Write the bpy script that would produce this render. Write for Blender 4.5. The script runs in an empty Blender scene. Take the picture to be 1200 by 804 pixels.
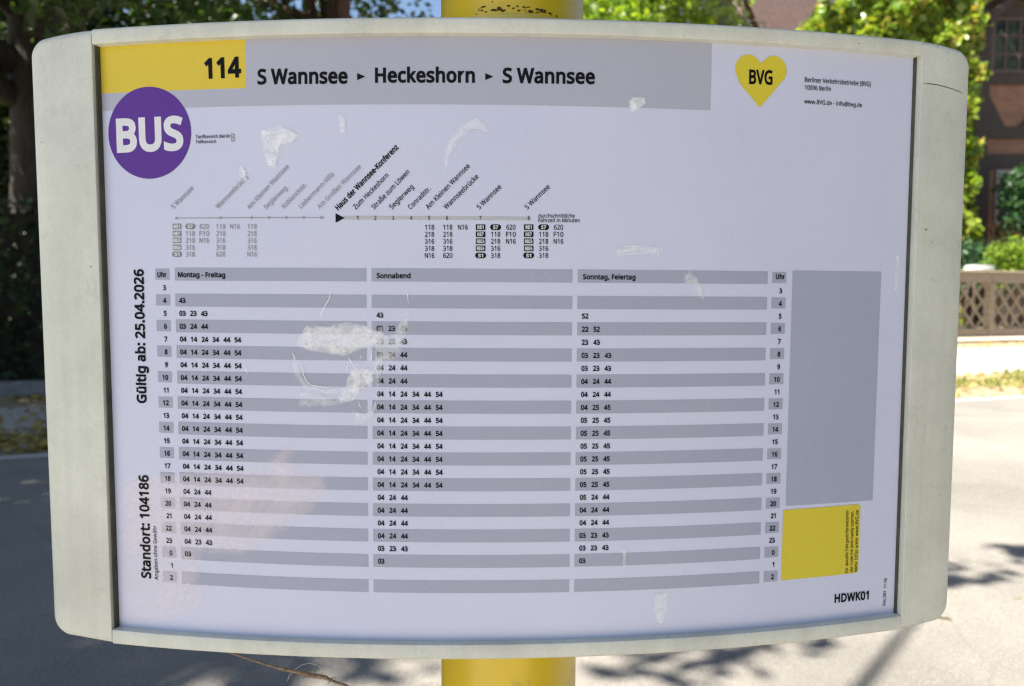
import bpy, bmesh, math, random
import numpy as np
from mathutils import Vector, Matrix

# ------------------------------------------------------------------ scene, camera, light
SC = bpy.context.scene
COL = SC.collection
R_ = math.radians

cam_d = bpy.data.cameras.new('camera')
cam = bpy.data.objects.new('camera', cam_d)
COL.objects.link(cam)
cam_d.sensor_width = 36.0
cam_d.lens = 27.0
cam_d.clip_start = 0.05
cam_d.clip_end = 2000.0
cam.matrix_world = Matrix((
    (0.99974, -0.00421, -0.02222, 0.00911),
    (-0.02189, 0.06716, -0.99750, -0.55152),
    (0.00569, 0.99773, 0.06705, 1.5),
    (0, 0, 0, 1)))
cam_d.dof.use_dof = True
cam_d.dof.focus_distance = 0.575
cam_d.dof.aperture_fstop = 8.2
SC.camera = cam

SUN_EL = R_(52.0)
SUN_DIR = Vector((-0.95, -0.30, 0)).normalized()          # horizontal direction towards the sun
world = bpy.data.worlds.new('World')
SC.world = world
world.use_nodes = True
wn = world.node_tree
wn.nodes.clear()
sky = wn.nodes.new('ShaderNodeTexSky')
sky.sky_type = 'NISHITA'
sky.sun_disc = False
sky.sun_elevation = SUN_EL
sky.sun_rotation = math.atan2(SUN_DIR.x, SUN_DIR.y)
sky.air_density = 1.0
sky.dust_density = 1.0
sky.ozone_density = 1.5
wbg = wn.nodes.new('ShaderNodeBackground')
wbg.inputs['Strength'].default_value = 0.05
wo = wn.nodes.new('ShaderNodeOutputWorld')
wn.links.new(sky.outputs[0], wbg.inputs[0])
wn.links.new(wbg.outputs[0], wo.inputs[0])

sun_d = bpy.data.lights.new('sun', 'SUN')
sun_d.energy = 5.0
sun_d.angle = R_(0.53)
sun_d.color = (1.0, 0.93, 0.82)
sun = bpy.data.objects.new('sun', sun_d)
COL.objects.link(sun)
to_sun = Vector((SUN_DIR.x*math.cos(SUN_EL), SUN_DIR.y*math.cos(SUN_EL), math.sin(SUN_EL)))
sun.rotation_euler = to_sun.to_track_quat('Z', 'Y').to_euler()
sun.location = to_sun*30

SC.view_settings.view_transform = 'Standard'
SC.view_settings.look = 'None'
SC.view_settings.exposure = 1.95
SC.view_settings.gamma = 1.0
SC.view_settings.use_curve_mapping = False
SC.render.engine = 'CYCLES'
SC.cycles.use_denoising = True
SC.cycles.denoising_prefilter = 'NONE'
SC.cycles.denoising_input_passes = 'RGB_ALBEDO_NORMAL'
SC.cycles.use_adaptive_sampling = False
SC.cycles.filter_width = 1.3
SC.cycles.sample_clamp_indirect = 4.0
SC.cycles.max_bounces = 8
SC.cycles.transparent_max_bounces = 12

# ------------------------------------------------------------------ helpers
def tag(o, label=None, cat=None, group=None, kind=None):
    if label: o['label'] = label
    if cat: o['category'] = cat
    if group: o['group'] = group
    if kind: o['kind'] = kind
    return o

def link(name, me, parent=None):
    o = bpy.data.objects.new(name, me)
    COL.objects.link(o)
    if parent is not None:
        o.parent = parent
        o.matrix_parent_inverse = parent.matrix_world.inverted()
    return o

def empty(name, loc):
    o = bpy.data.objects.new(name, None)
    o.empty_display_size = 0.2
    COL.objects.link(o)
    o.location = loc
    o.matrix_world = Matrix.Translation(loc)
    return o

def mesh_np(name, V, F, mat, parent=None, smooth=False):
    me = bpy.data.meshes.new(name)
    me.from_pydata([tuple(v) for v in V], [], [tuple(f) for f in F])
    if mat: me.materials.append(mat)
    if smooth:
        me.polygons.foreach_set('use_smooth', [True]*len(me.polygons))
    me.update()
    return link(name, me, parent)

def mesh_tris(name, V, T, mat, parent=None, shade_normals=None):
    V = np.asarray(V, np.float32); T = np.asarray(T, np.int32)
    me = bpy.data.meshes.new(name)
    me.vertices.add(len(V)); me.vertices.foreach_set('co', V.ravel())
    me.loops.add(T.size); me.loops.foreach_set('vertex_index', T.ravel())
    n, k = T.shape
    me.polygons.add(n)
    me.polygons.foreach_set('loop_start', np.arange(0, n*k, k, dtype=np.int32))
    me.polygons.foreach_set('loop_total', np.full(n, k, np.int32))
    if mat: me.materials.append(mat)
    me.update(calc_edges=True)
    me.validate()
    return link(name, me, parent)

def from_bm(name, bm, mat, parent=None, smooth=False):
    me = bpy.data.meshes.new(name)
    bm.normal_update()
    bm.to_mesh(me); bm.free()
    if mat: me.materials.append(mat)
    if smooth:
        me.polygons.foreach_set('use_smooth', [True]*len(me.polygons))
    me.update()
    return link(name, me, parent)

class MB:
    """collects boxes and quads of ONE part"""
    def __init__(s): s.v = []; s.f = []
    def quad(s, a, b, c, d):
        n = len(s.v); s.v += [a, b, c, d]; s.f.append((n, n+1, n+2, n+3)); return s
    def box(s, x0, x1, y0, y1, z0, z1):
        return s.obox(Vector((x0, y0, z0)), Vector((x1-x0, 0, 0)), Vector((0, y1-y0, 0)), Vector((0, 0, z1-z0)))
    def obox(s, o, a, b, c):
        n = len(s.v)
        o = Vector(o); a = Vector(a); b = Vector(b); c = Vector(c)
        s.v += [o, o+a, o+a+b, o+b, o+c, o+a+c, o+a+b+c, o+b+c]
        s.f += [tuple(n+i for i in q) for q in ((3,2,1,0),(4,5,6,7),(0,1,5,4),(1,2,6,5),(2,3,7,6),(3,0,4,7))]
        return s
    def prism(s, pts, ext):
        """pts: planar polygon (3D), ext: extrusion vector"""
        n = len(s.v); k = len(pts); e = Vector(ext)
        s.v += [Vector(p) for p in pts] + [Vector(p)+e for p in pts]
        s.f.append(tuple(n+i for i in range(k-1, -1, -1)))
        s.f.append(tuple(n+k+i for i in range(k)))
        for i in range(k):
            j = (i+1) % k
            s.f.append((n+i, n+j, n+k+j, n+k+i))
        return s
    def tube(s, pts, rad, seg=8, caps=True):
        pts = [Vector(p) for p in pts]; n0 = len(s.v)
        if not hasattr(rad, '__len__'): rad = [rad]*len(pts)
        for i, p in enumerate(pts):
            t = (pts[min(i+1, len(pts)-1)]-pts[max(i-1, 0)]).normalized()
            u = t.cross(Vector((0.13, 0.31, 0.94)))
            if u.length < 0.05: u = t.cross(Vector((1, 0, 0)))
            u.normalize(); w = t.cross(u)
            for k in range(seg):
                a = 2*math.pi*k/seg
                s.v.append(p+u*(math.cos(a)*rad[i])+w*(math.sin(a)*rad[i]))
        for i in range(len(pts)-1):
            for k in range(seg):
                a = n0+i*seg+k; b = n0+i*seg+(k+1) % seg
                s.f.append((a, b, b+seg, a+seg))
        if caps:
            s.f.append(tuple(n0+k for k in range(seg-1, -1, -1)))
            s.f.append(tuple(n0+(len(pts)-1)*seg+k for k in range(seg)))
        return s
    def build(s, name, mat, parent=None, smooth=False, bevel=0.0):
        me = bpy.data.meshes.new(name)
        me.from_pydata([tuple(v) for v in s.v], [], s.f)
        bm = bmesh.new(); bm.from_mesh(me)
        bmesh.ops.recalc_face_normals(bm, faces=bm.faces)
        if bevel > 0:
            bmesh.ops.bevel(bm, geom=list(bm.edges), offset=bevel, segments=2, affect='EDGES', profile=0.6)
        bm.to_mesh(me); bm.free()
        if mat: me.materials.append(mat)
        if smooth: me.polygons.foreach_set('use_smooth', [True]*len(me.polygons))
        me.update()
        return link(name, me, parent)

# ------------------------------------------------------------------ materials
def newmat(name):
    m = bpy.data.materials.new(name); m.use_nodes = True
    nt = m.node_tree; nt.nodes.clear()
    out = nt.nodes.new('ShaderNodeOutputMaterial')
    return m, nt, out

def N(nt, typ, **kw):
    n = nt.nodes.new(typ)
    for k, v in kw.items():
        if k.startswith('i_'): n.inputs[k[2:].replace('_', ' ')].default_value = v
        else: setattr(n, k, v)
    return n

def ramp(nt, fac, stops):
    r = N(nt, 'ShaderNodeValToRGB')
    e = r.color_ramp.elements
    while len(e) < len(stops): e.new(0.5)
    for el, (p, c) in zip(e, stops):
        el.position = p
        el.color = (c[0], c[1], c[2], 1) if hasattr(c, '__len__') else (c, c, c, 1)
    nt.links.new(fac, r.inputs[0])
    return r

def noise(nt, co, scale, detail=4, rough=0.6, dist=0.0):
    n = N(nt, 'ShaderNodeTexNoise')
    n.inputs['Scale'].default_value = scale
    n.inputs['Detail'].default_value = detail
    n.inputs['Roughness'].default_value = rough
    n.inputs['Distortion'].default_value = dist
    nt.links.new(co, n.inputs['Vector'])
    return n

def mix(nt, fac, a, b, mode='MIX'):
    m = N(nt, 'ShaderNodeMix', data_type='RGBA', blend_type=mode)
    for i, v in ((0, fac), (6, a), (7, b)):
        if hasattr(v, 'is_output') or isinstance(v, bpy.types.NodeSocket): nt.links.new(v, m.inputs[i])
        elif i == 0: m.inputs[0].default_value = v
        else: m.inputs[i].default_value = (v[0], v[1], v[2], 1)
    return m.outputs[2]

def mat_simple(name, col, rough=0.6, var=0.12, scale=30.0, coat=0.0, bump=0.0, bscale=200.0, spec=0.5, dirt=None, dscale=6.0, metallic=0.0):
    """base colour with mottling of its own, optional dirt patches and fine bump"""
    m, nt, out = newmat(name)
    p = N(nt, 'ShaderNodeBsdfPrincipled')
    tc = N(nt, 'ShaderNodeNewGeometry')
    co = tc.outputs['Position']
    n1 = noise(nt, co, scale, 5)
    lo = [c*(1-var) for c in col]; hi = [min(1, c*(1+var)) for c in col]
    c = ramp(nt, n1.outputs[0], [(0.3, lo), (0.7, hi)]).outputs[0]
    if dirt:
        n2 = noise(nt, co, dscale, 6, 0.7, 0.4)
        f = ramp(nt, n2.outputs[0], [(dirt[1], 0.0), (dirt[1]+0.16, dirt[2])])
        c = mix(nt, f.outputs[0], c, dirt[0])
    nt.links.new(c, p.inputs['Base Color'])
    p.inputs['Roughness'].default_value = rough
    p.inputs['Specular IOR Level'].default_value = spec
    p.inputs['Metallic'].default_value = metallic
    if coat:
        p.inputs['Coat Weight'].default_value = coat
        p.inputs['Coat Roughness'].default_value = 0.22
    if bump:
        n3 = noise(nt, co, bscale, 4)
        b = N(nt, 'ShaderNodeBump'); b.inputs['Strength'].default_value = bump; b.inputs['Distance'].default_value = 1.0/bscale
        nt.links.new(n3.outputs[0], b.inputs['Height']); nt.links.new(b.outputs[0], p.inputs['Normal'])
    nt.links.new(p.outputs[0], out.inputs[0])
    return m

def mat_leaf(name, cols, trans=0.45, rough=0.45):
    """leaves: a random colour per leaf from the species' own greens, light passes through"""
    m, nt, out = newmat(name)
    g = N(nt, 'ShaderNodeNewGeometry')
    k = len(cols)
    r = ramp(nt, g.outputs['Random Per Island'], [(i/(k-1), c) for i, c in enumerate(cols)])
    p = N(nt, 'ShaderNodeBsdfPrincipled')
    nt.links.new(r.outputs[0], p.inputs['Base Color'])
    p.inputs['Roughness'].default_value = rough
    t = N(nt, 'ShaderNodeBsdfTranslucent')
    tcol = mix(nt, 1.0, r.outputs[0], (1.5, 1.55, 0.55), 'MULTIPLY')
    nt.links.new(tcol, t.inputs[0])
    ms = N(nt, 'ShaderNodeMixShader'); ms.inputs[0].default_value = trans
    nt.links.new(p.outputs[0], ms.inputs[1]); nt.links.new(t.outputs[0], ms.inputs[2])
    nt.links.new(ms.outputs[0], out.inputs[0])
    return m

def mat_bark(name, c0, c1, scale=6.0):
    m, nt, out = newmat(name)
    g = N(nt, 'ShaderNodeNewGeometry')
    mp = N(nt, 'ShaderNodeMapping'); mp.inputs['Scale'].default_value = (1, 1, 0.22)
    nt.links.new(g.outputs['Position'], mp.inputs[0])
    n = noise(nt, mp.outputs[0], scale*2, 7, 0.7, 0.8)
    r = ramp(nt, n.outputs[0], [(0.35, c0), (0.68, c1)])
    p = N(nt, 'ShaderNodeBsdfPrincipled'); p.inputs['Roughness'].default_value = 0.9
    nt.links.new(r.outputs[0], p.inputs['Base Color'])
    b = N(nt, 'ShaderNodeBump'); b.inputs['Strength'].default_value = 0.9; b.inputs['Distance'].default_value = 0.03
    nt.links.new(n.outputs[0], b.inputs['Height']); nt.links.new(b.outputs[0], p.inputs['Normal'])
    nt.links.new(p.outputs[0], out.inputs[0])
    return m

def mat_asphalt():
    m, nt, out = newmat('asphalt')
    g = N(nt, 'ShaderNodeNewGeometry'); co = g.outputs['Position']
    n1 = noise(nt, co, 260, 3, 0.7); n2 = noise(nt, co, 0.7, 5, 0.6, 0.3); n3 = noise(nt, co, 60, 2)
    c = ramp(nt, n1.outputs[0], [(0.28, (0.075, 0.072, 0.066)), (0.50, (0.215, 0.203, 0.182)), (0.74, (0.46, 0.425, 0.37))]).outputs[0]
    c = mix(nt, 0.75, c, ramp(nt, n2.outputs[0], [(0.3, 0.62), (0.7, 1.15)]).outputs[0], 'MULTIPLY')
    c = mix(nt, 0.35, c, ramp(nt, n3.outputs[0], [(0.35, 0.7), (0.65, 1.15)]).outputs[0], 'MULTIPLY')
    # tar-filled cracks
    mp = N(nt, 'ShaderNodeMapping'); mp.inputs['Scale'].default_value = (0.55, 0.4, 0.5)
    wob = mix(nt, 0.12, co, noise(nt, co, 2.2, 4).outputs[1])
    nt.links.new(wob, mp.inputs[0])
    v = N(nt, 'ShaderNodeTexVoronoi', feature='DISTANCE_TO_EDGE'); v.inputs['Scale'].default_value = 1.0
    nt.links.new(mp.outputs[0], v.inputs['Vector'])
    f = ramp(nt, v.outputs['Distance'], [(0.0, 0.18), (0.004, 0.0)])
    c = mix(nt, f.outputs[0], c, (0.04, 0.04, 0.042))
    p = N(nt, 'ShaderNodeBsdfPrincipled'); p.inputs['Roughness'].default_value = 0.85
    nt.links.new(c, p.inputs['Base Color'])
    b = N(nt, 'ShaderNodeBump'); b.inputs['Strength'].default_value = 0.6; b.inputs['Distance'].default_value = 0.006
    nt.links.new(n1.outputs[0], b.inputs['Height']); nt.links.new(b.outputs[0], p.inputs['Normal'])
    nt.links.new(p.outputs[0], out.inputs[0])
    return m

def mat_brick(name, c1, c2, mortar, scale=1.0, roof=False):
    m, nt, out = newmat(name)
    g = N(nt, 'ShaderNodeNewGeometry')
    mp = N(nt, 'ShaderNodeMapping'); mp.inputs['Rotation'].default_value = (math.pi/2, 0, 0)
    nt.links.new(g.outputs['Position'], mp.inputs[0])
    bt = N(nt, 'ShaderNodeTexBrick')
    bt.inputs['Color1'].default_value = (*c1, 1); bt.inputs['Color2'].default_value = (*c2, 1); bt.inputs['Mortar'].default_value = (*mortar, 1)
    bt.inputs['Scale'].default_value = scale
    bt.inputs['Brick Width'].default_value = 0.25; bt.inputs['Row Height'].default_value = 0.078
    bt.inputs['Mortar Size'].default_value = 0.009
    nt.links.new(mp.outputs[0], bt.inputs['Vector'])
    n = noise(nt, g.outputs['Position'], 3, 6)
    c = mix(nt, 0.6, bt.outputs[0], ramp(nt, n.outputs[0], [(0.3, 0.7), (0.7, 1.15)]).outputs[0], 'MULTIPLY')
    p = N(nt, 'ShaderNodeBsdfPrincipled'); p.inputs['Roughness'].default_value = 0.85
    nt.links.new(c, p.inputs['Base Color'])
    nt.links.new(p.outputs[0], out.inputs[0])
    return m

def mat_glass_dark(name):
    m, nt, out = newmat(name)
    p = N(nt, 'ShaderNodeBsdfPrincipled')
    g = N(nt, 'ShaderNodeNewGeometry')
    n = noise(nt, g.outputs['Position'], 2.5, 3)
    nt.links.new(ramp(nt, n.outputs[0], [(0.35, (0.012, 0.016, 0.010)), (0.7, (0.07, 0.085, 0.05))]).outputs[0], p.inputs['Base Color'])  # mottled green base paints the reflected trees into the pane
    p.inputs['Roughness'].default_value = 0.12; p.inputs['Specular IOR Level'].default_value = 0.2
    nt.links.new(p.outputs[0], out.inputs[0])
    return m

def mat_frame_paint():
    """powder-coated pale grey-beige metal: faint vertical streaks, scratches and grime"""
    m, nt, out = newmat('grey_beige_paint')
    g = N(nt, 'ShaderNodeNewGeometry'); co = g.outputs['Position']
    n1 = noise(nt, co, 14, 6, 0.65)
    mp = N(nt, 'ShaderNodeMapping'); mp.inputs['Scale'].default_value = (60, 60, 3)
    nt.links.new(co, mp.inputs[0])
    n2 = noise(nt, mp.outputs[0], 1.0, 4)
    n3 = noise(nt, co, 420, 2)
    c = ramp(nt, n1.outputs[0], [(0.28, (0.50, 0.51, 0.45)), (0.7, (0.63, 0.64, 0.57))]).outputs[0]
    c = mix(nt, 0.5, c, ramp(nt, n2.outputs[0], [(0.3, 0.80), (0.62, 1.0)]).outputs[0], 'MULTIPLY')
    c = mix(nt, 0.35, c, ramp(nt, n3.outputs[0], [(0.3, 0.85), (0.6, 1.05)]).outputs[0], 'MULTIPLY')
    n4 = noise(nt, co, 55, 7, 0.75, 0.6)
    f = ramp(nt, n4.outputs[0], [(0.57, 0.0), (0.74, 0.5)])
    c = mix(nt, f.outputs[0], c, (0.36, 0.345, 0.28))
    n5 = noise(nt, co, 160, 2)
    f5 = ramp(nt, n5.outputs[0], [(0.765, 0.0), (0.785, 0.85)])
    c = mix(nt, f5.outputs[0], c, (0.12, 0.11, 0.09))
    p = N(nt, 'ShaderNodeBsdfPrincipled'); p.inputs['Roughness'].default_value = 0.5
    nt.links.new(c, p.inputs['Base Color'])
    b = N(nt, 'ShaderNodeBump'); b.inputs['Strength'].default_value = 0.25; b.inputs['Distance'].default_value = 0.0006
    nt.links.new(n3.outputs[0], b.inputs['Height']); nt.links.new(b.outputs[0], p.inputs['Normal'])
    nt.links.new(p.outputs[0], out.inputs[0])
    return m

def mat_print(name, col, grain=0.05, coat=0.25, spec=0.25):
    """printed sheet behind clear plastic: paper grain and the plastic's soft gloss"""
    m, nt, out = newmat(name)
    g = N(nt, 'ShaderNodeNewGeometry'); co = g.outputs['Position']
    n1 = noise(nt, co, 900, 2); n2 = noise(nt, co, 7, 5, 0.6, 0.3)
    c = ramp(nt, n1.outputs[0], [(0.3, [x*(1-grain) for x in col]), (0.7, [min(1, x*(1+grain)) for x in col])]).outputs[0]
    c = mix(nt, 0.6, c, ramp(nt, n2.outputs[0], [(0.3, (0.93, 0.93, 0.95)), (0.7, (1.03, 1.02, 1.0))]).outputs[0], 'MULTIPLY')
    p = N(nt, 'ShaderNodeBsdfPrincipled'); p.inputs['Roughness'].default_value = 0.55
    p.inputs['Coat Weight'].default_value = coat; p.inputs['Coat Roughness'].default_value = 0.25; p.inputs['Specular IOR Level'].default_value = spec
    nt.links.new(c, p.inputs['Base Color'])
    nt.links.new(p.outputs[0], out.inputs[0])
    return m

def mat_scuff(name, col, dens, scale=140.0, lo=0.25, bump=0.3):
    """loosened plastic film with sky glare painted into its pale colour, ragged where it tears off"""
    m, nt, out = newmat(name)
    at = N(nt, 'ShaderNodeAttribute'); at.attribute_name = 'fade'
    g = N(nt, 'ShaderNodeNewGeometry'); co = g.outputs['Position']
    n1 = noise(nt, co, scale, 8, 0.72, 0.8); n2 = noise(nt, co, scale*0.36, 6, 0.65, 0.6)
    a = N(nt, 'ShaderNodeMath', operation='MULTIPLY_ADD'); a.inputs[1].default_value = 1.1; a.inputs[2].default_value = -0.62
    nt.links.new(n1.outputs[0], a.inputs[0])
    b = N(nt, 'ShaderNodeMath', operation='ADD'); nt.links.new(at.outputs['Fac'], b.inputs[0]); nt.links.new(a.outputs[0], b.inputs[1])
    r = ramp(nt, b.outputs[0], [(0.12, 0.0), (0.42, 0.75), (0.85, 1.0)])
    r2 = ramp(nt, n2.outputs[0], [(0.34, lo), (0.62, 1.0)])
    mm = N(nt, 'ShaderNodeMath', operation='MULTIPLY'); nt.links.new(r.outputs[0], mm.inputs[0]); nt.links.new(r2.outputs[0], mm.inputs[1])
    m2 = N(nt, 'ShaderNodeMath', operation='MULTIPLY'); nt.links.new(mm.outputs[0], m2.inputs[0]); m2.inputs[1].default_value = dens
    p = N(nt, 'ShaderNodeBsdfPrincipled'); p.inputs['Base Color'].default_value = (*col, 1); p.inputs['Roughness'].default_value = 0.3
    bp = N(nt, 'ShaderNodeBump'); bp.inputs['Strength'].default_value = bump; bp.inputs['Distance'].default_value = 0.001
    nt.links.new(n1.outputs[0], bp.inputs['Height']); nt.links.new(bp.outputs[0], p.inputs['Normal'])
    t = N(nt, 'ShaderNodeBsdfTransparent')
    ms = N(nt, 'ShaderNodeMixShader')
    nt.links.new(m2.outputs[0], ms.inputs[0]); nt.links.new(t.outputs[0], ms.inputs[1]); nt.links.new(p.outputs[0], ms.inputs[2])
    nt.links.new(ms.outputs[0], out.inputs[0])
    return m

M = {}
M['asphalt'] = mat_asphalt()
M['kerb'] = mat_simple('granite_kerb', (0.42, 0.41, 0.39), 0.8, 0.25, 60, dirt=((0.14, 0.12, 0.08), 0.55, 0.7), dscale=5)
M['soil'] = mat_simple('verge_soil', (0.30, 0.235, 0.15), 0.95, 0.45, 9, bump=0.6, bscale=40, dirt=((0.33, 0.30, 0.12), 0.5, 0.7), dscale=3)
M['pavement'] = mat_simple('sandy_pavement', (0.42, 0.39, 0.345), 0.9, 0.15, 40, bump=0.4, bscale=90, dirt=((0.22, 0.19, 0.14), 0.56, 0.6), dscale=2.5)
M['ground'] = mat_simple('ground_earth', (0.14, 0.13, 0.08), 0.95, 0.4, 2)
M['plinth'] = mat_simple('plinth_stone', (0.20, 0.205, 0.21), 0.9, 0.25, 12, bump=0.5, bscale=40)
M['wood'] = mat_simple('weathered_wood', (0.30, 0.235, 0.165), 0.85, 0.28, 22, bump=0.4, bscale=60)
M['timber'] = mat_simple('dark_timber', (0.05, 0.036, 0.031), 0.75, 0.3, 14)
M['winwhite'] = mat_simple('window_frame_paint', (0.30, 0.28, 0.26), 0.5, 0.08, 20)
M['winbrown'] = mat_simple('window_frame_brown', (0.10, 0.06, 0.05), 0.5, 0.2, 20)
M['glass'] = mat_glass_dark('window_glass')
M['brick'] = mat_brick('red_brick', (0.30, 0.135, 0.075), (0.23, 0.095, 0.055), (0.22, 0.175, 0.14))
M['roof'] = mat_brick('roof_tiles', (0.062, 0.032, 0.027), (0.05, 0.027, 0.023), (0.026, 0.015, 0.013), 0.5)
M['bark'] = mat_bark('dark_bark', (0.014, 0.011, 0.009), (0.05, 0.04, 0.03))
M['bark_red'] = mat_bark('reddish_bark', (0.035, 0.018, 0.012), (0.12, 0.06, 0.035))
M['bark_pale'] = mat_bark('pale_bark', (0.10, 0.08, 0.06), (0.26, 0.2, 0.15))
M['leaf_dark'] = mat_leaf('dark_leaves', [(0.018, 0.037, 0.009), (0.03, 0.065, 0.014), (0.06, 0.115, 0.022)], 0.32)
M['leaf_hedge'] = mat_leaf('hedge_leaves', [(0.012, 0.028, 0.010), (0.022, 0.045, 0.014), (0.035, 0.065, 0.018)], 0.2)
M['leaf_spring'] = mat_leaf('spring_leaves', [(0.10, 0.18, 0.025), (0.18, 0.28, 0.035), (0.28, 0.36, 0.05)], 0.5)
M['leaf_ivy'] = mat_leaf('ivy_leaves', [(0.07, 0.15, 0.02), (0.16, 0.26, 0.03), (0.24, 0.33, 0.04), (0.30, 0.37, 0.06), (0.33, 0.24, 0.05)], 0.4, 0.25)
M['leaf_grey'] = mat_leaf('grey_green_needles', [(0.06, 0.08, 0.055), (0.10, 0.125, 0.085)], 0.25)
M['leaf_conifer'] = mat_leaf('conifer_needles', [(0.02, 0.06, 0.025), (0.035, 0.095, 0.035), (0.055, 0.12, 0.04)], 0.25)
M['litter'] = mat_leaf('dry_leaves', [(0.22, 0.14, 0.04), (0.34, 0.24, 0.07), (0.42, 0.33, 0.10), (0.20, 0.11, 0.05)], 0.15, 0.7)
M['grass'] = mat_leaf('verge_grass', [(0.12, 0.17, 0.03), (0.22, 0.25, 0.05), (0.34, 0.30, 0.10)], 0.4, 0.6)
M['paint'] = mat_frame_paint()
M['shade_and_chip'] = mat_simple('gap_shade', (0.055, 0.055, 0.038), 0.8, 0.3, 90)  # dark of the painted gap shade, also of crack and chips
M['shell'] = mat_simple('grey_back_shell', (0.40, 0.40, 0.36), 0.5, 0.1, 20)
M['steel'] = mat_simple('galvanised_steel', (0.45, 0.45, 0.44), 0.4, 0.15, 40, metallic=0.8)
M['yellow_paint'] = mat_simple('yellow_pole_paint', (0.66, 0.46, 0.012), 0.38, 0.08, 16, coat=0.3, dirt=((0.20, 0.12, 0.02), 0.60, 0.75), dscale=22)
M['yellow_rim'] = mat_simple('worn_yellow_paint', (0.58, 0.45, 0.07), 0.5, 0.12, 40, dirt=((0.16, 0.10, 0.03), 0.58, 0.85), dscale=45)
M['rust'] = mat_simple('rust_flecks', (0.06, 0.032, 0.012), 0.9, 0.4, 90)
M['paper'] = mat_print('poster_paper', (0.545, 0.567, 0.715), 0.03)
M['band'] = mat_print('grey_band_print', (0.39, 0.398, 0.485))
M['row'] = mat_print('grey_row_print', (0.33, 0.348, 0.45))
M['notice'] = mat_print('grey_field_print', (0.335, 0.362, 0.475))
M['p_yellow'] = mat_print('yellow_print', (0.62, 0.47, 0.035))
M['p_yellow2'] = mat_print('sticker_yellow', (0.60, 0.50, 0.04))
M['p_purple'] = mat_print('purple_print', (0.085, 0.018, 0.25))
M['k'] = mat_print('black_ink', (0.006, 0.006, 0.009), 0.05, 0.04, 0.08)
M['g'] = mat_print('faded_grey_ink', (0.29, 0.29, 0.33))
M['gd'] = mat_print('grey_badge_ink', (0.20, 0.20, 0.23))
M['w'] = mat_print('white_ink', (0.66, 0.66, 0.70))
M['line'] = mat_print('pale_grey_ink', (0.42, 0.42, 0.46))
M['scuff'] = mat_scuff('milky_film_glare', (0.98, 0.98, 0.98), 0.66, 420.0, 0.4)  # near-white stands for sky glare on the torn film
M['scuff_white'] = mat_scuff('torn_edge_glare', (0.96, 0.96, 0.97), 0.72, 200.0, 0.15)
M['scuff_faint'] = mat_scuff('film_haze_glare', (0.96, 0.96, 0.96), 0.46, 260.0, 0.4, 0.12)
M['cloud_reflection'] = mat_scuff('pink_cloud_reflection', (0.94, 0.83, 0.86), 0.4, 40.0, 0.4, 0.0)  # pink tone paints the cloudy sky reflected in the cover
M['tear'] = mat_simple('torn_rim_glint', (0.9, 0.9, 0.9), 0.3, 0.1, 300)
M['scratch'] = mat_simple('blue_grey_scratch', (0.40, 0.42, 0.52), 0.6, 0.2, 300)
M['twig'] = mat_simple('dry_twig_bark', (0.24, 0.17, 0.115), 0.9, 0.45, 300, bump=0.5, bscale=500)
M['hair'] = mat_simple('plant_fibre', (0.5, 0.46, 0.4), 0.7, 0.2, 100)
M['table'] = mat_simple('pale_table_paint', (0.36, 0.36, 0.35), 0.5, 0.15, 12)

rng = np.random.default_rng(7)
random.seed(7)

# ------------------------------------------------------------------ street frame: l along the far kerb, d beyond it
T2 = np.array([0.9443, 0.3290]); N2 = np.array([-0.3290, 0.9443]); D0 = 6.87
def sm(x, a, b):
    t = np.clip((x-a)/(b-a), 0, 1); return t*t*(3-2*t)
def hgt(l, d):
    """the land beyond the kerb climbs towards the right"""
    return 0.082 + sm(l, -1.0, 11.0)*0.118*np.clip(d, 0, 4.6)
def LD(l, d, z=0.0, rel=True):
    p = T2*l + N2*(d+D0)
    zz = (float(hgt(l, d)) if d > 0 else 0.0) + z if rel else z
    return Vector((float(p[0]), float(p[1]), zz))
def ld_of(x, y):
    p = np.array([x, y]); return float(p@T2), float(p@N2)-D0

def sheet(name, l0, l1, d0, d1, nl, nd, z, mat):
    V, F = [], []
    for j in range(nd+1):
        for i in range(nl+1):
            l = l0+(l1-l0)*i/nl; d = d0+(d1-d0)*j/nd
            p = T2*l+N2*(d+D0)
            V.append((p[0], p[1], float(hgt(l, d))+z))
    for j in range(nd):
        for i in range(nl):
            a = j*(nl+1)+i
            F.append((a, a+1, a+nl+2, a+nl+1))
    return tag(mesh_np(name, V, F, mat, smooth=True), kind='structure')

# ground sheet to the horizon, road, kerbs, verge, pavements
g_ = MB(); g_.quad((-900, -900, -0.03), (900, -900, -0.03), (900, 900, -0.03), (-900, 900, -0.03))
tag(g_.build('ground', M['ground']), kind='structure')
r_ = MB(); r_.quad(LD(-70, -6.6), LD(90, -6.6), LD(90, 0.02), LD(-70, 0.02))
tag(r_.build('road', M['asphalt']), kind='structure')
def kerb(name, d0, d1, h):
    m = MB()
    l = -30.0
    while l < 40:
        a = LD(l+0.004, d0, -0.2, False); b = LD(l+0.996, d0, -0.2, False); c = LD(l+0.004, d1, -0.2, False)
        m.obox(a, b-a, c-a, Vector((0, 0, 0.2+h)))
        l += 1.0
    return tag(m.build(name, M['kerb'], bevel=0.008), kind='structure')
kerb('kerb', 0.0, 0.13, 0.085)
kerb('kerb', -6.73, -6.6, 0.115)
sheet('verge', -30, 40, 0.12, 1.35, 140, 6, -0.004, M['soil'])
sheet('pavement', -30, 40, 1.35, 3.2, 140, 4, 0.0, M['pavement'])
sheet('garden_ground', -40, 60, 3.2, 60, 160, 40, -0.006, M['soil'])
n_ = MB(); n_.quad(LD(-70, -12.5, 0.10), LD(90, -12.5, 0.10), LD(90, -6.72, 0.10), LD(-70, -6.72, 0.10))
tag(n_.build('pavement', M['pavement']), kind='structure')

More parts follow.
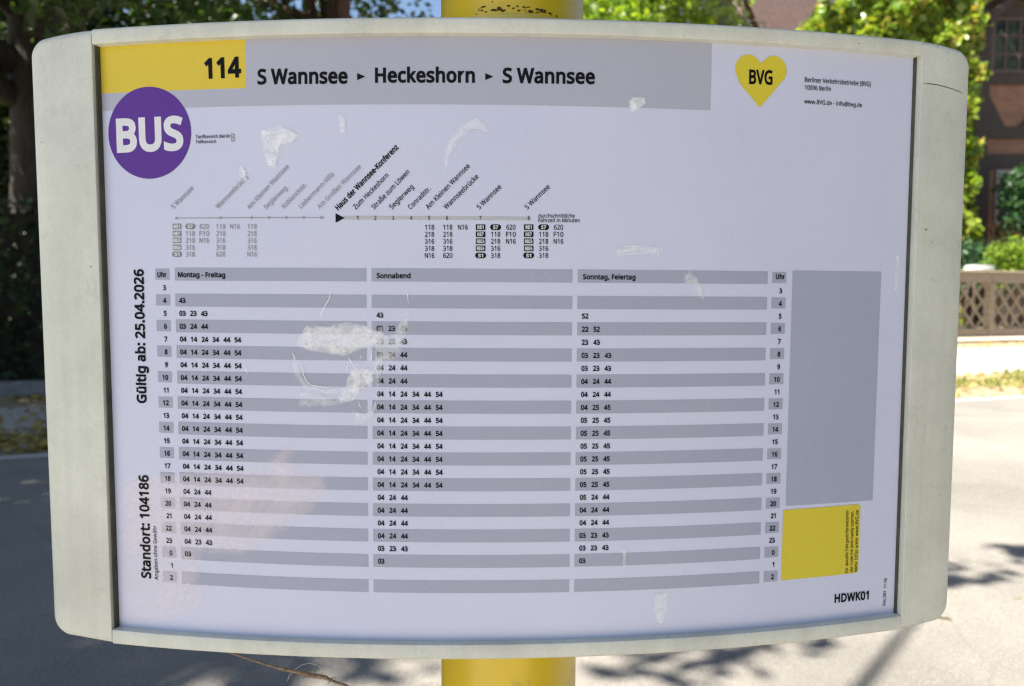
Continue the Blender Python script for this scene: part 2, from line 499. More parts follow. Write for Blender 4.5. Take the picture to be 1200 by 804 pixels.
# ------------------------------------------------------------------ leaves and trees
def leaves(name, P, size, mat, parent=None, width=0.55, fold=0.25, flat=0.0, spread=0.35, facing=None):
    """one small folded leaf per point; flat = how far leaves lie towards horizontal"""
    n = len(P); P = np.asarray(P)
    a = rng.normal(size=(n, 3)); a[:, 2] *= (1-flat); a /= np.linalg.norm(a, axis=1)[:, None]
    c = rng.normal(size=(n, 3)) + (np.array([0, 0, 3.0*flat]))
    if facing is not None: c = rng.normal(size=(n, 3))*0.75 + np.asarray(facing)
    b = np.cross(c, a); b /= (np.linalg.norm(b, axis=1)[:, None]+1e-9)
    nn = np.cross(a, b)
    s = (size*(1+spread*rng.normal(size=n)).clip(0.45, 1.9))[:, None]
    V = np.empty((n, 4, 3))
    V[:, 0] = P - a*s*0.5
    V[:, 1] = P + b*s*width*0.5 + nn*s*fold*0.4 - a*s*0.05
    V[:, 2] = P + a*s*0.5
    V[:, 3] = P - b*s*width*0.5 + nn*s*fold*0.4 - a*s*0.05
    i = np.arange(n)*4
    T = np.concatenate([np.stack([i, i+1, i+2], 1), np.stack([i, i+2, i+3], 1)])
    return mesh_tris(name, V.reshape(-1, 3), T, mat, parent)

def clump_points(C, rad, per, squash=0.75):
    out = []
    for c, r in zip(C, rad):
        k = max(3, int(per*(r**2)))
        v = rng.normal(size=(k, 3)); v /= np.linalg.norm(v, axis=1)[:, None]
        v *= (rng.random(k)**0.45)[:, None]*r
        v[:, 2] *= squash
        out.append(np.asarray(c)+v)
    return np.concatenate(out)

def crown_clumps(c, r, k, rmin, rmax, shell=0.5):
    v = rng.normal(size=(k, 3)); v /= np.linalg.norm(v, axis=1)[:, None]
    v *= (shell+(1-shell)*rng.random(k))[:, None]
    return np.asarray(c)+v*np.asarray(r), rng.uniform(rmin, rmax, k)

def tree(name, label, base, top, r0, crowns, leafmat, barkmat, leaf, per, cat='tree', group=None, limbs=7, lean=None, flat=0.25, extra=None):
    """trunk with limbs reaching into the leaf clumps, crown of single leaves"""
    root = empty(name, base)
    tag(root, label, cat, group)
    base = Vector(base); top = Vector(top)
    C, RR = [], []
    for (c, r, k, a, b) in crowns:
        x, y = crown_clumps(c, r, k, a, b); C.append(x); RR.append(y)
    if extra: C.append(np.array([e[0] for e in extra])); RR.append(np.array([e[1] for e in extra]))
    C = np.concatenate(C); RR = np.concatenate(RR)
    m = MB()
    pts = []; rad = []
    for i in range(9):
        t = i/8
        p = base.lerp(top, t) + Vector((math.sin(t*5+base.x)*0.06, math.cos(t*4+base.y)*0.06, 0))*(1 if 0 < i < 8 else 0)
        pts.append(p); rad.append(r0*(1.35-0.35*min(1, t*6))*(1-0.5*t))
    m.tube(pts, rad, 14)
    idx = rng.permutation(len(C))[:limbs]
    for j in idx:
        t = rng.uniform(0.45, 0.95); s = base.lerp(top, t); e = Vector(C[j])
        mid = s.lerp(e, 0.5)+Vector((0, 0, 0.25*(e-s).length*0.5))
        rr = r0*(1-0.5*t)*0.5
        m.tube([s, s.lerp(mid, .55), mid, e], [rr, rr*.8, rr*.55, rr*.15], 8)
    m.build('trunk', barkmat, root, smooth=True)
    P = clump_points(C, RR, per)
    leaves('crown', P, leaf, leafmat, root, flat=flat)
    return root

# ------------------------------------------------------------------ far side of the road, left: plinth, hedge, trees
pl = MB()
for i in range(11):
    l0 = -12+i*1.25
    a = LD(l0, 4.3, -0.1); b = LD(l0+1.244, 4.3, -0.1); c = LD(l0, 4.52, -0.1)
    pl.obox(a, b-a, c-a, Vector((0, 0, 0.29)))
tag(pl.build('stone_plinth', M['plinth'], bevel=0.01), 'low grey stone plinth wall below the dark hedge', 'wall')

hr = empty('hedge', LD(-5, 4.8)); tag(hr, 'dark clipped hedge in shade above the grey stone plinth', 'hedge')
pts = []
n = 15000
L = rng.uniform(-12.5, 1.6, n); Dd = 4.42+1.0*rng.random(n)**1.6; Z = rng.uniform(0.2, 2.75, n)
for l, d, z in zip(L, Dd, Z):
    b = 0.12*math.sin(l*2.3+z*3)+0.08*math.sin(l*5.1-z*4)
    p = LD(l, d+b, z+0.12*math.sin(l*3.1)); pts.append(p)
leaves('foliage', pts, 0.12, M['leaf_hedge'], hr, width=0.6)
hc = MB()
a = LD(-12.4, 4.82, 0.1); b = LD(1.5, 4.82, 0.1); c = LD(-12.4, 5.25, 0.1)
hc.obox(a, b-a, c-a, Vector((0, 0, 2.3)))
hc.build('branches', M['bark'], hr)

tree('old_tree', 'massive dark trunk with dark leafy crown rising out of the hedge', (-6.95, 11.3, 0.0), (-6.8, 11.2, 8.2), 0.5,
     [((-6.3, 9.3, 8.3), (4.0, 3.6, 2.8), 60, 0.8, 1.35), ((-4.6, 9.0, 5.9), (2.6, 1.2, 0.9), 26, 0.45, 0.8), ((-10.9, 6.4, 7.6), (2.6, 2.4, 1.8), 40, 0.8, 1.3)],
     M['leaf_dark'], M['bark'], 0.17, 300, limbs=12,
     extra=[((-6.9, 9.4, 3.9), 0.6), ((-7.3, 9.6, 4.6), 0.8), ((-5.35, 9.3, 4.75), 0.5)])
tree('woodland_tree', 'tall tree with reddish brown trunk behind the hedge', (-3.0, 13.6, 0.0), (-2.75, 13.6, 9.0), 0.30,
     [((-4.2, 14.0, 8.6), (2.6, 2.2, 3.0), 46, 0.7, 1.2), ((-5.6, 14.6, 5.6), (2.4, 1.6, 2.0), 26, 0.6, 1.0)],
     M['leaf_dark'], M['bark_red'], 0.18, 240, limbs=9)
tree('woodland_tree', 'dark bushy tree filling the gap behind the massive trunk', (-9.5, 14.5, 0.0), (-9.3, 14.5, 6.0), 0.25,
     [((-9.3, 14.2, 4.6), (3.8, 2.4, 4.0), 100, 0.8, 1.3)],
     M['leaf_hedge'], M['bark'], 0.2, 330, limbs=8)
tree('street_tree', 'street tree added out of view to dim the board from the right', (4.2, -0.6, 0.1), (4.3, -1.0, 6.2), 0.2,  # added out of view to cut sky light on the board's right
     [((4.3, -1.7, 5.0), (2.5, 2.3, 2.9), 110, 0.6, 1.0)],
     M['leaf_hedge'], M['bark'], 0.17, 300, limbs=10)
# added hedge, out of view, blocking sky light from the board's right side
hr = empty('hedge', LD(7, -9.9, 0.1)); tag(hr, 'tall green hedge added out of view to dim the board from the right', 'hedge')
n = 9000
pts = [LD(l, d-9.8, z) for l, d, z in zip(rng.uniform(0.6, 15, n), 0.7*rng.random(n)**0.5, rng.uniform(0.15, 3.6, n))]
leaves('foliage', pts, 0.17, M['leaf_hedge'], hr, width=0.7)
hc = MB(); a = LD(0.8, -9.75, 0.1); b = LD(14.8, -9.75, 0.1); c = LD(0.8, -9.4, 0.1)
hc.obox(a, b-a, c-a, Vector((0, 0, 3.3))); hc.build('branches', M['bark'], hr)
# trees behind the board, right of the yellow pole
tree('spring_tree', 'sunlit tree with fresh yellow green leaves right behind the yellow pole', (2.0, 17.5, 0.3), (2.2, 17.4, 8.0), 0.22,
     [((2.7, 17.0, 8.6), (1.7, 1.8, 2.4), 46, 0.5, 0.9), ((1.9, 16.4, 6.6), (1.6, 1.2, 1.6), 20, 0.45, 0.75)],
     M['leaf_spring'], M['bark'], 0.17, 190, limbs=9)
tree('spring_tree', 'leafy tree with bright yellow green leaves just left of the grey green pine', (4.3, 18.6, 0.4), (4.3, 18.5, 9.0), 0.24,
     [((4.0, 18.2, 8.4), (1.5, 1.6, 2.6), 44, 0.5, 0.9), ((3.2, 17.6, 7.4), (0.9, 1.0, 1.2), 12, 0.4, 0.7)],
     M['leaf_spring'], M['bark_red'], 0.17, 200, limbs=9)
tree('pine_tree', 'grey green pine with a bare leaning pale trunk near the tiled roof', (8.1, 20.0, 0.6), (6.3, 20.0, 9.6), 0.17,
     [((5.9, 20.0, 9.3), (1.3, 1.4, 1.7), 34, 0.4, 0.75)],
     M['leaf_grey'], M['bark_pale'], 0.14, 260, limbs=6)
# the street tree this side of the road, whose crown shades the bus stop
tree('street_tree', 'street tree beside the bus stop with a crown shading the board', (-5.4, -1.75, 0.1), (-4.8, -1.1, 5.8), 0.22,
     [((-3.86, -1.25, 6.75), (1.15, 1.0, 1.2), 46, 0.45, 0.7)],
     M['leaf_dark'], M['bark'], 0.15, 480, limbs=10, extra=[((-3.75, 1.1, 6.5), 0.34), ((-2.35, 1.9, 6.5), 0.26), ((-2.05, 2.1, 6.8), 0.2), ((-4.2, 0.9, 6.6), 0.25)])
tree('street_tree', 'larger street tree farther from the board, reaching over the road', (-9.3, -3.2, 0.1), (-8.6, -0.9, 6.4), 0.32,
     [((-10.5, 1.7, 8.2), (3.7, 5.2, 2.2), 170, 0.9, 1.4)],
     M['leaf_dark'], M['bark'], 0.19, 300, limbs=14)

# ------------------------------------------------------------------ far side, right: lattice fence
FD = 4.12
fence = empty('lattice_fence', LD(12, FD)); tag(fence, 'weathered wooden fence with diamond lattice panels above the pale pavement', 'fence')
def fb(m, l0, l1, d0, d1, z0, z1):
    a = LD(l0, d0, z0); b = LD(l1, d0, z0); c = LD(l0, d1, z0)
    m.obox(a, b-a, c-a, Vector((0, 0, z1-z0)))
posts = [5.0+2.03*i-0.42 for i in range(11)]
PZ0, PZ1 = 0.0, 1.40
for k in range(len(posts)-1):
    l0, l1 = posts[k], posts[k+1]
    m = MB(); fb(m, l0+0.002, l1-0.002, FD-0.045, FD+0.045, 1.17, 1.37); m.build('top_rail', M['wood'], fence, bevel=0.008)
    m = MB(); fb(m, l0+0.003, l1-0.003, FD-0.05, FD+0.05, 0.06, 0.22); m.build('bottom_rail', M['wood'], fence, bevel=0.008)
    m = MB(); fb(m, l0+0.002, l1-0.002, FD-0.08, FD+0.08, 1.373, 1.41); m.build('cap_board', M['wood'], fence, bevel=0.006)
    # lattice: two crossing layers of slats clipped to the panel
    m = MB()
    x0, x1, z0, z1 = l0+0.085, l1-0.085, 0.21, 1.18
    for layer, sgn in ((0, 1), (1, -1)):
        c = x0-1.2
        while c < x1+1.2:
            # line x = c + sgn*(z-z0)*0.93
            za, zb = z0, z1
            pts = []
            sl = 0.93*sgn
            lo = z0; hi = z1
            t0 = (x0-c)/sl + z0; t1 = (x1-c)/sl + z0
            lo = max(lo, min(t0, t1)); hi = min(hi, max(t0, t1))
            if hi-lo > 0.05:
                xa = c+sl*(lo-z0); xb = c+sl*(hi-z0)
                dd = FD+(-0.014 if layer else 0.003)
                w = 0.024*math.sqrt(1+0.93**2)
                a = LD(xa-w, dd, lo); b = LD(xa+w, dd, lo); e = LD(xb-w, dd, hi)
                m.obox(a, b-a, LD(xa-w, dd+0.011, lo)-a, e-a)
            c += 0.345
    m.build('lattice_panel', M['wood'], fence)
for l in posts:
    m = MB(); fb(m, l-0.075, l+0.075, FD-0.072, FD+0.06, 0.0, 1.169); m.build('post', M['wood'], fence, bevel=0.008)
# sandy stone edging below the fence
pl = MB()
for i in range(22):
    l0 = 4.4+i*1.0
    a = LD(l0, 3.72, -0.08); b = LD(l0+0.99, 3.72, -0.08); c = LD(l0, 4.42, -0.08)
    pl.obox(a, b-a, c-a, Vector((0, 0, 0.14)))
tag(pl.build('stone_edging', mat_simple('sandstone', (0.45, 0.40, 0.32), 0.9, 0.2, 14), bevel=0.012), 'sandy stone edging under the lattice fence', 'kerb stones')

# ------------------------------------------------------------------ brick house with dark timber, at the right
house = empty('brick_house', (14, 22, 0.7)); tag(house, 'red brick house with dark timber framing and tiled roof behind the ivy', 'house')
HY = 21.0
hx = lambda px: 0.00911 + (px-600)/900*(HY+0.5515)*0.999 + 0.0222*(HY+0.55)   # width of the front, measured off the photograph
w = MB()
w.box(13.35, 21.0, HY, HY+9, 0.5, 9.65)                 # recessed front
w.box(8.4, 12.4, HY-1.4, HY+9, 0.5, 8.2)               # projecting wing under the ivy
w.prism([(8.4, HY-1.4, 8.2), (12.4, HY-1.4, 8.2), (12.4, HY-1.4, 10.2)], (0, 4, 0))
w.build('wall', M['brick'], house)
rf = MB()
rf.prism([(8.2, HY+2.0, 8.9), (21.6, HY+2.0, 8.9), (21.6, HY+6.6, 13.8), (8.2, HY+6.6, 13.8)], (0, -0.14, 0.16))
rf.prism([(8.2, HY+11.2, 8.9), (8.2, HY+6.6, 13.8), (21.6, HY+6.6, 13.8), (21.6, HY+11.2, 8.9)], (0, 0.14, 0.16))
rf.build('roof', M['roof'], house)
ev = MB(); ev.box(13.4, 21.3, HY-0.75, HY-0.003, 9.66, 9.9)
ev.build('eave', mat_simple('orange_brick_eave', (0.36, 0.18, 0.10), 0.8, 0.2, 20), house)
t = MB()
def tb(x0, x1, z0, z1, dy=0.07): t.box(x0, x1, HY-dy, HY+0.01, z0, z1)
# posts, beams, braces, each standing proud of the brick
tb(13.36, 13.72, 0.6, 9.64, 0.09)
tb(13.72, 20.9, 9.18, 9.655, 0.10)
tb(13.72, 20.9, 7.33, 7.62, 0.085)
tb(13.72, 20.9, 5.85, 6.16, 0.085)
tb(13.72, 20.9, 5.02, 5.40, 0.085)
tb(15.36, 15.66, 5.4, 9.18, 0.08)
tb(17.6, 17.9, 0.6, 9.18, 0.08)
def brace(x0, z0, x1, z1, w_):
    t.prism([(x0, HY-0.072, z0), (x0+w_, HY-0.072, z0), (x1+w_, HY-0.072, z1), (x1, HY-0.072, z1)], (0, 0.08, 0))
t.prism([(13.722, HY-0.074, 7.05), (13.722, HY-0.074, 6.163), (14.22, HY-0.074, 6.163)], (0, 0.08, 0))
t.prism([(15.358, HY-0.074, 7.05), (15.358, HY-0.074, 6.163), (14.62, HY-0.074, 6.163)], (0, 0.08, 0))
t.prism([(13.38, HY-0.5, 8.75), (13.38, HY-0.5, 9.05), (14.0, HY-0.5, 9.655), (14.25, HY-0.5, 9.655)], (0, 0.16, 0))
tb(13.722, 13.86, 0.6, 5.02, 0.06)
t.build('timber_frame', M['timber'], house)
def window(x0, x1, z0, z1, matf, nx, nz):
    f = MB(); b = 0.09
    f.box(x0, x1, HY-0.06, HY+0.02, z0, z0+b); f.box(x0, x1, HY-0.06, HY+0.02, z1-b, z1)
    f.box(x0, x0+b, HY-0.058, HY+0.02, z0+b, z1-b); f.box(x1-b, x1, HY-0.058, HY+0.02, z0+b, z1-b)
    for i in range(1, nx):
        x = x0+(x1-x0)*i/nx; f.box(x-0.025, x+0.025, HY-0.05, HY-0.004, z0+b, z1-b)
    for i in range(1, nz):
        z = z0+(z1-z0)*i/nz; f.box(x0+b, x1-b, HY-0.046, HY-0.004, z-0.022, z+0.022)
    fr = f.build('window', matf, house)
    p = MB(); p.quad((x0+b, HY-0.012, z0+b), (x1-b, HY-0.012, z0+b), (x1-b, HY-0.012, z1-b), (x0+b, HY-0.012, z1-b))
    p.build('pane', M['glass'], fr)
window(13.74, 15.34, 7.64, 9.16, M['winbrown'], 4, 3)
window(15.68, 17.58, 7.64, 9.16, M['winbrown'], 4, 3)
window(14.05, 15.9, 3.45, 4.98, M['winwhite'], 3, 2)

# ivy all over the projecting wing
ivy = empty('ivy', (11.3, HY-1.5, 0.7)); tag(ivy, 'sunlit yellow green ivy covering the projecting wing of the brick house', 'ivy')
n = 15000
xs = rng.uniform(7.9, 12.7, n); zs = rng.uniform(0.7, 11.4, n)
P = []
for x, z in zip(xs, zs):
    top = 8.85+(x-8.2)*0.55+0.35*math.sin(x*3.3)+0.25*math.sin(x*7.1)
    edge = 12.45+0.16*math.sin(z*2.9)+0.14*math.sin(z*6.3)
    left = 8.1+0.2*math.sin(z*2.2)
    if z > top or x > edge or x < left: continue
    bul = 0.30+0.22*math.sin(x*2.7+1.3*math.sin(z*1.9))*math.sin(z*2.4)+0.14*math.sin(x*6.1+z*4.7)
    P.append((x, HY-1.42-max(0.03, bul)*rng.random()**0.6, z))
for _ in range(2600):                                    # ivy hanging round the wing's right edge
    z = rng.uniform(1.5, 10.8); y = HY-1.4+rng.uniform(0, 1.3)
    P.append((12.42+0.22*rng.random()+0.1*math.sin(z*4), y, z))
for _ in range(2200):                                    # and over its top
    x = rng.uniform(8.3, 12.4); P.append((x, HY-1.4+rng.uniform(-0.2, 2.2), 8.3+max(0, x-8.4)*0.5+0.5*rng.random()))
leaves('foliage', P, 0.185, M['leaf_ivy'], ivy, width=0.85, fold=0.3, facing=(-0.7, -0.55, 0.55))
m = MB()
for k in range(9):
    x = 8.6+k*0.43; pts = [Vector((x+0.25*math.sin(i*1.1+k), HY-1.44, 0.7+i*1.0)) for i in range(9)]
    m.tube(pts, [0.035-0.003*i for i in range(9)], 6)
m.build('stem', M['bark'], ivy)

# garden plants behind the fence
def shrub(name, label, base, crowns, leafmat, leaf, per, cat='shrub', group=None, barkmat='bark'):
    root = empty(name, base); tag(root, label, cat, group)
    C, RR = [], []
    for (c, r, k, a, b) in crowns:
        x, y = crown_clumps(c, r, k, a, b, 0.35); C.append(x); RR.append(y)
    C = np.concatenate(C); RR = np.concatenate(RR)
    leaves('foliage', clump_points(C, RR, per), leaf, leafmat, root, flat=0.2)
    m = MB(); b = Vector(base)
    for j in rng.permutation(len(C))[:8]:
        e = Vector(C[j]); m.tube([b+Vector((rng.uniform(-.08, .08), rng.uniform(-.08, .08), 0)), b.lerp(e, .5)+Vector((0, 0, .1)), e], [0.035, 0.024, 0.008], 6)
    m.build('stem', M[barkmat], root)
gz = lambda x, y: float(hgt(*ld_of(x, y)))
shrub('conifer_shrub', 'low spreading dark green conifer behind the lattice fence', (11.4, 17.6, gz(11.4, 17.6)),
      [((11.5, 17.5, 2.15), (1.3, 0.8, 0.75), 26, 0.35, 0.6)], M['leaf_conifer'], 0.13, 380)
shrub('small_pine', 'dark green conifer with drooping boughs in front of the house window', (14.6, 19.6, gz(14.6, 19.6)),
      [((14.0, 19.4, 4.3), (1.0, 0.6, 0.6), 30, 0.3, 0.55), ((14.3, 19.6, 3.2), (1.2, 0.6, 0.9), 34, 0.3, 0.55)], M['leaf_conifer'], 0.15, 330, cat='conifer')
shrub('leafy_bush', 'bright green sunlit bush at the right end of the fence', (11.35, 16.2, gz(11.35, 16.2)),
      [((11.45, 16.2, 2.2), (0.5, 0.45, 0.55), 18, 0.22, 0.38)], M['leaf_spring'], 0.12, 560, cat='bush')

# pale oval garden table just behind the fence
tbx, tby = 10.85, 16.45
gt = empty('garden_table', (tbx, tby, gz(tbx, tby))); tag(gt, 'pale oval garden table top showing above the lattice fence', 'table')
bm = bmesh.new()
bmesh.ops.create_cone(bm, cap_ends=True, segments=40, radius1=0.36, radius2=0.32, depth=0.1)
for v in bm.verts: v.co = Vector((v.co.x*1.0+tbx, v.co.y*0.7+tby, v.co.z+2.09))
from_bm('tabletop', bm, M['table'], gt)
zt = gz(tbx, tby)
for sx, sy in ((-1, -1), (1, -1), (1, 1), (-1, 1)):
    m = MB(); m.tube([(tbx+sx*0.24, tby+sy*0.16, zt), (tbx+sx*0.17, tby+sy*0.11, 2.045)], [0.02, 0.024], 8); m.build('leg', M['timber'], gt, smooth=True)

# dry leaves in the gutter and on the verge, thin grass on the verge
P = []
for _ in range(5200):
    l = rng.uniform(-9, 17); u = rng.random()
    d = rng.normal(-0.09, 0.07) if u < 0.4 else (rng.uniform(0.14, 1.4) if u < 0.85 else rng.normal(3.7, 0.12))
    if -0.02 < d < 0.14: d = -0.03
    p = LD(l, d, 0.012+0.012*rng.random()); P.append(p)
for _ in range(2600):
    P.append(LD(rng.uniform(-9, 0.5), 0.3+2.6*rng.random()**1.6, 0.014+0.01*rng.random()))
for _ in range(2600):
    l = rng.uniform(-9, 0.5); u = rng.random()
    d = rng.uniform(0.15, 1.5) if u < 0.55 else (rng.normal(-0.14, 0.08) if u < 0.75 else rng.normal(4.05, 0.13))
    if -0.02 < d < 0.14: d = -0.04
    P.append(LD(l, d, 0.012+0.012*rng.random()))
for _ in range(150):
    P.append(LD(rng.uniform(-7, 8), -6.3*rng.random()**0.8, 0.012))
tag(leaves('leaf_litter', P, 0.085, M['litter'], None, width=0.7, flat=0.75), 'yellow brown dry leaves lying along the far kerb and verge', 'dry leaves', kind='stuff')
P = []
for _ in range(7000):
    l = rng.uniform(3.5, 17); d = rng.uniform(0.18, 1.35)
    if math.sin(l*1.7)+math.sin(d*5+l) < -0.6: continue
    P.append(LD(l, d, 0.035))
tag(leaves('verge_grass', P, 0.10, M['grass'], None, width=0.16, flat=-0.6), 'sunlit yellow green grass tufts on the verge beyond the road', 'grass', kind='stuff')

# ------------------------------------------------------------------ the yellow pole
ZB = 1.516                         # height of the timetable's first row
RC = 1298.06                       # the board's curve, mm
PX, PY = 0.0225, 0.117
pole = empty('bus_stop_pole', (PX, PY, 0.1)); tag(pole, 'round yellow painted steel pole carrying the timetable board', 'pole')
def ringtube(name, prof, mat, parent, seg=64):
    """lathe: (radius, z) profile round the pole's axis"""
    V, F = [], []
    for r, z in prof:
        for k in range(seg):
            a = 2*math.pi*k/seg; V.append((PX+r*math.cos(a), PY+r*math.sin(a), z))
    for i in range(len(prof)-1):
        for k in range(seg):
            a = i*seg+k; b = i*seg+(k+1) % seg; F.append((a, b, b+seg, a+seg))
    return mesh_np(name, V, F, mat, parent, smooth=True)
ringtube('tube', [(0.0, 3.0), (0.056, 3.0), (0.06, 2.996), (0.06, 0.13), (0.06, 0.1)], M['yellow_paint'], pole)
ringtube('base_plate', [(0.0605, 0.125), (0.11, 0.125), (0.113, 0.12), (0.113, 0.1)], M['steel'], pole)
ringtube('collar', [(0.0603, 1.64), (0.0625, 1.641), (0.0632, 1.645), (0.0632, 1.7105), (0.0624, 1.7135), (0.0603, 1.7145)], M['yellow_rim'], pole)
ringtube('collar', [(0.0603, 1.30), (0.0625, 1.301), (0.0632, 1.305), (0.0632, 1.346), (0.0625, 1.349), (0.0603, 1.35)], M['yellow_rim'], pole)
m = MB()                                                # chipped paint above the collar
for k in range(46):
    a = -math.pi/2 + float(np.clip(rng.normal(0.05, 0.3), -0.5, 0.6)); z = 1.7155+abs(rng.normal(0, 0.004)); s = rng.uniform(0.0004, 0.0013)
    pts = []
    for i in range(6):
        b = 2*math.pi*i/6; rr = s*rng.uniform(.6, 1.4); aa = a+rr*1.6*math.cos(b)/0.06
        pts.append(Vector((PX+0.0602*math.cos(aa), PY+0.0602*math.sin(aa), z+rr*0.8*math.sin(b))))
    n0 = len(m.v); m.v += pts; m.f.append(tuple(range(n0, n0+6)))
m.build('rust_fleck', M['rust'], pole)

# ------------------------------------------------------------------ the curved timetable board
board = empty('timetable_board', (PX, 0.03, ZB-0.29))
tag(board, 'curved grey framed bus timetable board mounted on the yellow pole', 'timetable board')
def cyl(s, z, d):
    """mm along the curve, mm up, mm out of the sheet -> world"""
    a = s/RC; r = (RC+d)/1000
    return (r*math.sin(a), RC/1000-r*math.cos(a), ZB+z/1000)
TILT = 0.0048                      # the frame hangs very slightly askew round the sheet
def frm(s, z, d): return cyl(s-TILT*(z+55), z+TILT*(s-22), d)

def bend(bm, fn, step=10.0):
    """cut across the curve, then wrap"""
    xs = [v.co.x for v in bm.verts]; a, b = min(xs), max(xs)
    k = max(1, int(math.ceil((b-a)/step)))
    for i in range(1, k):
        g = list(bm.verts)+list(bm.edges)+list(bm.faces)
        bmesh.ops.bisect_plane(bm, geom=g, plane_co=(a+(b-a)*i/k, 0, 0), plane_no=(1, 0, 0), dist=1e-6)
    for v in bm.verts: v.co = Vector(fn(v.co.x, v.co.y, v.co.z))

def outline_block(pts, d0, d1):
    bm = bmesh.new()
    lo = [bm.verts.new((x, y, d0)) for x, y in pts]; hi = [bm.verts.new((x, y, d1)) for x, y in pts]
    bm.faces.new(lo[::-1]); bm.faces.new(hi)
    for i in range(len(pts)):
        j = (i+1) % len(pts); bm.faces.new((lo[i], lo[j], hi[j], hi[i]))
    bmesh.ops.recalc_face_normals(bm, faces=bm.faces)
    return bm
def rounded(x, y, r, a0, a1, k=8):
    return [(x+r*math.cos(R_(a0+(a1-a0)*i/k)), y+r*math.sin(R_(a0+(a1-a0)*i/k))) for i in range(k+1)]
def bev_front(bm, d1, sel, off, seg):
    es = [e for e in bm.edges if all(abs(v.co.z-d1) < 1e-6 for v in e.verts) and sel((e.verts[0].co+e.verts[1].co)/2)]
    bmesh.ops.bevel(bm, geom=es, offset=off, segments=seg, affect='EDGES', profile=0.5)

TOP_O, TOP_I, BOT_I, BOT_O = 173.4, 162.2, -273.2, -284.9
SL, SR = -283.0, 333.6
EL, ER = -338.5, 382.0
DF = 7.0
def smooth_sharp(o, ang=38):
    try:
        with bpy.context.temp_override(object=o, active_object=o, selected_objects=[o], selected_editable_objects=[o]):
            bpy.ops.object.shade_smooth_by_angle(angle=R_(ang))
    except Exception: pass
# side panels with rounded outer corners
pts = rounded(EL+15, TOP_O-2.6-15, 15, 180, 96) + [(SL-0.35-k, TOP_O+0.4-2.9*(k/40)**2) for k in (30, 20, 10, 0)] + [(SL-0.35, BOT_O-0.5)] + rounded(EL+17, BOT_O+1.8+16, 16, 263, 180)
bm = outline_block(pts, -36, DF+0.5)
bev_front(bm, DF+0.5, lambda c: c.x < SL-1, 7.0, 5)
bev_front(bm, DF+0.5, lambda c: c.x > SL-1, 0.8, 2)
bend(bm, frm); o = from_bm('side_panel', bm, M['paint'], board, True)
pts = [(SR+0.35, BOT_O-0.5)] + rounded(ER-16, BOT_O+1.8+16, 16, 277, 360) + [(ER, y) for y in ()] + rounded(ER-15, TOP_O-2.4-15, 15, 0, 84) + [(SR+0.35+k, TOP_O+0.4-2.6*(k/33)**2) for k in (24, 16, 8, 0)]
bm = outline_block(pts, -36, DF+0.5)
bev_front(bm, DF+0.5, lambda c: c.x > SR+1, 5.5, 5)
bev_front(bm, DF+0.5, lambda c: c.x < SR+1, 0.8, 2)
bend(bm, frm); from_bm('side_panel', bm, M['paint'], board, True)
# rails above and below the sheet
for (z0, z1, up) in ((TOP_I, TOP_O, 1), (BOT_O, BOT_I, 0)):
    bm = outline_block([(SL, z0), (SR, z0), (SR, z1), (SL, z1)], -36, DF)
    bev_front(bm, DF, lambda c: abs(c.y-(TOP_O if up else BOT_O)) < 0.1, 2.6, 4)
    bev_front(bm, DF, lambda c: abs(c.y-(TOP_I if up else BOT_I)) < 0.1, 1.1, 2)
    bend(bm, frm); from_bm('frame_rail', bm, M['paint'], board, True)
for o in board.children: smooth_sharp(o)
# dark strips painting the shaded gap along both sides of the sheet
bm = outline_block([(SL+0.0, BOT_I+0.1), (SL+1.0, BOT_I+0.1), (SL+1.0, TOP_I-0.1), (SL+0.0, TOP_I-0.1)], 0.2, 4.6); bend(bm, frm); from_bm('gap_shade', bm, M['shade_and_chip'], board)
bm = outline_block([(SR-1.0, BOT_I+0.1), (SR-0.02, BOT_I+0.1), (SR-0.02, TOP_I-0.1), (SR-1.0, TOP_I-0.1)], 0.2, 2.6); bend(bm, frm); from_bm('gap_shade', bm, M['shade_and_chip'], board)
# back shell and the clamps that hold the pole
bm = outline_block([(SL-1, BOT_O+4), (SR+1, BOT_O+4), (SR+1, TOP_O-4), (SL-1, TOP_O-4)], -34, -3); bend(bm, frm, 30); from_bm('back_shell', bm, M['shell'], board)
for zc in (1.62, 1.33):
    m = MB(); m.box(PX-0.09, PX+0.09, 0.036, 0.058, zc-0.02, zc+0.02); m.box(PX-0.085, PX-0.066, 0.058, 0.19, zc-0.02, zc+0.02); m.box(PX+0.066, PX+0.085, 0.058, 0.19, zc-0.02, zc+0.02); m.box(PX-0.085, PX+0.085, 0.19, 0.2, zc-0.02, zc+0.02)
    m.build('clamp', M['steel'], board)

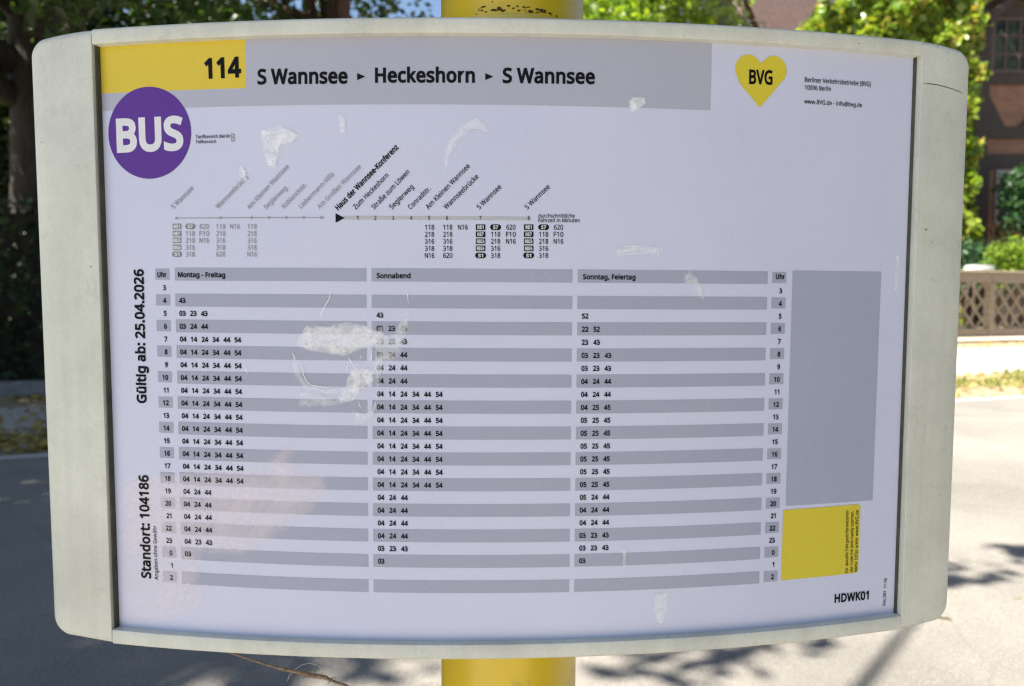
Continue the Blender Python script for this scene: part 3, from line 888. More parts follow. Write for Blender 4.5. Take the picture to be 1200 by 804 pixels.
def hairline(name, pts, w, d, mat, parent=None):
    V, F = [], []
    for i, (x, y) in enumerate(pts):
        x0, y0 = pts[max(i-1, 0)]; x1, y1 = pts[min(i+1, len(pts)-1)]
        L = math.hypot(x1-x0, y1-y0); nx_, ny_ = -(y1-y0)/L*w, (x1-x0)/L*w
        k = 0.25 if i in (0, len(pts)-1) else 1
        V += [cyl(x+nx_*k, y+ny_*k, d), cyl(x-nx_*k, y-ny_*k, d)]
    for i in range(len(pts)-1): F.append((2*i, 2*i+1, 2*i+3, 2*i+2))
    return mesh_np(name, V, F, mat, parent or board)
hairline('hairline_crack', [(334.7, 143.3), (341.1, 143.2), (349.2, 142.9), (355.7, 142.1), (362.4, 141.1), (369.2, 139.7), (373.5, 138.1)], 0.28, 7.75, M['shade_and_chip'])
for pts in ([[(341.1, 34.0), (342.8, 33.1), (344.4, 34.1)], [(348.1, 24.4), (349.9, 22.5)], [(356.0, 168.3), (356.9, 166.5)], [(357.0, 163.3), (357.6, 162.1)], [(346.0, 172.5), (346.5, 170.6)], [(369.4, -122.6), (370.4, -123.6)]]): hairline('paint_chip', pts, 0.45, 7.75, M['shade_and_chip'])

# ------------------------------------------------------------------ the printed sheet
def flat(name, polys, d, mat, parent, fn=cyl, step=8.0):
    bm = bmesh.new()
    for p in polys: bm.faces.new([bm.verts.new((x, y, d)) for x, y in p])
    bmesh.ops.recalc_face_normals(bm, faces=bm.faces)
    for f in bm.faces:
        if f.normal.z < 0: f.normal_flip()
    bend(bm, fn, step)
    return from_bm(name, bm, mat, parent, True)
def rect(x0, x1, y0, y1): return [(x0, y0), (x1, y0), (x1, y1), (x0, y1)]
def disc(x, y, rx, ry, k=72): return [(x+rx*math.cos(2*math.pi*i/k), y+ry*math.sin(2*math.pi*i/k)) for i in range(k)]

paper = flat('timetable_sheet', [rect(SL-2, SR+5, BOT_I-4, TOP_I+4)], 0.0, M['paper'], board)

# letter shapes: advance | outline points | faces, thousandths of an em
GLYPH_BOLD = {
    ',': '215,|166,126 45,126 35,68 31,37 24,4 17,-31 9,-64 -10,-136 106,-136 128,-87 142,-54 155,-22 167,12 178,46 190,90|13.14.0 6.7.8 8.9.6 5.6.9 9.10.5 4.5.10 10.11.4 3.4.11 11.12.3 2.3.12 12.13.2 13.0.2 1.2.0',
    '-': '258,|259,279 -1,279 -1,151 259,151|3.0.2 1.2.0',
    '.': '215,|137,126 107,130 77,126 49,110 29,81 25,43 29,6 49,-22 76,-40 107,-44 138,-40 165,-22 184,5 190,43 184,81 165,110|6.7.5 5.7.8 8.9.5 4.5.2 2.3.4 0.1.13 13.14.0 15.0.14 10.11.9 11.12.9 12.13.9 5.9.13 13.1.5 2.5.1',
    '0': '459,|297,605 229,614 157,605 98,573 55,521 26,456 11,377 6,287 11,196 28,119 58,52 101,1 159,-31 228,-41 284,-35 332,-17 372,13 404,52 426,101 441,156 450,218 452,287 447,377 431,456 400,522 356,573 202,483 229,488 256,483 274,471 290,448 304,409 312,356 315,287 312,218 304,164 290,125 275,102 256,90 229,86 202,90 182,102 167,126 153,164 146,218 143,287 146,356 153,409 167,448 182,471|7.8.44 44.45.7 45.46.7 6.7.46 13.39.40 13.40.12 12.40.11 40.41.11 10.11.41 41.42.10 9.10.42 42.43.9 8.9.43 44.8.43 6.46.47 5.6.47 47.48.5 4.5.48 48.49.4 3.4.49 49.26.3 26.2.3 1.28.0 20.21.33 32.33.21 21.22.32 38.14.15 37.38.15 15.16.37 16.17.37 36.37.17 17.18.36 35.36.18 18.19.35 34.35.19 19.20.34 20.33.34 32.22.31 22.23.31 30.31.23 23.24.30 29.30.24 24.25.29 28.29.25 0.28.25 39.13.14 14.38.39 28.1.27 26.27.1 2.26.1',
    '1': '459,|318,606 215,606 25,458 103,358 190,429 205,441 218,452 230,463 194,444 185,486 184,471 184,456 183,440 183,422 183,400 183,-33 318,-33 183,424|2.3.12 12.11.2 11.10.2 5.8.4 7.16.0 7.0.1 8.5.6 7.1.9 14.15.16 16.7.14 7.6.14 6.5.14 5.4.14 13.14.4 4.8.12 11.12.8 10.11.8 2.10.9 9.1.2 12.3.17 6.7.8 7.9.8 9.10.8 4.12.17 13.4.17',
    '2': '459,|277,608 221,614 182,611 144,604 110,592 78,577 49,558 -2,518 77,421 132,461 160,475 187,484 220,487 250,482 271,471 284,453 289,423 286,394 276,367 260,339 236,308 204,274 164,233 5,73 5,-33 450,-33 450,97 161,97 161,53 270,162 312,204 349,246 381,287 405,330 421,378 427,428 420,481 401,527 369,565 327,592 205,97|8.6.7 9.10.5 4.5.10 10.3.4 6.8.9 9.5.6 2.11.12 12.1.2 23.24.28 28.27.23 27.22.23 3.10.11 11.2.3 31.32.19 18.19.32 32.33.18 17.18.33 33.34.17 16.17.34 34.35.16 35.36.16 15.16.36 36.37.15 14.15.37 37.38.14 39.14.38 28.24.25 22.27.29 21.22.29 29.30.21 20.21.30 30.31.20 31.19.20 14.39.13 39.0.13 12.13.0 1.12.0 25.26.28 26.40.28 27.28.40 29.27.40',
    '3': '459,|321,601 219,614 157,609 104,594 57,573 -8,529 67,428 113,459 131,468 151,477 172,483 194,487 218,488 252,484 273,472 285,457 290,433 287,413 279,396 265,382 246,370 217,362 179,359 90,359 90,232 178,232 377,222 228,296 255,223 280,213 294,201 303,186 306,165 300,130 283,107 251,91 193,84 159,87 122,93 85,104 3,139 3,1 62,-23 104,-34 147,-39 193,-41 269,-36 332,-16 382,15 418,56 439,108 446,163 437,221 254,228|43.38.42 38.39.42 41.42.39 40.41.39 5.6.7 4.5.7 45.36.44 37.44.36 2.10.11 44.37.43 38.43.37 23.24.25 25.22.23 4.7.8 3.4.8 8.9.3 9.10.3 10.2.3 20.27.19 51.52.26 48.49.33 49.50.33 32.33.50 50.51.32 51.26.32 31.32.26 30.31.26 26.52.17 16.17.52 0.16.52 35.46.47 34.35.47 47.48.34 48.33.34 30.26.29 19.27.26 18.19.26 26.17.18 16.0.15 14.15.0 13.14.0 1.13.0 36.45.46 46.35.36 28.29.26 22.25.27 21.22.27 27.20.21 13.1.12 11.12.1 2.11.1 27.25.53 26.27.53 28.26.53',
    '4': '459,|269,609 -16,200 -16,97 476,97 476,226 392,226 392,609 313,467 259,467 261,488 261,475 260,460 260,445 259,431 258,413 258,394 258,374 258,226 139,221 284,419 294,433 305,452 315,470 392,163 258,163 258,-33 392,-33 260,467 258,383 258,97 392,97|1.2.18 24.17.18 8.13.12 12.11.8 15.14.18 1.18.14 14.13.1 13.8.1 3.4.23 4.5.23 20.19.5 21.20.5 10.7.22 9.10.22 0.9.22 22.6.0 17.24.23 23.5.17 16.17.5 5.19.16 28.16.19 14.15.19 13.14.19 19.20.13 12.13.20 11.12.20 20.21.11 1.8.9 9.0.1 18.2.24 2.29.24 7.21.5 6.22.5 22.7.5 8.11.27 7.10.27 21.7.27 11.21.27 15.18.28 19.15.28 3.23.30 25.26.29 30.29.26 24.29.30 23.24.30',
    '5': '459,|56,606 29,285 92,245 126,251 150,255 176,258 196,259 252,252 284,236 301,212 308,175 304,146 295,124 281,108 261,96 233,88 200,85 165,88 129,94 95,105 20,141 18,2 69,-21 109,-32 153,-39 200,-41 268,-35 328,-15 378,18 416,64 439,120 446,183 439,241 417,292 383,332 336,361 282,379 222,384 192,383 165,381 143,378 169,382 176,475 406,475 406,606|23.18.22 18.19.22 21.22.19 20.21.19 2.3.1 3.40.1 0.1.40 25.16.24 17.24.16 5.6.39 6.38.39 24.17.23 18.23.17 40.3.4 4.5.40 5.39.40 41.42.40 0.40.42 26.14.15 37.7.36 30.31.10 31.32.10 14.26.27 13.14.27 27.28.13 12.13.28 28.29.12 11.12.29 29.30.11 30.10.11 10.32.9 32.33.9 8.9.33 33.34.8 34.35.8 7.8.35 36.7.35 26.15.25 16.25.15 7.37.6 38.6.37 43.44.42 0.42.44',
    '6': '459,|326,613 306,614 240,609 183,593 136,566 97,533 67,491 44,446 28,397 18,347 13,296 11,245 15,180 27,123 48,73 76,33 110,-1 150,-23 192,-37 239,-41 299,-34 353,-14 396,21 429,67 447,122 454,184 448,243 429,295 399,336 358,367 310,385 256,391 219,389 184,382 154,368 129,352 108,331 103,324 151,324 152,333 159,372 170,406 185,435 205,458 230,474 264,486 309,490 323,489 339,487 355,485 410,470 410,598 368,610 347,612 213,267 240,270 276,264 299,248 312,223 318,184 311,136 295,107 271,90 237,84 218,87 200,94 186,104 173,119 163,136 155,156 150,177 148,197 151,213 159,230 172,245 191,258 159,370|12.13.70 70.71.12 10.11.37 9.10.37 37.36.9 8.9.36 36.35.8 7.8.35 40.41.34 74.75.38 16.17.65 65.66.16 15.16.66 66.67.15 14.15.67 67.68.14 68.69.14 13.14.69 70.13.69 12.71.72 11.12.72 37.11.72 72.73.37 73.74.37 74.38.37 36.37.38 35.36.38 38.39.35 39.34.35 34.41.35 7.35.41 6.7.41 41.42.6 5.6.42 42.43.5 4.5.43 32.54.55 55.31.32 46.1.45 63.19.20 20.62.63 31.55.56 56.30.31 45.1.2 48.53.47 0.47.53 24.25.59 25.26.59 58.59.26 26.27.58 50.51.49 51.52.49 48.49.52 53.48.52 62.20.21 61.62.21 21.22.61 22.23.61 60.61.23 23.24.60 24.59.60 58.27.57 27.28.57 28.29.57 56.57.29 30.56.29 47.0.46 1.46.0 19.63.18 63.64.18 17.18.64 65.17.64 38.75.54 39.38.54 33.39.54 54.32.33 4.43.44 3.4.44 44.45.3 45.2.3 39.33.76 34.39.76 40.34.76',
    '7': '459,|452,606 2,606 2,475 293,476 58,-32 208,-33 452,511|3.5.6 6.0.3 1.2.3 3.0.1 5.3.4',
    '8': '459,|282,610 229,614 176,610 128,596 87,571 53,538 31,495 25,445 29,404 41,368 61,338 84,312 112,289 98,301 111,311 78,290 50,263 27,230 11,191 6,146 13,92 33,45 68,7 113,-21 168,-36 231,-41 290,-36 344,-19 388,8 423,47 445,95 452,148 446,194 430,233 405,265 375,291 342,313 351,304 338,291 367,313 393,337 414,367 428,403 433,443 427,495 405,538 372,572 331,596 198,486 228,491 260,486 281,476 292,462 297,440 295,423 289,409 278,396 263,384 242,372 232,367 219,373 196,385 179,398 169,409 162,423 160,440 165,462 176,476 200,225 218,234 217,234 250,221 275,207 295,193 307,178 314,164 316,149 311,121 297,101 270,87 229,81 187,87 161,101 147,121 141,147 143,165 150,181 161,197 177,210 96,302 356,304|14.13.12 14.11.89 10.11.14 19.20.84 18.19.84 12.15.16 70.68.69 48.49.2 24.81.23 81.82.23 22.23.82 21.22.82 82.83.21 20.21.83 84.20.83 18.84.85 17.18.85 85.86.17 16.17.86 86.87.16 12.16.87 87.88.12 88.68.12 68.70.12 14.12.70 70.60.14 60.61.14 61.62.14 62.63.14 10.14.63 63.64.10 9.10.64 8.9.64 64.65.8 7.8.65 6.7.65 65.66.6 5.6.66 4.5.66 66.67.4 3.4.67 67.48.3 48.2.3 80.25.26 79.80.26 38.35.90 36.38.37 30.31.76 31.32.76 75.76.32 32.33.75 35.38.34 36.39.40 79.26.27 78.79.27 27.28.78 28.29.78 77.78.29 29.30.77 30.76.77 75.33.74 33.34.74 34.38.74 73.74.38 72.73.38 71.72.38 59.71.38 58.59.38 38.36.58 57.58.36 56.57.36 55.56.36 36.40.55 54.55.40 40.41.54 41.42.54 53.54.42 42.43.53 43.44.53 52.53.44 44.45.52 45.46.52 51.52.46 46.47.51 50.51.47 0.50.47 25.80.24 81.24.80 71.59.69 70.69.59 60.70.59 50.0.49 0.1.49 2.49.1 12.13.89 13.14.89 15.12.89 36.37.90 37.38.90 39.36.90',
    '9': '459,|269,609 223,614 163,607 111,586 66,552 33,506 14,450 7,387 13,328 32,278 61,237 102,206 150,187 203,181 242,183 276,192 306,204 331,221 351,241 357,248 310,248 309,239 302,200 291,166 276,137 256,115 230,98 197,87 151,83 137,83 120,86 104,88 49,103 49,-25 91,-37 114,-39 135,-41 155,-41 220,-36 277,-20 325,6 365,41 394,82 418,126 433,175 443,226 448,277 450,328 446,393 434,449 413,498 386,539 352,571 313,595 191,482 224,488 244,486 261,479 276,468 288,455 298,437 306,416 311,395 313,375 310,359 302,343 289,328 270,314 248,305 221,302 184,308 163,323 149,349 143,388 150,436 167,465 302,202|36.29.35 29.30.35 34.35.30 31.34.30 34.31.33 32.33.31 8.9.72 72.73.8 7.8.73 6.7.73 69.13.14 14.68.69 38.27.37 28.37.27 70.12.13 13.69.70 2.54.55 55.1.2 37.28.36 29.36.28 12.70.11 70.71.11 10.11.71 9.10.71 72.9.71 6.73.74 5.6.74 74.75.5 4.5.75 3.4.75 75.54.3 54.2.3 22.23.16 20.66.67 43.44.17 18.17.44 44.45.18 19.18.45 45.46.19 46.47.19 47.48.63 62.63.48 48.49.62 40.41.25 24.25.41 41.42.24 23.24.42 42.43.23 43.17.23 16.23.17 21.16.17 20.21.17 17.18.20 18.19.20 66.20.19 65.66.19 64.65.19 19.47.64 47.63.64 62.49.61 49.50.61 60.61.50 59.60.50 50.51.59 58.59.51 51.52.58 57.58.52 52.53.57 27.38.39 26.27.39 39.40.26 40.25.26 68.14.15 15.21.68 21.20.68 20.67.68 57.53.56 53.0.56 55.56.0 1.55.0 21.15.76 16.21.76 22.16.76',
    ':': '215,|137,126 107,130 77,126 49,110 29,81 25,43 29,6 49,-22 76,-40 107,-44 138,-40 165,-22 184,5 190,43 184,81 165,110 137,470 107,474 77,470 49,454 29,424 25,387 29,350 48,321 76,303 107,299 138,303 166,321 184,350 190,387 184,424 165,454|6.7.5 5.7.8 8.9.5 1.2.5 4.5.2 2.3.4 22.23.24 21.22.24 20.21.18 18.19.20 13.14.0 15.0.14 27.28.26 25.26.28 28.29.25 29.30.17 16.17.30 31.16.30 10.11.9 11.12.9 12.13.9 5.9.13 1.5.13 13.0.1 21.24.25 25.29.21 29.17.21 18.21.17',
    'B': '521,|45,606 45,-33 280,-33 343,-28 398,-12 446,16 482,56 504,106 511,163 506,211 490,253 464,285 431,308 394,323 383,326 383,279 395,282 428,301 456,325 476,357 488,392 492,433 475,513 423,569 343,598 242,606 183,478 244,478 301,473 332,462 345,447 350,423 346,394 335,378 310,367 254,362 183,362 183,236 259,236 302,233 331,225 349,215 360,203 366,189 368,169 363,137 348,116 320,100 263,94 183,94 434,306|1.49.37 0.1.37 37.36.0 36.26.0 49.1.2 2.48.49 38.35.37 36.37.35 27.25.26 0.26.25 28.29.24 3.47.2 48.2.47 35.38.39 39.34.35 25.27.28 28.24.25 13.14.16 13.16.17 42.43.16 15.42.16 16.14.15 6.7.45 44.45.7 7.8.44 8.9.44 43.44.9 9.10.43 16.43.10 10.11.16 17.16.11 11.50.17 13.17.12 12.18.13 18.19.13 19.20.31 20.21.31 47.3.4 46.47.4 4.5.46 5.6.46 6.45.46 42.15.41 40.41.15 39.40.15 34.39.15 15.14.34 33.34.14 32.33.14 14.13.32 13.19.32 19.31.32 31.21.30 21.22.30 22.23.30 29.30.23 24.29.23 12.17.50 18.12.50',
    'D': '585,|45,606 45,-33 238,-33 332,-25 414,3 480,50 530,115 560,196 569,292 560,384 531,462 483,525 419,570 342,597 256,606 183,478 242,478 301,473 346,457 381,433 405,400 421,352 427,290 414,201 378,143 318,108 226,95 183,95|27.1.2 2.26.27 1.27.15 0.1.15 18.13.17 14.17.13 26.2.3 3.25.26 17.14.16 15.16.14 0.15.14 6.7.23 22.23.7 7.8.22 21.22.8 8.9.21 20.21.9 9.10.20 10.11.20 19.20.11 12.19.11 25.3.4 24.25.4 4.5.24 5.6.24 6.23.24 19.12.18 13.18.12',
    'E': '446,|45,606 45,-33 431,-33 431,96 183,96 183,235 416,235 416,363 183,363 183,476 431,476 431,606|1.4.5 0.1.5 5.8.0 8.9.0 4.1.2 2.3.4 8.5.6 6.7.8 10.11.9 0.9.11',
    'F': '416,|45,606 45,-33 183,-33 183,210 416,210 416,339 183,339 183,476 431,476 431,606|2.3.1 3.6.1 0.1.6 8.9.7 6.3.4 4.5.6 0.6.7 7.9.0',
    'G': '584,|395,611 345,614 251,603 170,573 103,524 55,458 26,377 16,286 25,195 51,115 95,49 156,-1 233,-31 322,-41 382,-39 436,-34 486,-24 557,-2 557,335 293,335 293,205 419,205 419,95 423,95 400,92 373,89 341,88 278,94 233,113 200,141 176,179 163,228 157,286 163,346 180,394 205,432 241,460 286,478 343,484 378,482 413,476 446,466 507,441 560,566 488,592 443,604|7.8.31 31.32.7 32.33.7 6.7.33 2.36.37 27.28.12 3.35.36 36.2.3 12.28.11 28.29.11 10.11.29 9.10.29 29.30.9 8.9.30 31.8.30 6.33.34 5.6.34 4.5.34 34.35.4 35.3.4 25.14.24 40.0.39 26.13.14 14.25.26 1.38.39 39.0.1 21.22.23 23.22.15 23.15.16 16.17.23 21.23.17 17.18.21 42.43.41 43.44.41 24.14.15 15.22.24 41.44.40 44.45.40 0.40.45 27.12.13 13.26.27 21.19.20 38.1.37 2.37.1 21.18.19',
    'H': '594,|183,606 45,606 45,-33 183,-33 183,234 410,234 410,-33 549,-33 549,606 410,606 410,363 183,363|2.3.4 1.2.4 4.11.1 11.0.1 5.6.7 7.8.5 10.5.8 8.9.10 11.4.5 5.10.11',
    'K': '496,|183,606 45,606 45,-33 183,-33 183,207 204,225 394,-33 549,-27 303,321 543,597 388,606 225,421 200,394 175,367 149,340 171,346 172,364|1.2.14 3.4.2 14.2.4 15.13.16 8.11.12 8.5.6 6.7.8 9.10.8 11.8.10 14.4.5 15.14.5 5.8.15 8.12.15 13.15.12 14.15.16 1.14.16 0.1.16',
    'M': '727,|45,606 45,-33 177,-33 177,347 177,377 177,408 176,436 175,463 173,486 174,469 119,469 307,-33 413,-33 604,468 549,468 550,484 548,462 547,436 546,409 545,381 545,352 545,-33 683,-33 683,606 521,606 341,136 384,136 207,606 177,314 545,314 363,192|0.1.10 8.9.7 6.7.10 7.9.10 9.8.10 0.10.8 2.28.1 3.4.10 4.5.10 6.10.5 0.8.27 22.13.21 22.23.13 15.13.23 16.17.13 14.16.13 13.15.14 16.14.15 19.20.13 18.19.13 13.17.18 15.23.24 25.11.12 12.26.25 24.30.16 3.10.28 10.1.28 25.3.28 11.25.28 26.12.20 12.29.20 13.20.29 21.13.29 16.15.24 4.3.25 25.26.30 26.20.30 20.19.30 19.18.30 18.17.30 17.16.30 8.7.27 4.25.30 30.27.7 7.6.30 6.5.30 5.4.30',
    'R': '499,|45,606 45,-33 183,-33 183,204 245,204 384,-33 539,-29 378,242 373,240 405,258 433,284 456,319 472,360 477,410 471,468 450,518 414,558 365,586 306,601 237,606 183,477 231,477 271,474 299,469 316,459 327,448 334,432 337,408 331,372 316,351 287,336 234,331 183,331|2.3.1 31.32.3 1.3.32 0.1.32 32.20.0 23.18.22 19.22.18 31.3.4 4.30.31 22.19.21 20.21.19 0.20.19 5.7.8 7.5.6 10.11.28 11.12.28 27.28.12 12.13.27 26.27.13 13.14.26 14.15.26 25.26.15 15.16.25 5.8.4 30.4.8 29.30.8 9.10.29 10.28.29 25.16.24 16.17.24 23.24.17 18.23.17 29.8.9',
    'S': '440,|279,611 230,614 174,609 123,594 79,568 43,532 22,487 15,436 17,398 26,363 41,333 61,308 86,285 114,265 147,249 184,234 229,217 260,201 280,188 290,176 295,164 297,147 295,129 289,117 278,106 261,97 235,90 201,88 160,90 120,97 83,107 8,136 8,-3 50,-20 75,-28 104,-34 134,-38 165,-40 199,-41 263,-36 320,-20 369,9 406,47 428,97 436,153 430,202 414,245 385,279 350,307 307,329 258,349 218,365 189,379 171,392 161,404 156,416 154,434 156,448 161,460 169,468 183,477 202,482 229,484 262,482 295,476 326,468 385,444 431,568 365,593 325,604|35.29.34 29.30.34 33.34.30 33.30.32 31.32.30 38.27.37 28.36.37 37.27.28 59.60.3 60.2.3 29.35.36 36.28.29 14.52.13 52.53.13 12.13.53 11.12.53 53.54.11 10.11.54 9.10.54 54.55.9 8.9.55 55.56.8 7.8.56 56.57.7 6.7.57 5.6.57 57.58.5 4.5.58 58.59.4 59.3.4 61.62.1 64.0.63 39.25.26 1.62.63 63.0.1 65.68.69 42.43.22 21.22.43 43.44.21 20.21.44 44.45.20 66.67.65 68.65.67 25.39.40 24.25.40 40.41.24 23.24.41 41.42.23 42.22.23 20.45.19 45.46.19 46.47.19 18.19.47 47.48.18 17.18.48 48.49.17 16.17.49 50.16.49 65.69.64 0.64.69 39.26.38 27.38.26 16.50.15 50.51.15 14.15.51 52.14.51 2.60.61 61.1.2',
    'U': '586,|177,606 39,606 39,201 54,106 104,26 184,-25 289,-41 368,-33 432,-9 483,29 519,80 539,139 546,200 546,606 409,606 409,204 405,168 397,140 382,118 362,102 335,92 295,88 240,96 206,117 186,151 177,204|1.2.25 25.0.1 20.21.6 22.6.21 6.22.5 23.5.22 5.23.4 23.24.4 3.4.24 2.3.24 25.2.24 19.7.8 18.19.8 8.9.18 17.18.9 9.10.17 10.11.17 16.17.11 11.12.16 15.16.12 12.13.15 13.14.15 20.6.7 7.19.20',
    'V': '481,|98,606 -47,606 181,-33 300,-33 528,606 382,606 246,218 238,193 231,171 223,149 218,127 213,107 240,140 268,108 263,127 258,148 252,170 244,193 235,216 241,202|2.11.1 18.8.7 8.18.9 1.11.10 10.9.1 9.18.1 0.1.18 6.16.15 15.16.12 16.6.17 3.4.13 14.13.4 15.12.14 14.4.15 6.15.4 4.5.6 11.2.3 3.13.11 9.10.12 8.9.12 12.16.8 16.17.8 7.8.17 17.6.19 10.11.12 11.13.12 13.14.12 7.17.19 18.7.19',
    'W': '746,|111,606 -33,606 136,-33 259,-33 374,363 380,382 384,401 389,419 393,436 396,451 399,464 402,475 370,428 338,475 341,464 344,450 348,435 352,418 357,401 362,383 367,366 485,-33 608,-33 778,606 634,606 540,232 534,207 528,182 523,158 517,135 514,112 542,147 573,107 570,123 567,139 564,158 559,177 555,195 550,215 544,235 432,606 308,606 200,236 195,218 190,199 186,181 181,161 178,143 173,125 171,108 203,147 232,107 229,123 227,140 222,157 219,175 215,193 211,213 206,231 371,354 542,240 203,244|47.46.48 1.2.49 49.48.1 48.46.1 43.44.57 57.58.43 58.42.43 47.48.50 46.47.50 50.45.46 1.46.45 45.44.1 44.43.1 43.42.1 0.1.42 49.2.3 3.51.49 49.51.50 52.53.50 53.54.50 54.55.50 45.50.55 55.56.45 44.45.56 57.44.56 20.4.5 6.7.12 7.8.12 12.8.9 26.27.37 37.38.26 25.26.38 38.39.25 32.22.23 32.23.33 34.33.23 35.34.23 33.34.31 34.35.31 35.36.31 27.31.36 37.27.36 36.35.37 35.23.37 38.37.23 39.38.23 23.24.39 22.32.21 30.21.32 30.32.31 29.30.31 28.29.31 31.27.28 27.26.4 26.25.4 5.4.25 51.3.59 58.57.20 13.41.61 20.5.19 5.6.19 18.19.6 6.12.18 17.18.12 16.17.12 15.16.12 11.40.13 41.13.40 28.27.4 29.28.4 9.10.12 10.11.12 11.13.12 14.15.12 13.14.12 4.20.59 20.57.59 57.56.59 56.55.59 55.54.59 54.53.59 53.52.59 52.51.59 29.4.59 21.30.59 30.29.59 39.24.60 10.9.25 9.8.25 8.7.25 7.6.25 6.5.25 32.33.31 25.39.60 10.25.60 40.11.60 11.10.60 48.49.50 51.52.50 42.58.61 58.20.61 20.19.61 19.18.61 18.17.61 17.16.61 16.15.61 15.14.61 14.13.61 0.42.61',
    'a': '450,|309,460 232,470 185,467 142,458 103,445 41,417 88,303 145,328 173,338 199,345 226,347 254,343 269,335 278,319 283,283 283,291 240,290 144,277 67,247 20,191 4,121 9,72 27,31 53,-2 89,-24 129,-38 172,-41 210,-39 243,-33 273,-20 299,-4 322,17 332,28 294,28 308,-33 418,-33 418,295 408,370 370,428 192,168 254,175 282,176 282,175 275,130 256,104 227,88 188,82 167,85 153,92 146,101 144,118 148,140 161,155 282,291 301,-3|20.21.50 19.20.50 47.26.46 17.52.39 26.47.25 47.48.25 24.25.48 23.24.48 48.49.23 22.23.49 21.22.49 50.21.49 19.50.51 18.19.51 51.52.18 52.17.18 5.6.7 4.5.7 7.8.4 3.4.8 8.9.3 9.2.3 1.10.11 32.31.35 35.36.32 35.31.34 33.30.54 31.32.33 32.36.42 41.42.36 14.41.36 15.14.36 30.33.29 28.29.33 45.28.33 44.45.33 43.44.33 33.32.43 32.42.43 41.14.40 16.40.14 15.36.13 36.37.13 12.13.37 37.38.12 38.0.12 11.12.0 1.11.0 46.26.27 27.28.46 28.45.46 40.16.39 17.39.16 2.9.10 10.1.2 15.13.53 14.15.53 16.14.53 31.33.54 34.31.54',
    'b': '493,|172,642 35,642 35,-33 145,-33 159,22 124,22 139,6 173,-19 219,-35 272,-41 331,-34 383,-11 425,26 457,77 477,141 482,216 469,322 427,403 358,454 273,470 219,464 173,448 138,422 124,406 170,406 169,386 171,408 171,434 172,460 258,346 296,337 321,318 337,279 343,216 337,153 320,113 297,92 261,85 217,92 193,113 177,152 172,215 172,216 175,264 182,297 192,319 206,333 228,342 152,-4 171,447|1.2.23 1.23.22 26.24.25 5.2.3 6.5.3 5.6.4 25.24.23 22.23.24 24.26.22 26.27.22 5.4.39 39.40.5 2.5.40 40.41.2 41.42.2 23.2.42 42.43.23 43.44.23 25.23.44 44.45.25 45.46.25 27.21.49 1.22.28 28.0.1 38.8.37 47.29.20 37.8.9 9.36.37 30.19.29 20.29.19 13.14.34 33.34.14 14.15.33 32.33.15 15.16.32 36.9.10 10.11.36 35.36.11 11.12.35 12.13.35 13.34.35 32.16.31 16.17.31 17.18.31 30.31.18 19.30.18 4.7.8 8.38.4 39.4.38 25.46.47 26.25.47 47.20.26 27.26.20 21.27.20 6.3.48 4.6.48 7.4.48 22.27.49 28.22.49',
    'c': '385,|282,469 244,471 184,464 126,444 78,408 41,357 19,291 11,213 17,136 39,72 75,22 123,-14 180,-34 240,-41 278,-40 311,-34 339,-26 384,-7 384,128 317,99 294,92 269,88 241,86 211,90 191,99 175,114 162,138 153,171 150,213 153,258 162,291 175,315 190,330 212,339 245,343 263,341 285,338 306,331 357,314 400,434 346,455 316,463|23.24.12 12.24.11 10.11.24 24.25.10 9.10.25 25.26.9 8.9.26 26.27.8 7.8.27 28.7.27 7.28.29 6.7.29 29.30.6 5.6.30 30.31.5 4.5.31 31.32.4 3.4.32 32.2.3 36.0.35 22.13.14 14.21.22 35.0.34 1.34.0 20.15.16 19.20.16 16.17.19 17.18.19 38.39.37 39.40.37 41.37.40 21.14.15 15.20.21 37.41.36 0.36.41 23.12.13 13.22.23 2.32.33 33.34.2 34.1.2',
    'd': '493,|458,642 321,642 321,437 322,422 323,402 325,384 323,407 370,407 364,414 343,433 318,450 290,460 258,469 219,471 135,455 67,403 24,321 11,214 24,107 66,26 134,-25 219,-41 257,-39 290,-30 318,-18 343,-2 364,18 370,25 330,25 340,-33 458,-33 197,338 232,345 276,338 301,316 317,277 322,212 322,202 316,143 301,109 277,91 233,84 196,92 173,113 156,152 150,213 156,273 174,315 321,448 336,-7|18.19.43 43.44.18 17.18.44 44.45.17 45.46.17 16.17.46 46.47.16 15.16.47 21.41.42 13.31.32 41.21.22 22.23.41 23.40.41 11.12.32 13.32.12 21.42.20 19.20.42 43.19.42 15.47.31 14.15.31 31.13.14 30.27.26 30.0.7 8.7.0 30.26.29 25.29.26 28.25.26 26.27.28 9.6.8 8.0.9 24.49.28 28.27.39 38.39.27 37.38.27 27.30.37 36.37.30 30.7.36 35.36.7 7.5.35 34.35.5 5.7.6 6.9.3 2.3.9 24.28.23 40.23.28 28.39.40 34.5.33 5.4.33 32.33.4 11.32.4 11.4.3 3.2.11 2.10.11 9.0.1 1.48.9 4.6.3 4.5.6 7.8.6 2.9.48 10.2.48 25.28.49 29.25.49',
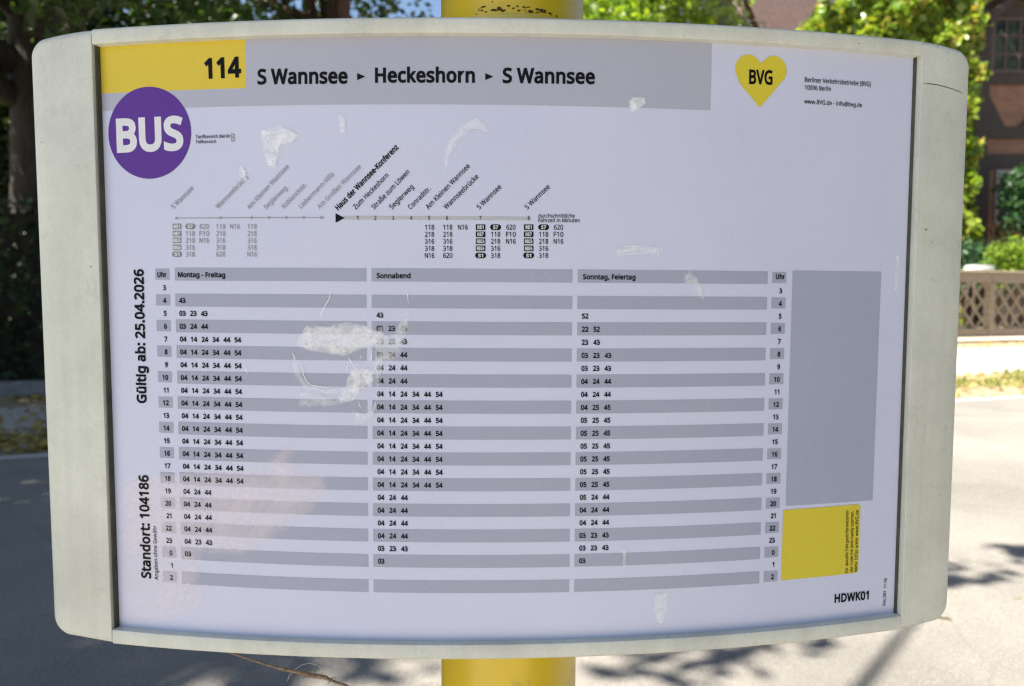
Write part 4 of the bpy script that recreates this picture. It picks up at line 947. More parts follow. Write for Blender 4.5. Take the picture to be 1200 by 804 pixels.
    'e': '452,|294,464 234,471 172,463 116,439 71,400 38,347 17,284 11,212 19,139 40,76 77,25 127,-12 186,-34 250,-41 295,-39 334,-33 369,-23 425,-3 425,130 348,100 320,92 289,87 256,85 209,93 179,113 159,148 156,168 444,168 444,245 439,306 420,361 389,407 346,443 234,347 257,344 274,336 286,325 296,309 302,286 302,290 160,290 161,297 179,325 201,341 301,290|8.9.25 25.26.8 7.8.26 43.33.2 33.1.2 12.23.11 23.24.11 10.11.24 9.10.24 25.9.24 7.26.40 6.7.40 5.6.40 40.41.5 4.5.41 41.42.4 3.4.42 42.43.3 43.2.3 37.44.39 21.22.14 34.35.0 19.16.17 17.18.19 21.14.15 20.21.15 15.16.20 16.19.20 27.28.38 28.29.38 39.38.29 29.30.39 37.39.30 30.31.37 36.37.31 31.32.36 35.36.32 0.35.32 14.22.13 12.13.22 23.12.22 40.26.38 1.33.34 34.0.1 27.38.26 38.39.44 40.38.44',
    'f': '276,|255,645 226,646 179,641 137,627 100,600 74,561 59,513 54,459 54,456 -21,432 -21,342 299,342 299,463 191,463 191,457 194,494 202,512 211,519 230,523 241,522 255,520 269,516 313,504 352,621 303,636 280,641 191,408 54,408 54,-33 191,-33 192,463 54,342 191,342|9.10.27 8.9.27 27.10.31 8.27.26 26.14.8 7.8.14 14.13.7 6.7.13 19.0.18 1.18.0 18.1.17 22.23.24 22.24.21 20.21.24 25.20.24 0.19.20 20.25.0 11.12.26 14.26.12 14.12.30 6.13.15 5.6.15 15.16.5 4.5.16 3.4.16 16.17.3 2.3.17 17.1.2 13.14.30 15.13.30 11.26.32 26.27.31 28.29.31 31.29.32 26.31.32',
    'g': '493,|268,466 219,471 132,454 65,398 24,316 11,214 24,111 65,30 133,-24 219,-41 270,-36 314,-22 351,3 369,24 322,24 324,50 323,34 322,17 322,4 322,-10 315,-51 300,-78 274,-95 235,-101 194,-99 156,-93 122,-83 45,-50 45,-188 100,-209 141,-219 186,-224 234,-225 299,-220 356,-202 402,-170 434,-124 453,-70 458,-8 458,463 341,463 331,406 370,406 350,428 311,452 208,342 230,346 262,342 284,333 300,319 312,297 320,262 323,213 323,198 321,165 317,139 310,120 301,107 290,96 276,89 257,85 234,83 197,91 173,112 156,151 150,214 153,257 161,291 174,317 189,332 321,-17 337,436|30.25.29 25.26.29 28.29.26 27.28.26 5.6.64 64.65.5 65.66.5 4.5.66 66.67.4 3.4.67 10.60.61 47.0.46 24.31.32 32.23.24 10.61.9 62.9.61 1.45.46 46.0.1 31.24.30 25.30.24 9.62.8 62.63.8 7.8.63 6.7.63 64.6.63 3.67.68 68.69.3 2.3.69 69.45.2 45.1.2 37.38.12 13.12.38 17.18.12 15.16.13 52.53.38 38.39.52 43.41.42 42.39.43 40.43.39 34.35.21 35.36.21 20.21.36 36.37.20 37.12.20 12.18.19 11.19.18 58.59.15 57.58.15 56.57.15 15.13.56 55.56.13 54.55.13 13.38.54 38.53.54 52.39.51 39.42.51 50.51.42 49.50.42 42.41.49 48.49.41 23.32.33 22.23.33 33.34.22 34.21.22 11.18.10 18.17.10 17.14.10 60.10.14 48.41.47 0.47.41 41.44.0 19.11.70 15.59.60 60.14.15 13.16.14 12.13.14 17.12.14 12.19.70 20.12.70 43.40.71 41.43.71 44.41.71',
    'h': '495,|172,642 35,642 35,-33 172,-33 172,221 175,265 181,297 193,318 207,332 231,342 264,346 296,341 313,330 323,311 328,273 328,-33 464,-33 464,282 458,337 443,385 414,424 374,451 327,466 273,470 242,468 212,461 182,450 155,434 131,414 123,403 170,403 169,381 171,397 171,414 172,430 172,444|1.2.29 29.28.1 29.31.30 1.28.27 3.4.2 29.2.4 4.5.29 5.6.29 31.29.6 6.7.31 28.30.33 27.28.33 33.34.27 34.26.35 1.27.0 23.10.11 25.9.10 24.25.10 10.23.24 14.15.16 16.17.14 14.17.13 17.18.13 18.19.13 12.13.19 19.20.12 20.21.12 11.12.21 21.22.11 23.11.22 31.7.8 8.9.31 32.31.9 9.25.32 32.25.33 34.33.25 26.34.25 28.29.30 32.30.31 30.32.33 27.34.35 0.27.35',
    'i': '207,|172,463 35,463 35,-33 172,-33 131,619 104,625 76,619 51,604 34,578 30,546 34,514 51,488 76,473 104,467 131,473 156,487 174,514 178,546 174,578 156,605|11.12.10 9.10.12 8.9.6 6.7.8 14.15.16 16.17.14 17.18.4 19.4.18 12.13.14 9.12.14 14.17.9 17.4.9 6.9.4 4.5.6 3.0.2 1.2.0',
    'k': '428,|171,642 35,642 35,-33 171,-33 171,143 182,152 319,-33 475,-27 278,244 464,454 312,463 165,307 155,297 146,284 137,273 126,260 117,249 122,254 170,254 169,236 170,255 171,275 171,291 171,314|16.17.15 1.2.16 16.15.1 17.16.19 17.19.18 1.15.14 14.13.1 13.12.1 12.11.1 8.5.6 6.7.8 10.8.9 22.21.8 3.4.2 16.2.4 19.16.4 4.5.19 5.8.19 8.18.19 14.15.18 20.14.18 18.8.20 8.21.20 14.20.21 13.14.21 21.22.13 12.13.22 11.12.22 8.10.23 1.11.0 15.17.18 11.22.23 22.8.23 0.11.23',
    'l': '207,|172,642 35,642 35,-33 172,-33|1.2.3 3.0.1',
    'n': '495,|354,461 276,471 244,469 213,463 184,452 156,436 132,414 124,404 163,404 152,463 35,463 35,-33 172,-33 172,221 178,281 193,317 218,337 265,346 296,341 313,330 323,311 328,273 328,-33 464,-33 464,282 453,363 415,425 157,437|9.6.5 10.7.6 6.9.10 3.4.8 12.13.11 10.11.13 7.10.13 13.14.7 14.15.7 15.8.7 6.7.8 5.6.8 8.4.27 18.1.17 2.17.1 21.22.23 23.24.21 21.24.20 24.25.20 19.20.25 25.26.19 26.0.19 18.19.0 1.18.0 8.15.16 3.8.16 16.17.3 17.2.3 5.8.27 9.5.27',
    'o': '485,|307,463 244,471 178,463 120,441 72,403 38,351 17,289 11,216 15,160 28,110 48,65 75,29 110,-2 150,-24 194,-37 241,-41 291,-37 336,-24 378,-2 413,29 440,65 459,111 471,160 475,216 468,289 447,351 411,403 364,441 200,337 243,346 273,342 295,332 311,315 324,291 332,258 336,216 333,174 325,140 312,115 295,99 273,88 243,84 212,88 191,98 174,115 161,140 153,174 150,215 156,275 174,315|7.8.47 6.7.47 15.41.14 41.42.14 28.29.2 14.42.13 42.43.13 12.13.43 43.44.12 11.12.44 10.11.44 44.45.10 9.10.45 45.46.9 8.9.46 47.8.46 6.47.48 5.6.48 48.49.5 4.5.49 3.4.49 49.28.3 28.2.3 30.31.0 1.30.0 21.22.36 35.36.22 22.23.35 40.16.17 39.40.17 17.18.39 38.39.18 18.19.38 19.20.38 37.38.20 20.21.37 21.36.37 35.23.34 23.24.34 33.34.24 24.25.33 32.33.25 25.26.32 31.32.26 26.27.31 0.31.27 41.15.16 16.40.41 30.1.29 2.29.1',
    'r': '331,|335,464 267,471 233,467 200,456 172,440 147,418 126,394 119,384 164,384 156,463 35,463 35,-33 172,-33 172,228 173,249 267,407 272,340 284,339 159,429 269,377 273,382|7.6.10 8.4.18 6.7.8 8.5.6 10.6.5 5.9.10 1.15.0 2.3.15 15.1.2 11.12.13 10.11.13 7.10.13 13.14.7 8.7.14 15.3.8 4.8.3 5.8.18 9.5.18 8.14.15 14.19.15 0.15.20 16.17.19 20.19.17 15.19.20',
    's': '384,|244,469 201,471 128,462 66,436 22,388 8,326 13,283 29,248 55,219 87,199 121,182 161,166 198,150 223,138 238,129 244,122 246,118 247,114 244,102 237,94 216,85 178,82 146,85 113,92 82,102 9,133 9,-3 57,-23 92,-33 132,-39 177,-41 231,-37 280,-25 322,-3 354,29 375,70 381,119 376,159 361,194 336,222 306,243 270,261 231,277 195,291 169,303 152,313 145,319 142,324 142,327 143,332 149,338 166,344 197,347 224,345 250,340 277,332 333,311 383,427 318,452 282,462|28.23.27 24.27.23 27.24.26 25.26.24 30.21.29 22.29.21 29.22.28 23.28.22 11.43.10 43.44.10 9.10.44 44.45.9 8.9.45 45.46.8 7.8.46 46.47.7 6.7.47 5.6.47 47.48.5 4.5.48 48.49.4 3.4.49 49.50.3 2.3.50 50.51.2 54.0.53 1.53.0 58.59.55 58.55.56 56.57.58 20.31.32 19.20.32 32.33.19 18.19.33 33.34.18 34.35.18 17.18.35 35.36.17 16.17.36 36.37.16 37.38.16 15.16.38 38.39.15 14.15.39 39.40.14 13.14.40 40.41.13 12.13.41 42.12.41 55.59.54 0.54.59 21.30.31 31.20.21 12.42.11 43.11.42 53.1.52 51.52.1 2.51.1',
    't': '289,|177,561 79,561 48,461 -20,430 -20,342 302,342 302,463 177,463 177,408 41,408 41,124 46,72 62,27 90,-5 124,-26 161,-38 199,-41 222,-40 246,-36 267,-32 305,-18 305,105 253,87 240,86 225,83 214,83 197,86 188,92 181,104 177,129 41,342 177,342|3.4.9 9.2.3 7.0.1 9.4.30 2.9.8 8.7.2 7.1.2 25.16.17 17.24.25 16.25.26 23.18.19 19.22.23 22.19.20 20.21.22 24.17.18 18.23.24 16.26.15 14.15.26 26.27.14 13.14.27 12.13.27 27.28.12 11.12.28 10.11.28 29.10.28 5.6.8 7.8.6 5.8.31 8.9.30 10.29.30 30.29.31 8.30.31',
    'u': '495,|168,463 30,463 30,146 36,92 51,44 80,5 120,-22 167,-37 220,-41 251,-39 282,-33 311,-22 339,-8 364,13 372,24 332,24 343,-33 460,-33 460,463 324,463 324,207 321,165 314,132 303,111 288,97 265,87 231,84 200,89 183,99 173,118 168,155 338,-8|9.26.8 27.8.26 8.27.7 6.7.27 27.28.6 5.6.28 4.5.28 28.29.4 3.4.29 2.3.29 29.30.2 1.2.30 30.0.1 14.13.17 17.13.16 12.16.13 15.12.13 13.14.15 11.31.15 10.11.15 25.10.15 24.25.15 23.24.15 15.14.23 22.23.14 21.22.14 14.17.21 20.21.17 17.18.20 18.19.20 10.25.9 26.9.25 12.15.31 16.12.31',
    'z': '377,|373,463 12,463 12,342 209,347 -2,57 -2,-33 379,-33 379,88 165,83 373,366|4.5.8 3.9.0 8.5.6 6.7.8 1.2.3 3.0.1 4.8.3 9.3.8',
    'ü': '495,|168,463 30,463 30,146 36,92 51,44 80,5 120,-22 167,-37 220,-41 251,-39 282,-33 311,-22 339,-8 364,13 372,24 332,24 343,-33 460,-33 460,463 324,463 324,207 321,165 314,132 303,111 288,97 265,87 231,84 200,89 183,99 173,118 168,155 197,615 173,618 148,615 125,601 106,577 103,546 106,517 124,491 147,478 173,472 199,478 223,491 239,517 244,546 239,576 223,601 347,615 323,618 298,615 274,601 258,576 253,546 258,517 273,492 297,478 323,472 349,478 373,491 389,517 394,546 389,576 373,601 338,-8|1.2.30 36.37.38 38.39.36 33.34.36 34.35.36 26.8.9 8.26.27 42.43.41 43.44.41 31.32.44 44.45.31 45.46.31 8.27.7 6.7.27 27.28.6 5.6.28 4.5.28 28.29.4 3.4.29 2.3.29 30.2.29 1.30.0 40.41.39 36.39.41 41.44.36 44.32.36 33.36.32 53.54.55 51.52.48 48.49.51 50.51.49 16.13.12 15.12.13 13.16.17 17.14.13 15.13.14 17.18.20 19.20.18 58.59.57 59.60.57 60.61.47 61.62.47 11.63.15 10.11.15 25.10.15 24.25.15 23.24.15 15.14.23 22.23.14 21.22.14 14.17.21 17.20.21 55.56.57 53.55.57 52.53.57 57.60.52 48.52.60 60.47.48 10.25.9 26.9.25 12.15.63 16.12.63',
    ' ': '208,||',
}
GLYPH_REGULAR = {
    '(': '240,|234,583 144,584 104,528 73,473 49,412 34,350 24,286 21,220 24,155 34,92 50,31 73,-29 104,-83 144,-138 234,-137 192,-69 164,-16 142,41 127,100 118,160 114,221 122,313 143,404 177,488|7.8.20 6.7.20 14.15.13 23.0.1 13.15.12 15.16.12 11.12.16 16.17.11 10.11.17 17.18.10 9.10.18 18.19.9 8.9.19 20.8.19 6.20.21 5.6.21 21.22.5 4.5.22 3.4.22 22.23.3 2.3.23 23.1.2',
    ')': '240,|97,584 6,582 49,515 77,461 97,403 113,344 123,282 126,221 123,160 113,100 97,41 77,-16 49,-69 7,-137 97,-138 137,-83 168,-29 190,31 207,92 216,155 220,220 216,286 207,350 190,412 168,473 137,528|12.13.14 1.2.0 18.19.8 7.8.19 19.20.7 20.21.7 12.14.15 11.12.15 15.16.11 10.11.16 16.17.10 9.10.17 17.18.9 18.8.9 7.21.6 21.22.6 5.6.22 22.23.5 4.5.23 23.24.4 3.4.24 24.25.3 2.3.25 0.2.25',
    '-': '258,|237,257 21,257 21,173 237,173|1.2.3 3.0.1',
    '.': '215,|130,105 107,108 84,105 64,93 50,73 47,43 50,14 64,-6 84,-19 107,-22 130,-19 150,-6 163,14 168,43 163,73 150,93|6.7.5 5.7.8 8.9.5 4.5.2 2.3.4 0.1.13 13.14.0 15.0.14 10.11.9 11.12.9 12.13.9 5.9.13 13.1.5 2.5.1',
    '0': '459,|290,584 229,592 164,584 112,556 74,510 47,449 33,374 28,287 33,199 49,126 77,64 115,18 166,-10 229,-19 279,-14 321,2 357,29 385,64 405,108 420,161 428,220 430,287 425,374 410,449 381,510 342,556 194,504 229,510 264,504 290,487 310,458 325,414 334,358 337,287 334,216 325,159 310,115 290,86 264,69 229,63 194,69 167,86 147,116 132,159 124,216 121,287 124,358 132,414 147,458 167,487|7.8.44 44.45.7 45.46.7 6.7.46 13.39.40 13.40.12 12.40.11 40.41.11 10.11.41 41.42.10 9.10.42 42.43.9 8.9.43 44.8.43 6.46.47 5.6.47 47.48.5 4.5.48 48.49.4 3.4.49 49.26.3 26.2.3 38.14.15 37.38.15 1.28.0 19.20.34 33.34.20 20.21.33 32.33.21 21.22.32 37.15.16 16.17.37 36.37.17 17.18.36 35.36.18 18.19.35 19.34.35 32.22.31 22.23.31 30.31.23 23.24.30 29.30.24 24.25.29 28.29.25 0.28.25 39.13.14 14.38.39 28.1.27 26.27.1 2.26.1',
    '1': '459,|296,584 222,584 56,454 106,389 176,446 191,458 203,469 215,479 211,481 207,485 206,470 206,455 205,439 205,422 205,400 205,-11 296,-11 206,471|2.3.4 0.1.7 11.12.7 10.11.7 8.7.9 7.1.9 14.15.16 16.0.14 13.14.0 0.7.13 7.12.13 5.6.9 4.5.9 2.4.9 9.1.2 9.6.17 7.8.17 8.9.17 10.7.17',
    '2': '459,|272,587 221,592 185,589 150,583 118,571 89,558 62,540 29,515 81,451 121,480 151,496 183,506 221,509 257,503 286,488 305,462 311,424 307,389 296,358 278,326 253,294 220,259 180,218 27,64 27,-11 428,-11 428,75 139,75 139,62 255,177 296,219 332,260 362,299 385,339 400,383 405,428 399,475 382,516 354,548 318,572 152,75|6.7.8 23.24.28 28.27.23 6.8.9 9.5.6 3.10.11 11.2.3 29.21.22 2.11.12 12.1.2 29.22.27 23.27.22 5.9.10 4.5.10 10.3.4 13.14.39 0.13.39 31.32.19 18.19.32 32.33.18 17.18.33 33.34.17 16.17.34 34.35.16 35.36.16 15.16.36 36.37.15 14.15.37 37.38.14 39.14.38 28.24.25 21.29.30 20.21.30 30.31.20 31.19.20 13.0.12 1.12.0 25.26.28 26.40.28 27.28.40 29.27.40',
    '3': '459,|304,581 218,592 161,587 111,573 68,554 23,524 72,458 102,478 122,488 144,498 167,504 191,509 219,510 259,505 288,489 306,466 312,434 308,407 298,383 279,365 255,349 221,340 180,337 112,337 112,254 179,254 378,244 227,274 262,244 291,232 311,216 324,193 328,164 321,121 298,90 257,70 194,62 156,65 117,72 78,83 25,106 25,16 69,-2 108,-12 149,-17 193,-19 265,-14 323,4 367,32 399,68 418,113 424,163 416,216 255,250|43.38.42 38.39.42 41.42.39 40.41.39 5.6.7 4.5.7 12.1.11 45.36.44 37.44.36 2.10.11 11.1.2 44.37.43 38.43.37 23.24.25 25.22.23 4.7.8 3.4.8 8.9.3 9.10.3 10.2.3 21.27.20 14.0.13 50.51.32 51.52.32 48.49.33 49.50.33 50.32.33 32.52.31 52.26.31 30.31.26 16.17.26 26.52.16 35.46.47 34.35.47 47.48.34 48.33.34 30.26.29 18.19.26 26.17.18 0.14.15 15.16.0 16.52.0 36.45.46 46.35.36 28.29.26 22.25.27 27.21.22 1.12.13 13.0.1 19.20.26 27.25.53 20.27.26 26.27.53 28.26.53',
    '4': '459,|280,587 6,193 6,119 454,119 454,204 370,204 370,587 299,489 283,489 283,487 283,474 282,459 282,444 281,430 280,412 280,394 280,374 280,204 104,202 266,432 275,445 286,463 295,480 370,141 280,141 280,-11 370,-11 282,457 280,119 370,119|1.2.18 1.18.19 24.17.18 1.19.0 22.21.12 27.12.21 10.11.21 21.22.10 22.9.10 3.4.23 4.5.23 9.22.7 8.9.7 17.24.23 23.5.17 16.17.5 7.22.14 13.14.22 22.12.13 11.10.20 19.20.10 10.9.19 9.8.19 0.19.8 8.7.0 7.6.0 18.2.24 2.28.24 14.15.7 6.7.5 15.16.5 5.7.15 11.20.27 21.11.27 3.23.29 25.26.28 29.28.26 24.28.29 23.24.29',
    '5': '459,|76,584 52,296 97,268 122,273 147,277 174,280 197,281 259,273 299,253 322,221 330,176 325,140 314,112 295,91 270,75 237,66 200,63 162,66 124,73 86,84 41,107 40,16 76,0 114,-11 155,-17 199,-19 263,-13 319,5 363,35 397,75 418,125 424,183 418,235 398,280 368,315 327,341 277,357 221,362 193,361 168,359 146,356 144,355 156,497 384,497 384,584|23.18.22 18.19.22 21.22.19 20.21.19 2.3.1 3.41.1 39.5.6 38.39.6 25.16.24 17.24.16 40.4.5 5.39.40 24.17.23 18.23.17 41.3.4 4.40.41 1.41.42 0.1.42 26.14.15 14.26.27 27.13.14 37.7.36 29.30.11 10.11.30 30.31.10 31.32.10 13.27.28 12.13.28 28.29.12 29.11.12 10.32.9 32.33.9 8.9.33 33.34.8 34.35.8 7.8.35 36.7.35 26.15.25 16.25.15 7.37.6 38.6.37 43.44.42 0.42.44',
    '6': '459,|325,591 306,592 244,587 192,572 149,548 113,518 86,480 65,437 49,392 40,344 35,295 33,245 37,183 48,130 67,84 93,47 123,17 159,-3 197,-15 239,-19 294,-13 342,5 380,36 409,77 426,127 432,184 427,238 410,284 383,321 347,348 305,364 255,369 222,367 191,361 165,349 143,335 125,316 114,302 127,302 130,336 138,377 149,415 167,448 190,475 221,494 259,507 308,512 325,511 342,509 360,506 388,499 388,581 364,588 345,590 208,288 241,292 285,285 316,263 333,230 340,184 332,129 312,92 280,69 238,62 213,66 190,74 171,87 155,106 143,126 134,149 128,174 126,198 130,220 140,242 157,262 180,277 129,320|36.37.38 12.13.70 70.71.12 71.72.12 11.12.72 10.11.37 9.10.37 37.36.9 36.39.9 8.9.39 75.34.35 17.65.16 65.66.16 15.16.66 66.67.15 14.15.67 67.68.14 68.69.14 13.14.69 70.13.69 11.72.73 37.11.73 38.37.73 73.74.38 74.75.38 75.35.38 38.35.76 8.39.40 7.8.40 40.41.7 6.7.41 41.42.6 5.6.42 42.43.5 43.4.5 32.54.55 55.31.32 1.46.0 46.1.45 63.19.20 20.62.63 31.55.56 56.30.31 45.1.2 48.53.47 23.24.60 59.60.24 24.25.59 25.26.59 58.59.26 26.27.58 50.51.49 51.52.49 48.49.52 53.48.52 62.20.21 61.62.21 21.22.61 22.23.61 23.60.61 58.27.57 27.28.57 28.29.57 56.57.29 30.56.29 0.46.47 47.53.0 19.63.18 63.64.18 17.18.64 65.17.64 34.75.54 33.34.54 54.32.33 4.43.44 3.4.44 44.45.3 45.2.3 36.38.76 39.36.76',
    '7': '459,|430,584 24,584 24,497 327,497 92,-11 194,-11 430,516|3.5.6 6.0.3 1.2.3 3.0.1 5.3.4',
    '8': '459,|278,588 229,592 180,588 137,575 100,554 71,525 52,488 47,444 50,409 61,378 78,351 99,328 125,307 138,300 122,292 92,273 67,248 46,219 32,186 28,146 34,98 52,57 82,24 122,0 172,-14 231,-19 286,-14 335,1 374,25 404,59 424,101 430,148 425,188 411,222 389,250 362,274 331,294 311,303 326,310 353,330 376,352 395,378 407,408 411,443 406,488 387,525 359,555 322,575 191,507 228,513 267,507 295,493 313,471 319,441 316,417 308,398 294,381 276,366 253,353 232,342 209,354 185,366 164,381 150,397 141,417 138,441 144,471 162,493 189,244 217,258 225,255 259,241 287,226 310,209 326,191 335,171 339,148 332,112 312,84 277,66 229,59 180,66 146,84 126,112 119,146 122,170 131,192 144,212 164,228|20.21.83 83.84.20 19.20.84 18.19.84 84.85.18 17.18.85 48.49.2 13.88.68 68.69.13 69.60.13 60.61.13 3.67.48 48.2.3 24.81.23 81.82.23 22.23.82 21.22.82 83.21.82 17.85.86 16.17.86 86.87.16 15.16.87 87.88.15 14.15.88 88.13.14 13.61.12 61.62.12 11.12.62 62.63.11 10.11.63 9.10.63 63.64.9 8.9.64 64.65.8 7.8.65 6.7.65 65.66.6 5.6.66 4.5.66 66.67.4 67.3.4 80.25.26 26.79.80 72.37.71 58.59.37 57.58.37 51.47.50 0.50.47 29.30.77 76.77.30 30.31.76 31.32.76 75.76.32 32.33.75 74.75.33 33.34.74 79.26.27 78.79.27 27.28.78 28.29.78 29.77.78 74.34.73 34.35.73 35.36.73 72.73.36 37.72.36 57.37.38 56.57.38 38.39.56 55.56.39 39.40.55 40.41.55 54.55.41 41.42.54 53.54.42 42.43.53 43.44.53 52.53.44 44.45.52 45.46.52 51.52.46 47.51.46 25.80.24 81.24.80 71.37.70 37.59.70 69.70.59 60.69.59 50.0.49 0.1.49 2.49.1',
    '9': '459,|264,588 223,592 168,586 122,567 82,537 53,496 35,445 29,387 34,333 51,289 77,252 113,225 155,208 204,203 239,205 269,213 295,223 317,238 335,256 346,270 334,270 331,236 323,195 312,157 294,124 271,98 240,78 202,65 152,61 135,61 117,64 99,67 71,74 71,-8 95,-15 116,-17 136,-19 154,-19 216,-14 269,1 312,24 348,56 375,93 397,135 412,180 421,229 426,278 428,328 424,390 413,442 394,488 369,525 339,554 304,575 182,503 223,510 249,507 272,498 291,485 306,468 318,446 327,423 333,398 335,374 331,352 321,331 304,311 281,295 253,284 220,280 175,287 146,308 128,342 121,388 129,443 150,480 333,253|35.30.34 31.34.30 30.35.29 34.31.33 32.33.31 8.9.72 72.73.8 7.8.73 6.7.73 73.74.6 5.6.74 28.36.37 69.13.14 14.68.69 38.27.37 28.37.27 70.12.13 13.69.70 2.54.55 55.1.2 29.35.36 36.28.29 12.70.11 70.71.11 10.11.71 9.10.71 72.9.71 5.74.75 4.5.75 3.4.75 75.54.3 54.2.3 67.16.17 19.18.21 18.19.20 44.45.21 19.21.45 45.46.19 46.47.19 63.64.47 47.48.63 62.63.48 48.49.62 25.40.41 24.25.41 41.42.24 23.24.42 42.43.23 22.23.43 43.44.22 44.21.22 17.76.20 67.17.20 66.67.20 65.66.20 20.19.65 19.47.65 47.64.65 62.49.61 49.50.61 60.61.50 59.60.50 50.51.59 58.59.51 51.52.58 57.58.52 53.57.52 27.38.39 26.27.39 39.40.26 40.25.26 68.14.15 15.16.68 16.67.68 57.53.56 53.0.56 55.56.0 1.55.0 18.20.76 21.18.76',
    '@': '721,|449,579 387,584 309,577 240,557 180,524 129,482 89,428 60,367 41,298 36,225 44,136 72,60 118,-1 180,-46 257,-74 347,-82 398,-80 444,-73 486,-63 531,-46 531,31 480,15 439,3 394,-5 347,-7 277,0 220,20 175,53 142,98 122,156 115,227 120,286 133,340 155,388 185,429 223,463 269,488 324,503 387,509 447,502 501,482 545,451 578,408 600,353 607,287 605,249 598,215 588,186 575,165 558,152 540,148 526,151 514,159 505,174 502,206 502,209 502,215 502,223 503,234 511,406 480,416 448,422 413,426 377,428 325,422 281,404 245,374 218,335 201,288 196,237 204,173 231,121 275,88 334,76 376,81 411,98 439,123 453,146 443,146 450,126 471,101 499,83 536,76 572,81 603,96 628,117 649,144 665,177 677,211 683,249 685,286 680,351 663,410 637,461 601,504 557,538 506,563 423,350 426,350 421,259 414,213 400,177 378,156 345,148 318,153 299,167 286,194 280,235 283,265 290,294 303,319 321,338 345,351 379,355 393,355 409,353 447,136|8.9.30 12.28.11 10.11.28 28.29.10 9.10.29 30.9.29 8.30.31 7.8.31 31.32.7 32.33.7 6.7.33 36.3.35 14.26.13 27.13.26 4.34.35 35.3.4 13.27.12 28.12.27 6.33.34 5.6.34 34.4.5 104.105.72 103.73.74 24.15.16 16.23.24 103.74.102 63.112.113 113.114.63 15.24.25 104.72.73 73.103.104 65.111.112 64.65.112 112.63.64 38.1.37 2.37.1 15.25.14 26.14.25 72.105.71 105.106.71 70.71.106 106.107.70 69.70.107 107.108.69 68.69.108 108.109.68 67.68.109 109.110.67 66.67.110 110.111.66 111.65.66 37.2.36 3.36.2 62.115.97 97.98.61 62.97.61 77.79.80 53.54.77 22.17.18 18.21.22 100.78.77 77.54.100 54.55.100 55.56.100 56.57.100 99.100.57 57.58.99 98.99.58 61.98.60 40.96.39 0.39.96 82.50.51 50.82.83 83.49.50 87.88.46 45.46.88 88.89.45 44.45.89 89.90.44 90.91.44 43.44.91 91.92.43 49.83.84 48.49.84 84.85.48 85.86.48 47.48.86 86.87.47 87.46.47 43.92.42 92.93.42 41.42.93 93.94.41 95.41.94 21.18.19 19.20.21 82.51.81 80.81.51 51.52.80 77.80.52 53.77.52 98.58.59 60.98.59 41.95.40 96.40.95 23.16.17 17.22.23 102.74.75 75.76.102 76.78.102 101.102.78 78.100.101 115.62.114 63.114.62 39.0.38 1.38.0 78.76.116 77.78.116 79.77.116',
    'A': '512,|297,586 216,586 -16,-11 81,-11 149,166 360,166 429,-11 528,-11 262,481 256,480 248,486 252,470 259,452 264,435 269,420 272,411 330,252 181,252 240,411 244,421 249,435 253,449 258,465 256,460|2.3.4 4.17.2 17.1.2 18.19.10 11.20.21 10.19.20 20.11.10 1.17.18 18.10.1 8.13.14 13.8.12 22.12.8 9.22.8 0.15.16 5.6.7 5.7.16 0.16.7 8.14.15 15.0.8 17.4.5 5.16.17 22.9.11 10.11.9 9.8.10 8.0.10 1.10.0 12.22.23 11.21.23 22.11.23',
    'B': '521,|67,584 67,-11 279,-11 339,-6 389,9 432,33 463,68 483,112 489,163 485,206 471,242 449,269 420,289 387,302 361,309 361,296 386,303 415,319 439,340 456,366 467,397 470,432 455,502 410,550 338,576 241,584 161,500 245,500 306,495 345,481 366,458 373,423 367,386 350,361 315,346 255,340 161,340 161,258 260,258 305,255 340,246 363,232 379,215 387,194 390,168 384,129 363,99 327,79 264,72 161,72|1.49.37 0.1.37 37.36.0 36.26.0 49.1.2 2.48.49 38.35.37 36.37.35 27.25.26 0.26.25 41.15.40 40.15.39 34.39.15 15.14.34 14.33.34 24.28.29 3.47.2 48.2.47 35.38.39 39.34.35 25.27.28 28.24.25 6.7.45 44.45.7 7.8.44 8.9.44 43.44.9 9.10.43 42.43.10 10.11.42 11.12.42 32.17.18 18.19.32 31.32.19 19.20.31 20.21.31 30.31.21 21.22.30 23.30.22 47.3.4 46.47.4 4.5.46 5.6.46 6.45.46 42.12.41 12.13.41 15.41.13 13.16.15 14.15.16 33.14.16 16.17.33 17.32.33 30.23.29 24.29.23',
    'C': '507,|368,589 324,592 259,586 202,569 153,543 112,506 79,461 57,410 42,351 38,287 45,201 68,126 107,65 160,18 229,-10 312,-19 357,-18 395,-13 430,-6 471,7 471,92 424,80 392,73 358,68 322,66 265,73 219,92 184,124 157,168 142,222 136,286 140,335 150,380 165,418 186,449 213,473 245,492 282,502 323,506 359,504 391,497 421,487 459,472 497,553 452,571 411,583|9.10.29 29.30.9 30.31.9 8.9.31 3.35.36 14.26.13 27.13.26 34.35.4 35.3.4 13.27.12 27.28.12 11.12.28 10.11.28 29.10.28 8.31.32 7.8.32 6.7.32 32.33.6 5.6.33 33.34.5 34.4.5 15.24.25 39.0.38 1.38.0 24.15.16 16.23.24 38.1.37 2.37.1 44.42.43 22.17.18 21.22.18 18.19.21 19.20.21 42.44.41 40.41.44 45.40.44 23.16.17 17.22.23 0.39.40 40.45.0 15.25.14 26.14.25 37.2.36 3.36.2',
    'F': '416,|67,584 67,-11 161,-11 161,232 394,232 394,317 161,317 161,498 409,498 409,584|2.3.1 3.6.1 0.1.6 8.9.7 6.3.4 4.5.6 0.6.7 7.9.0',
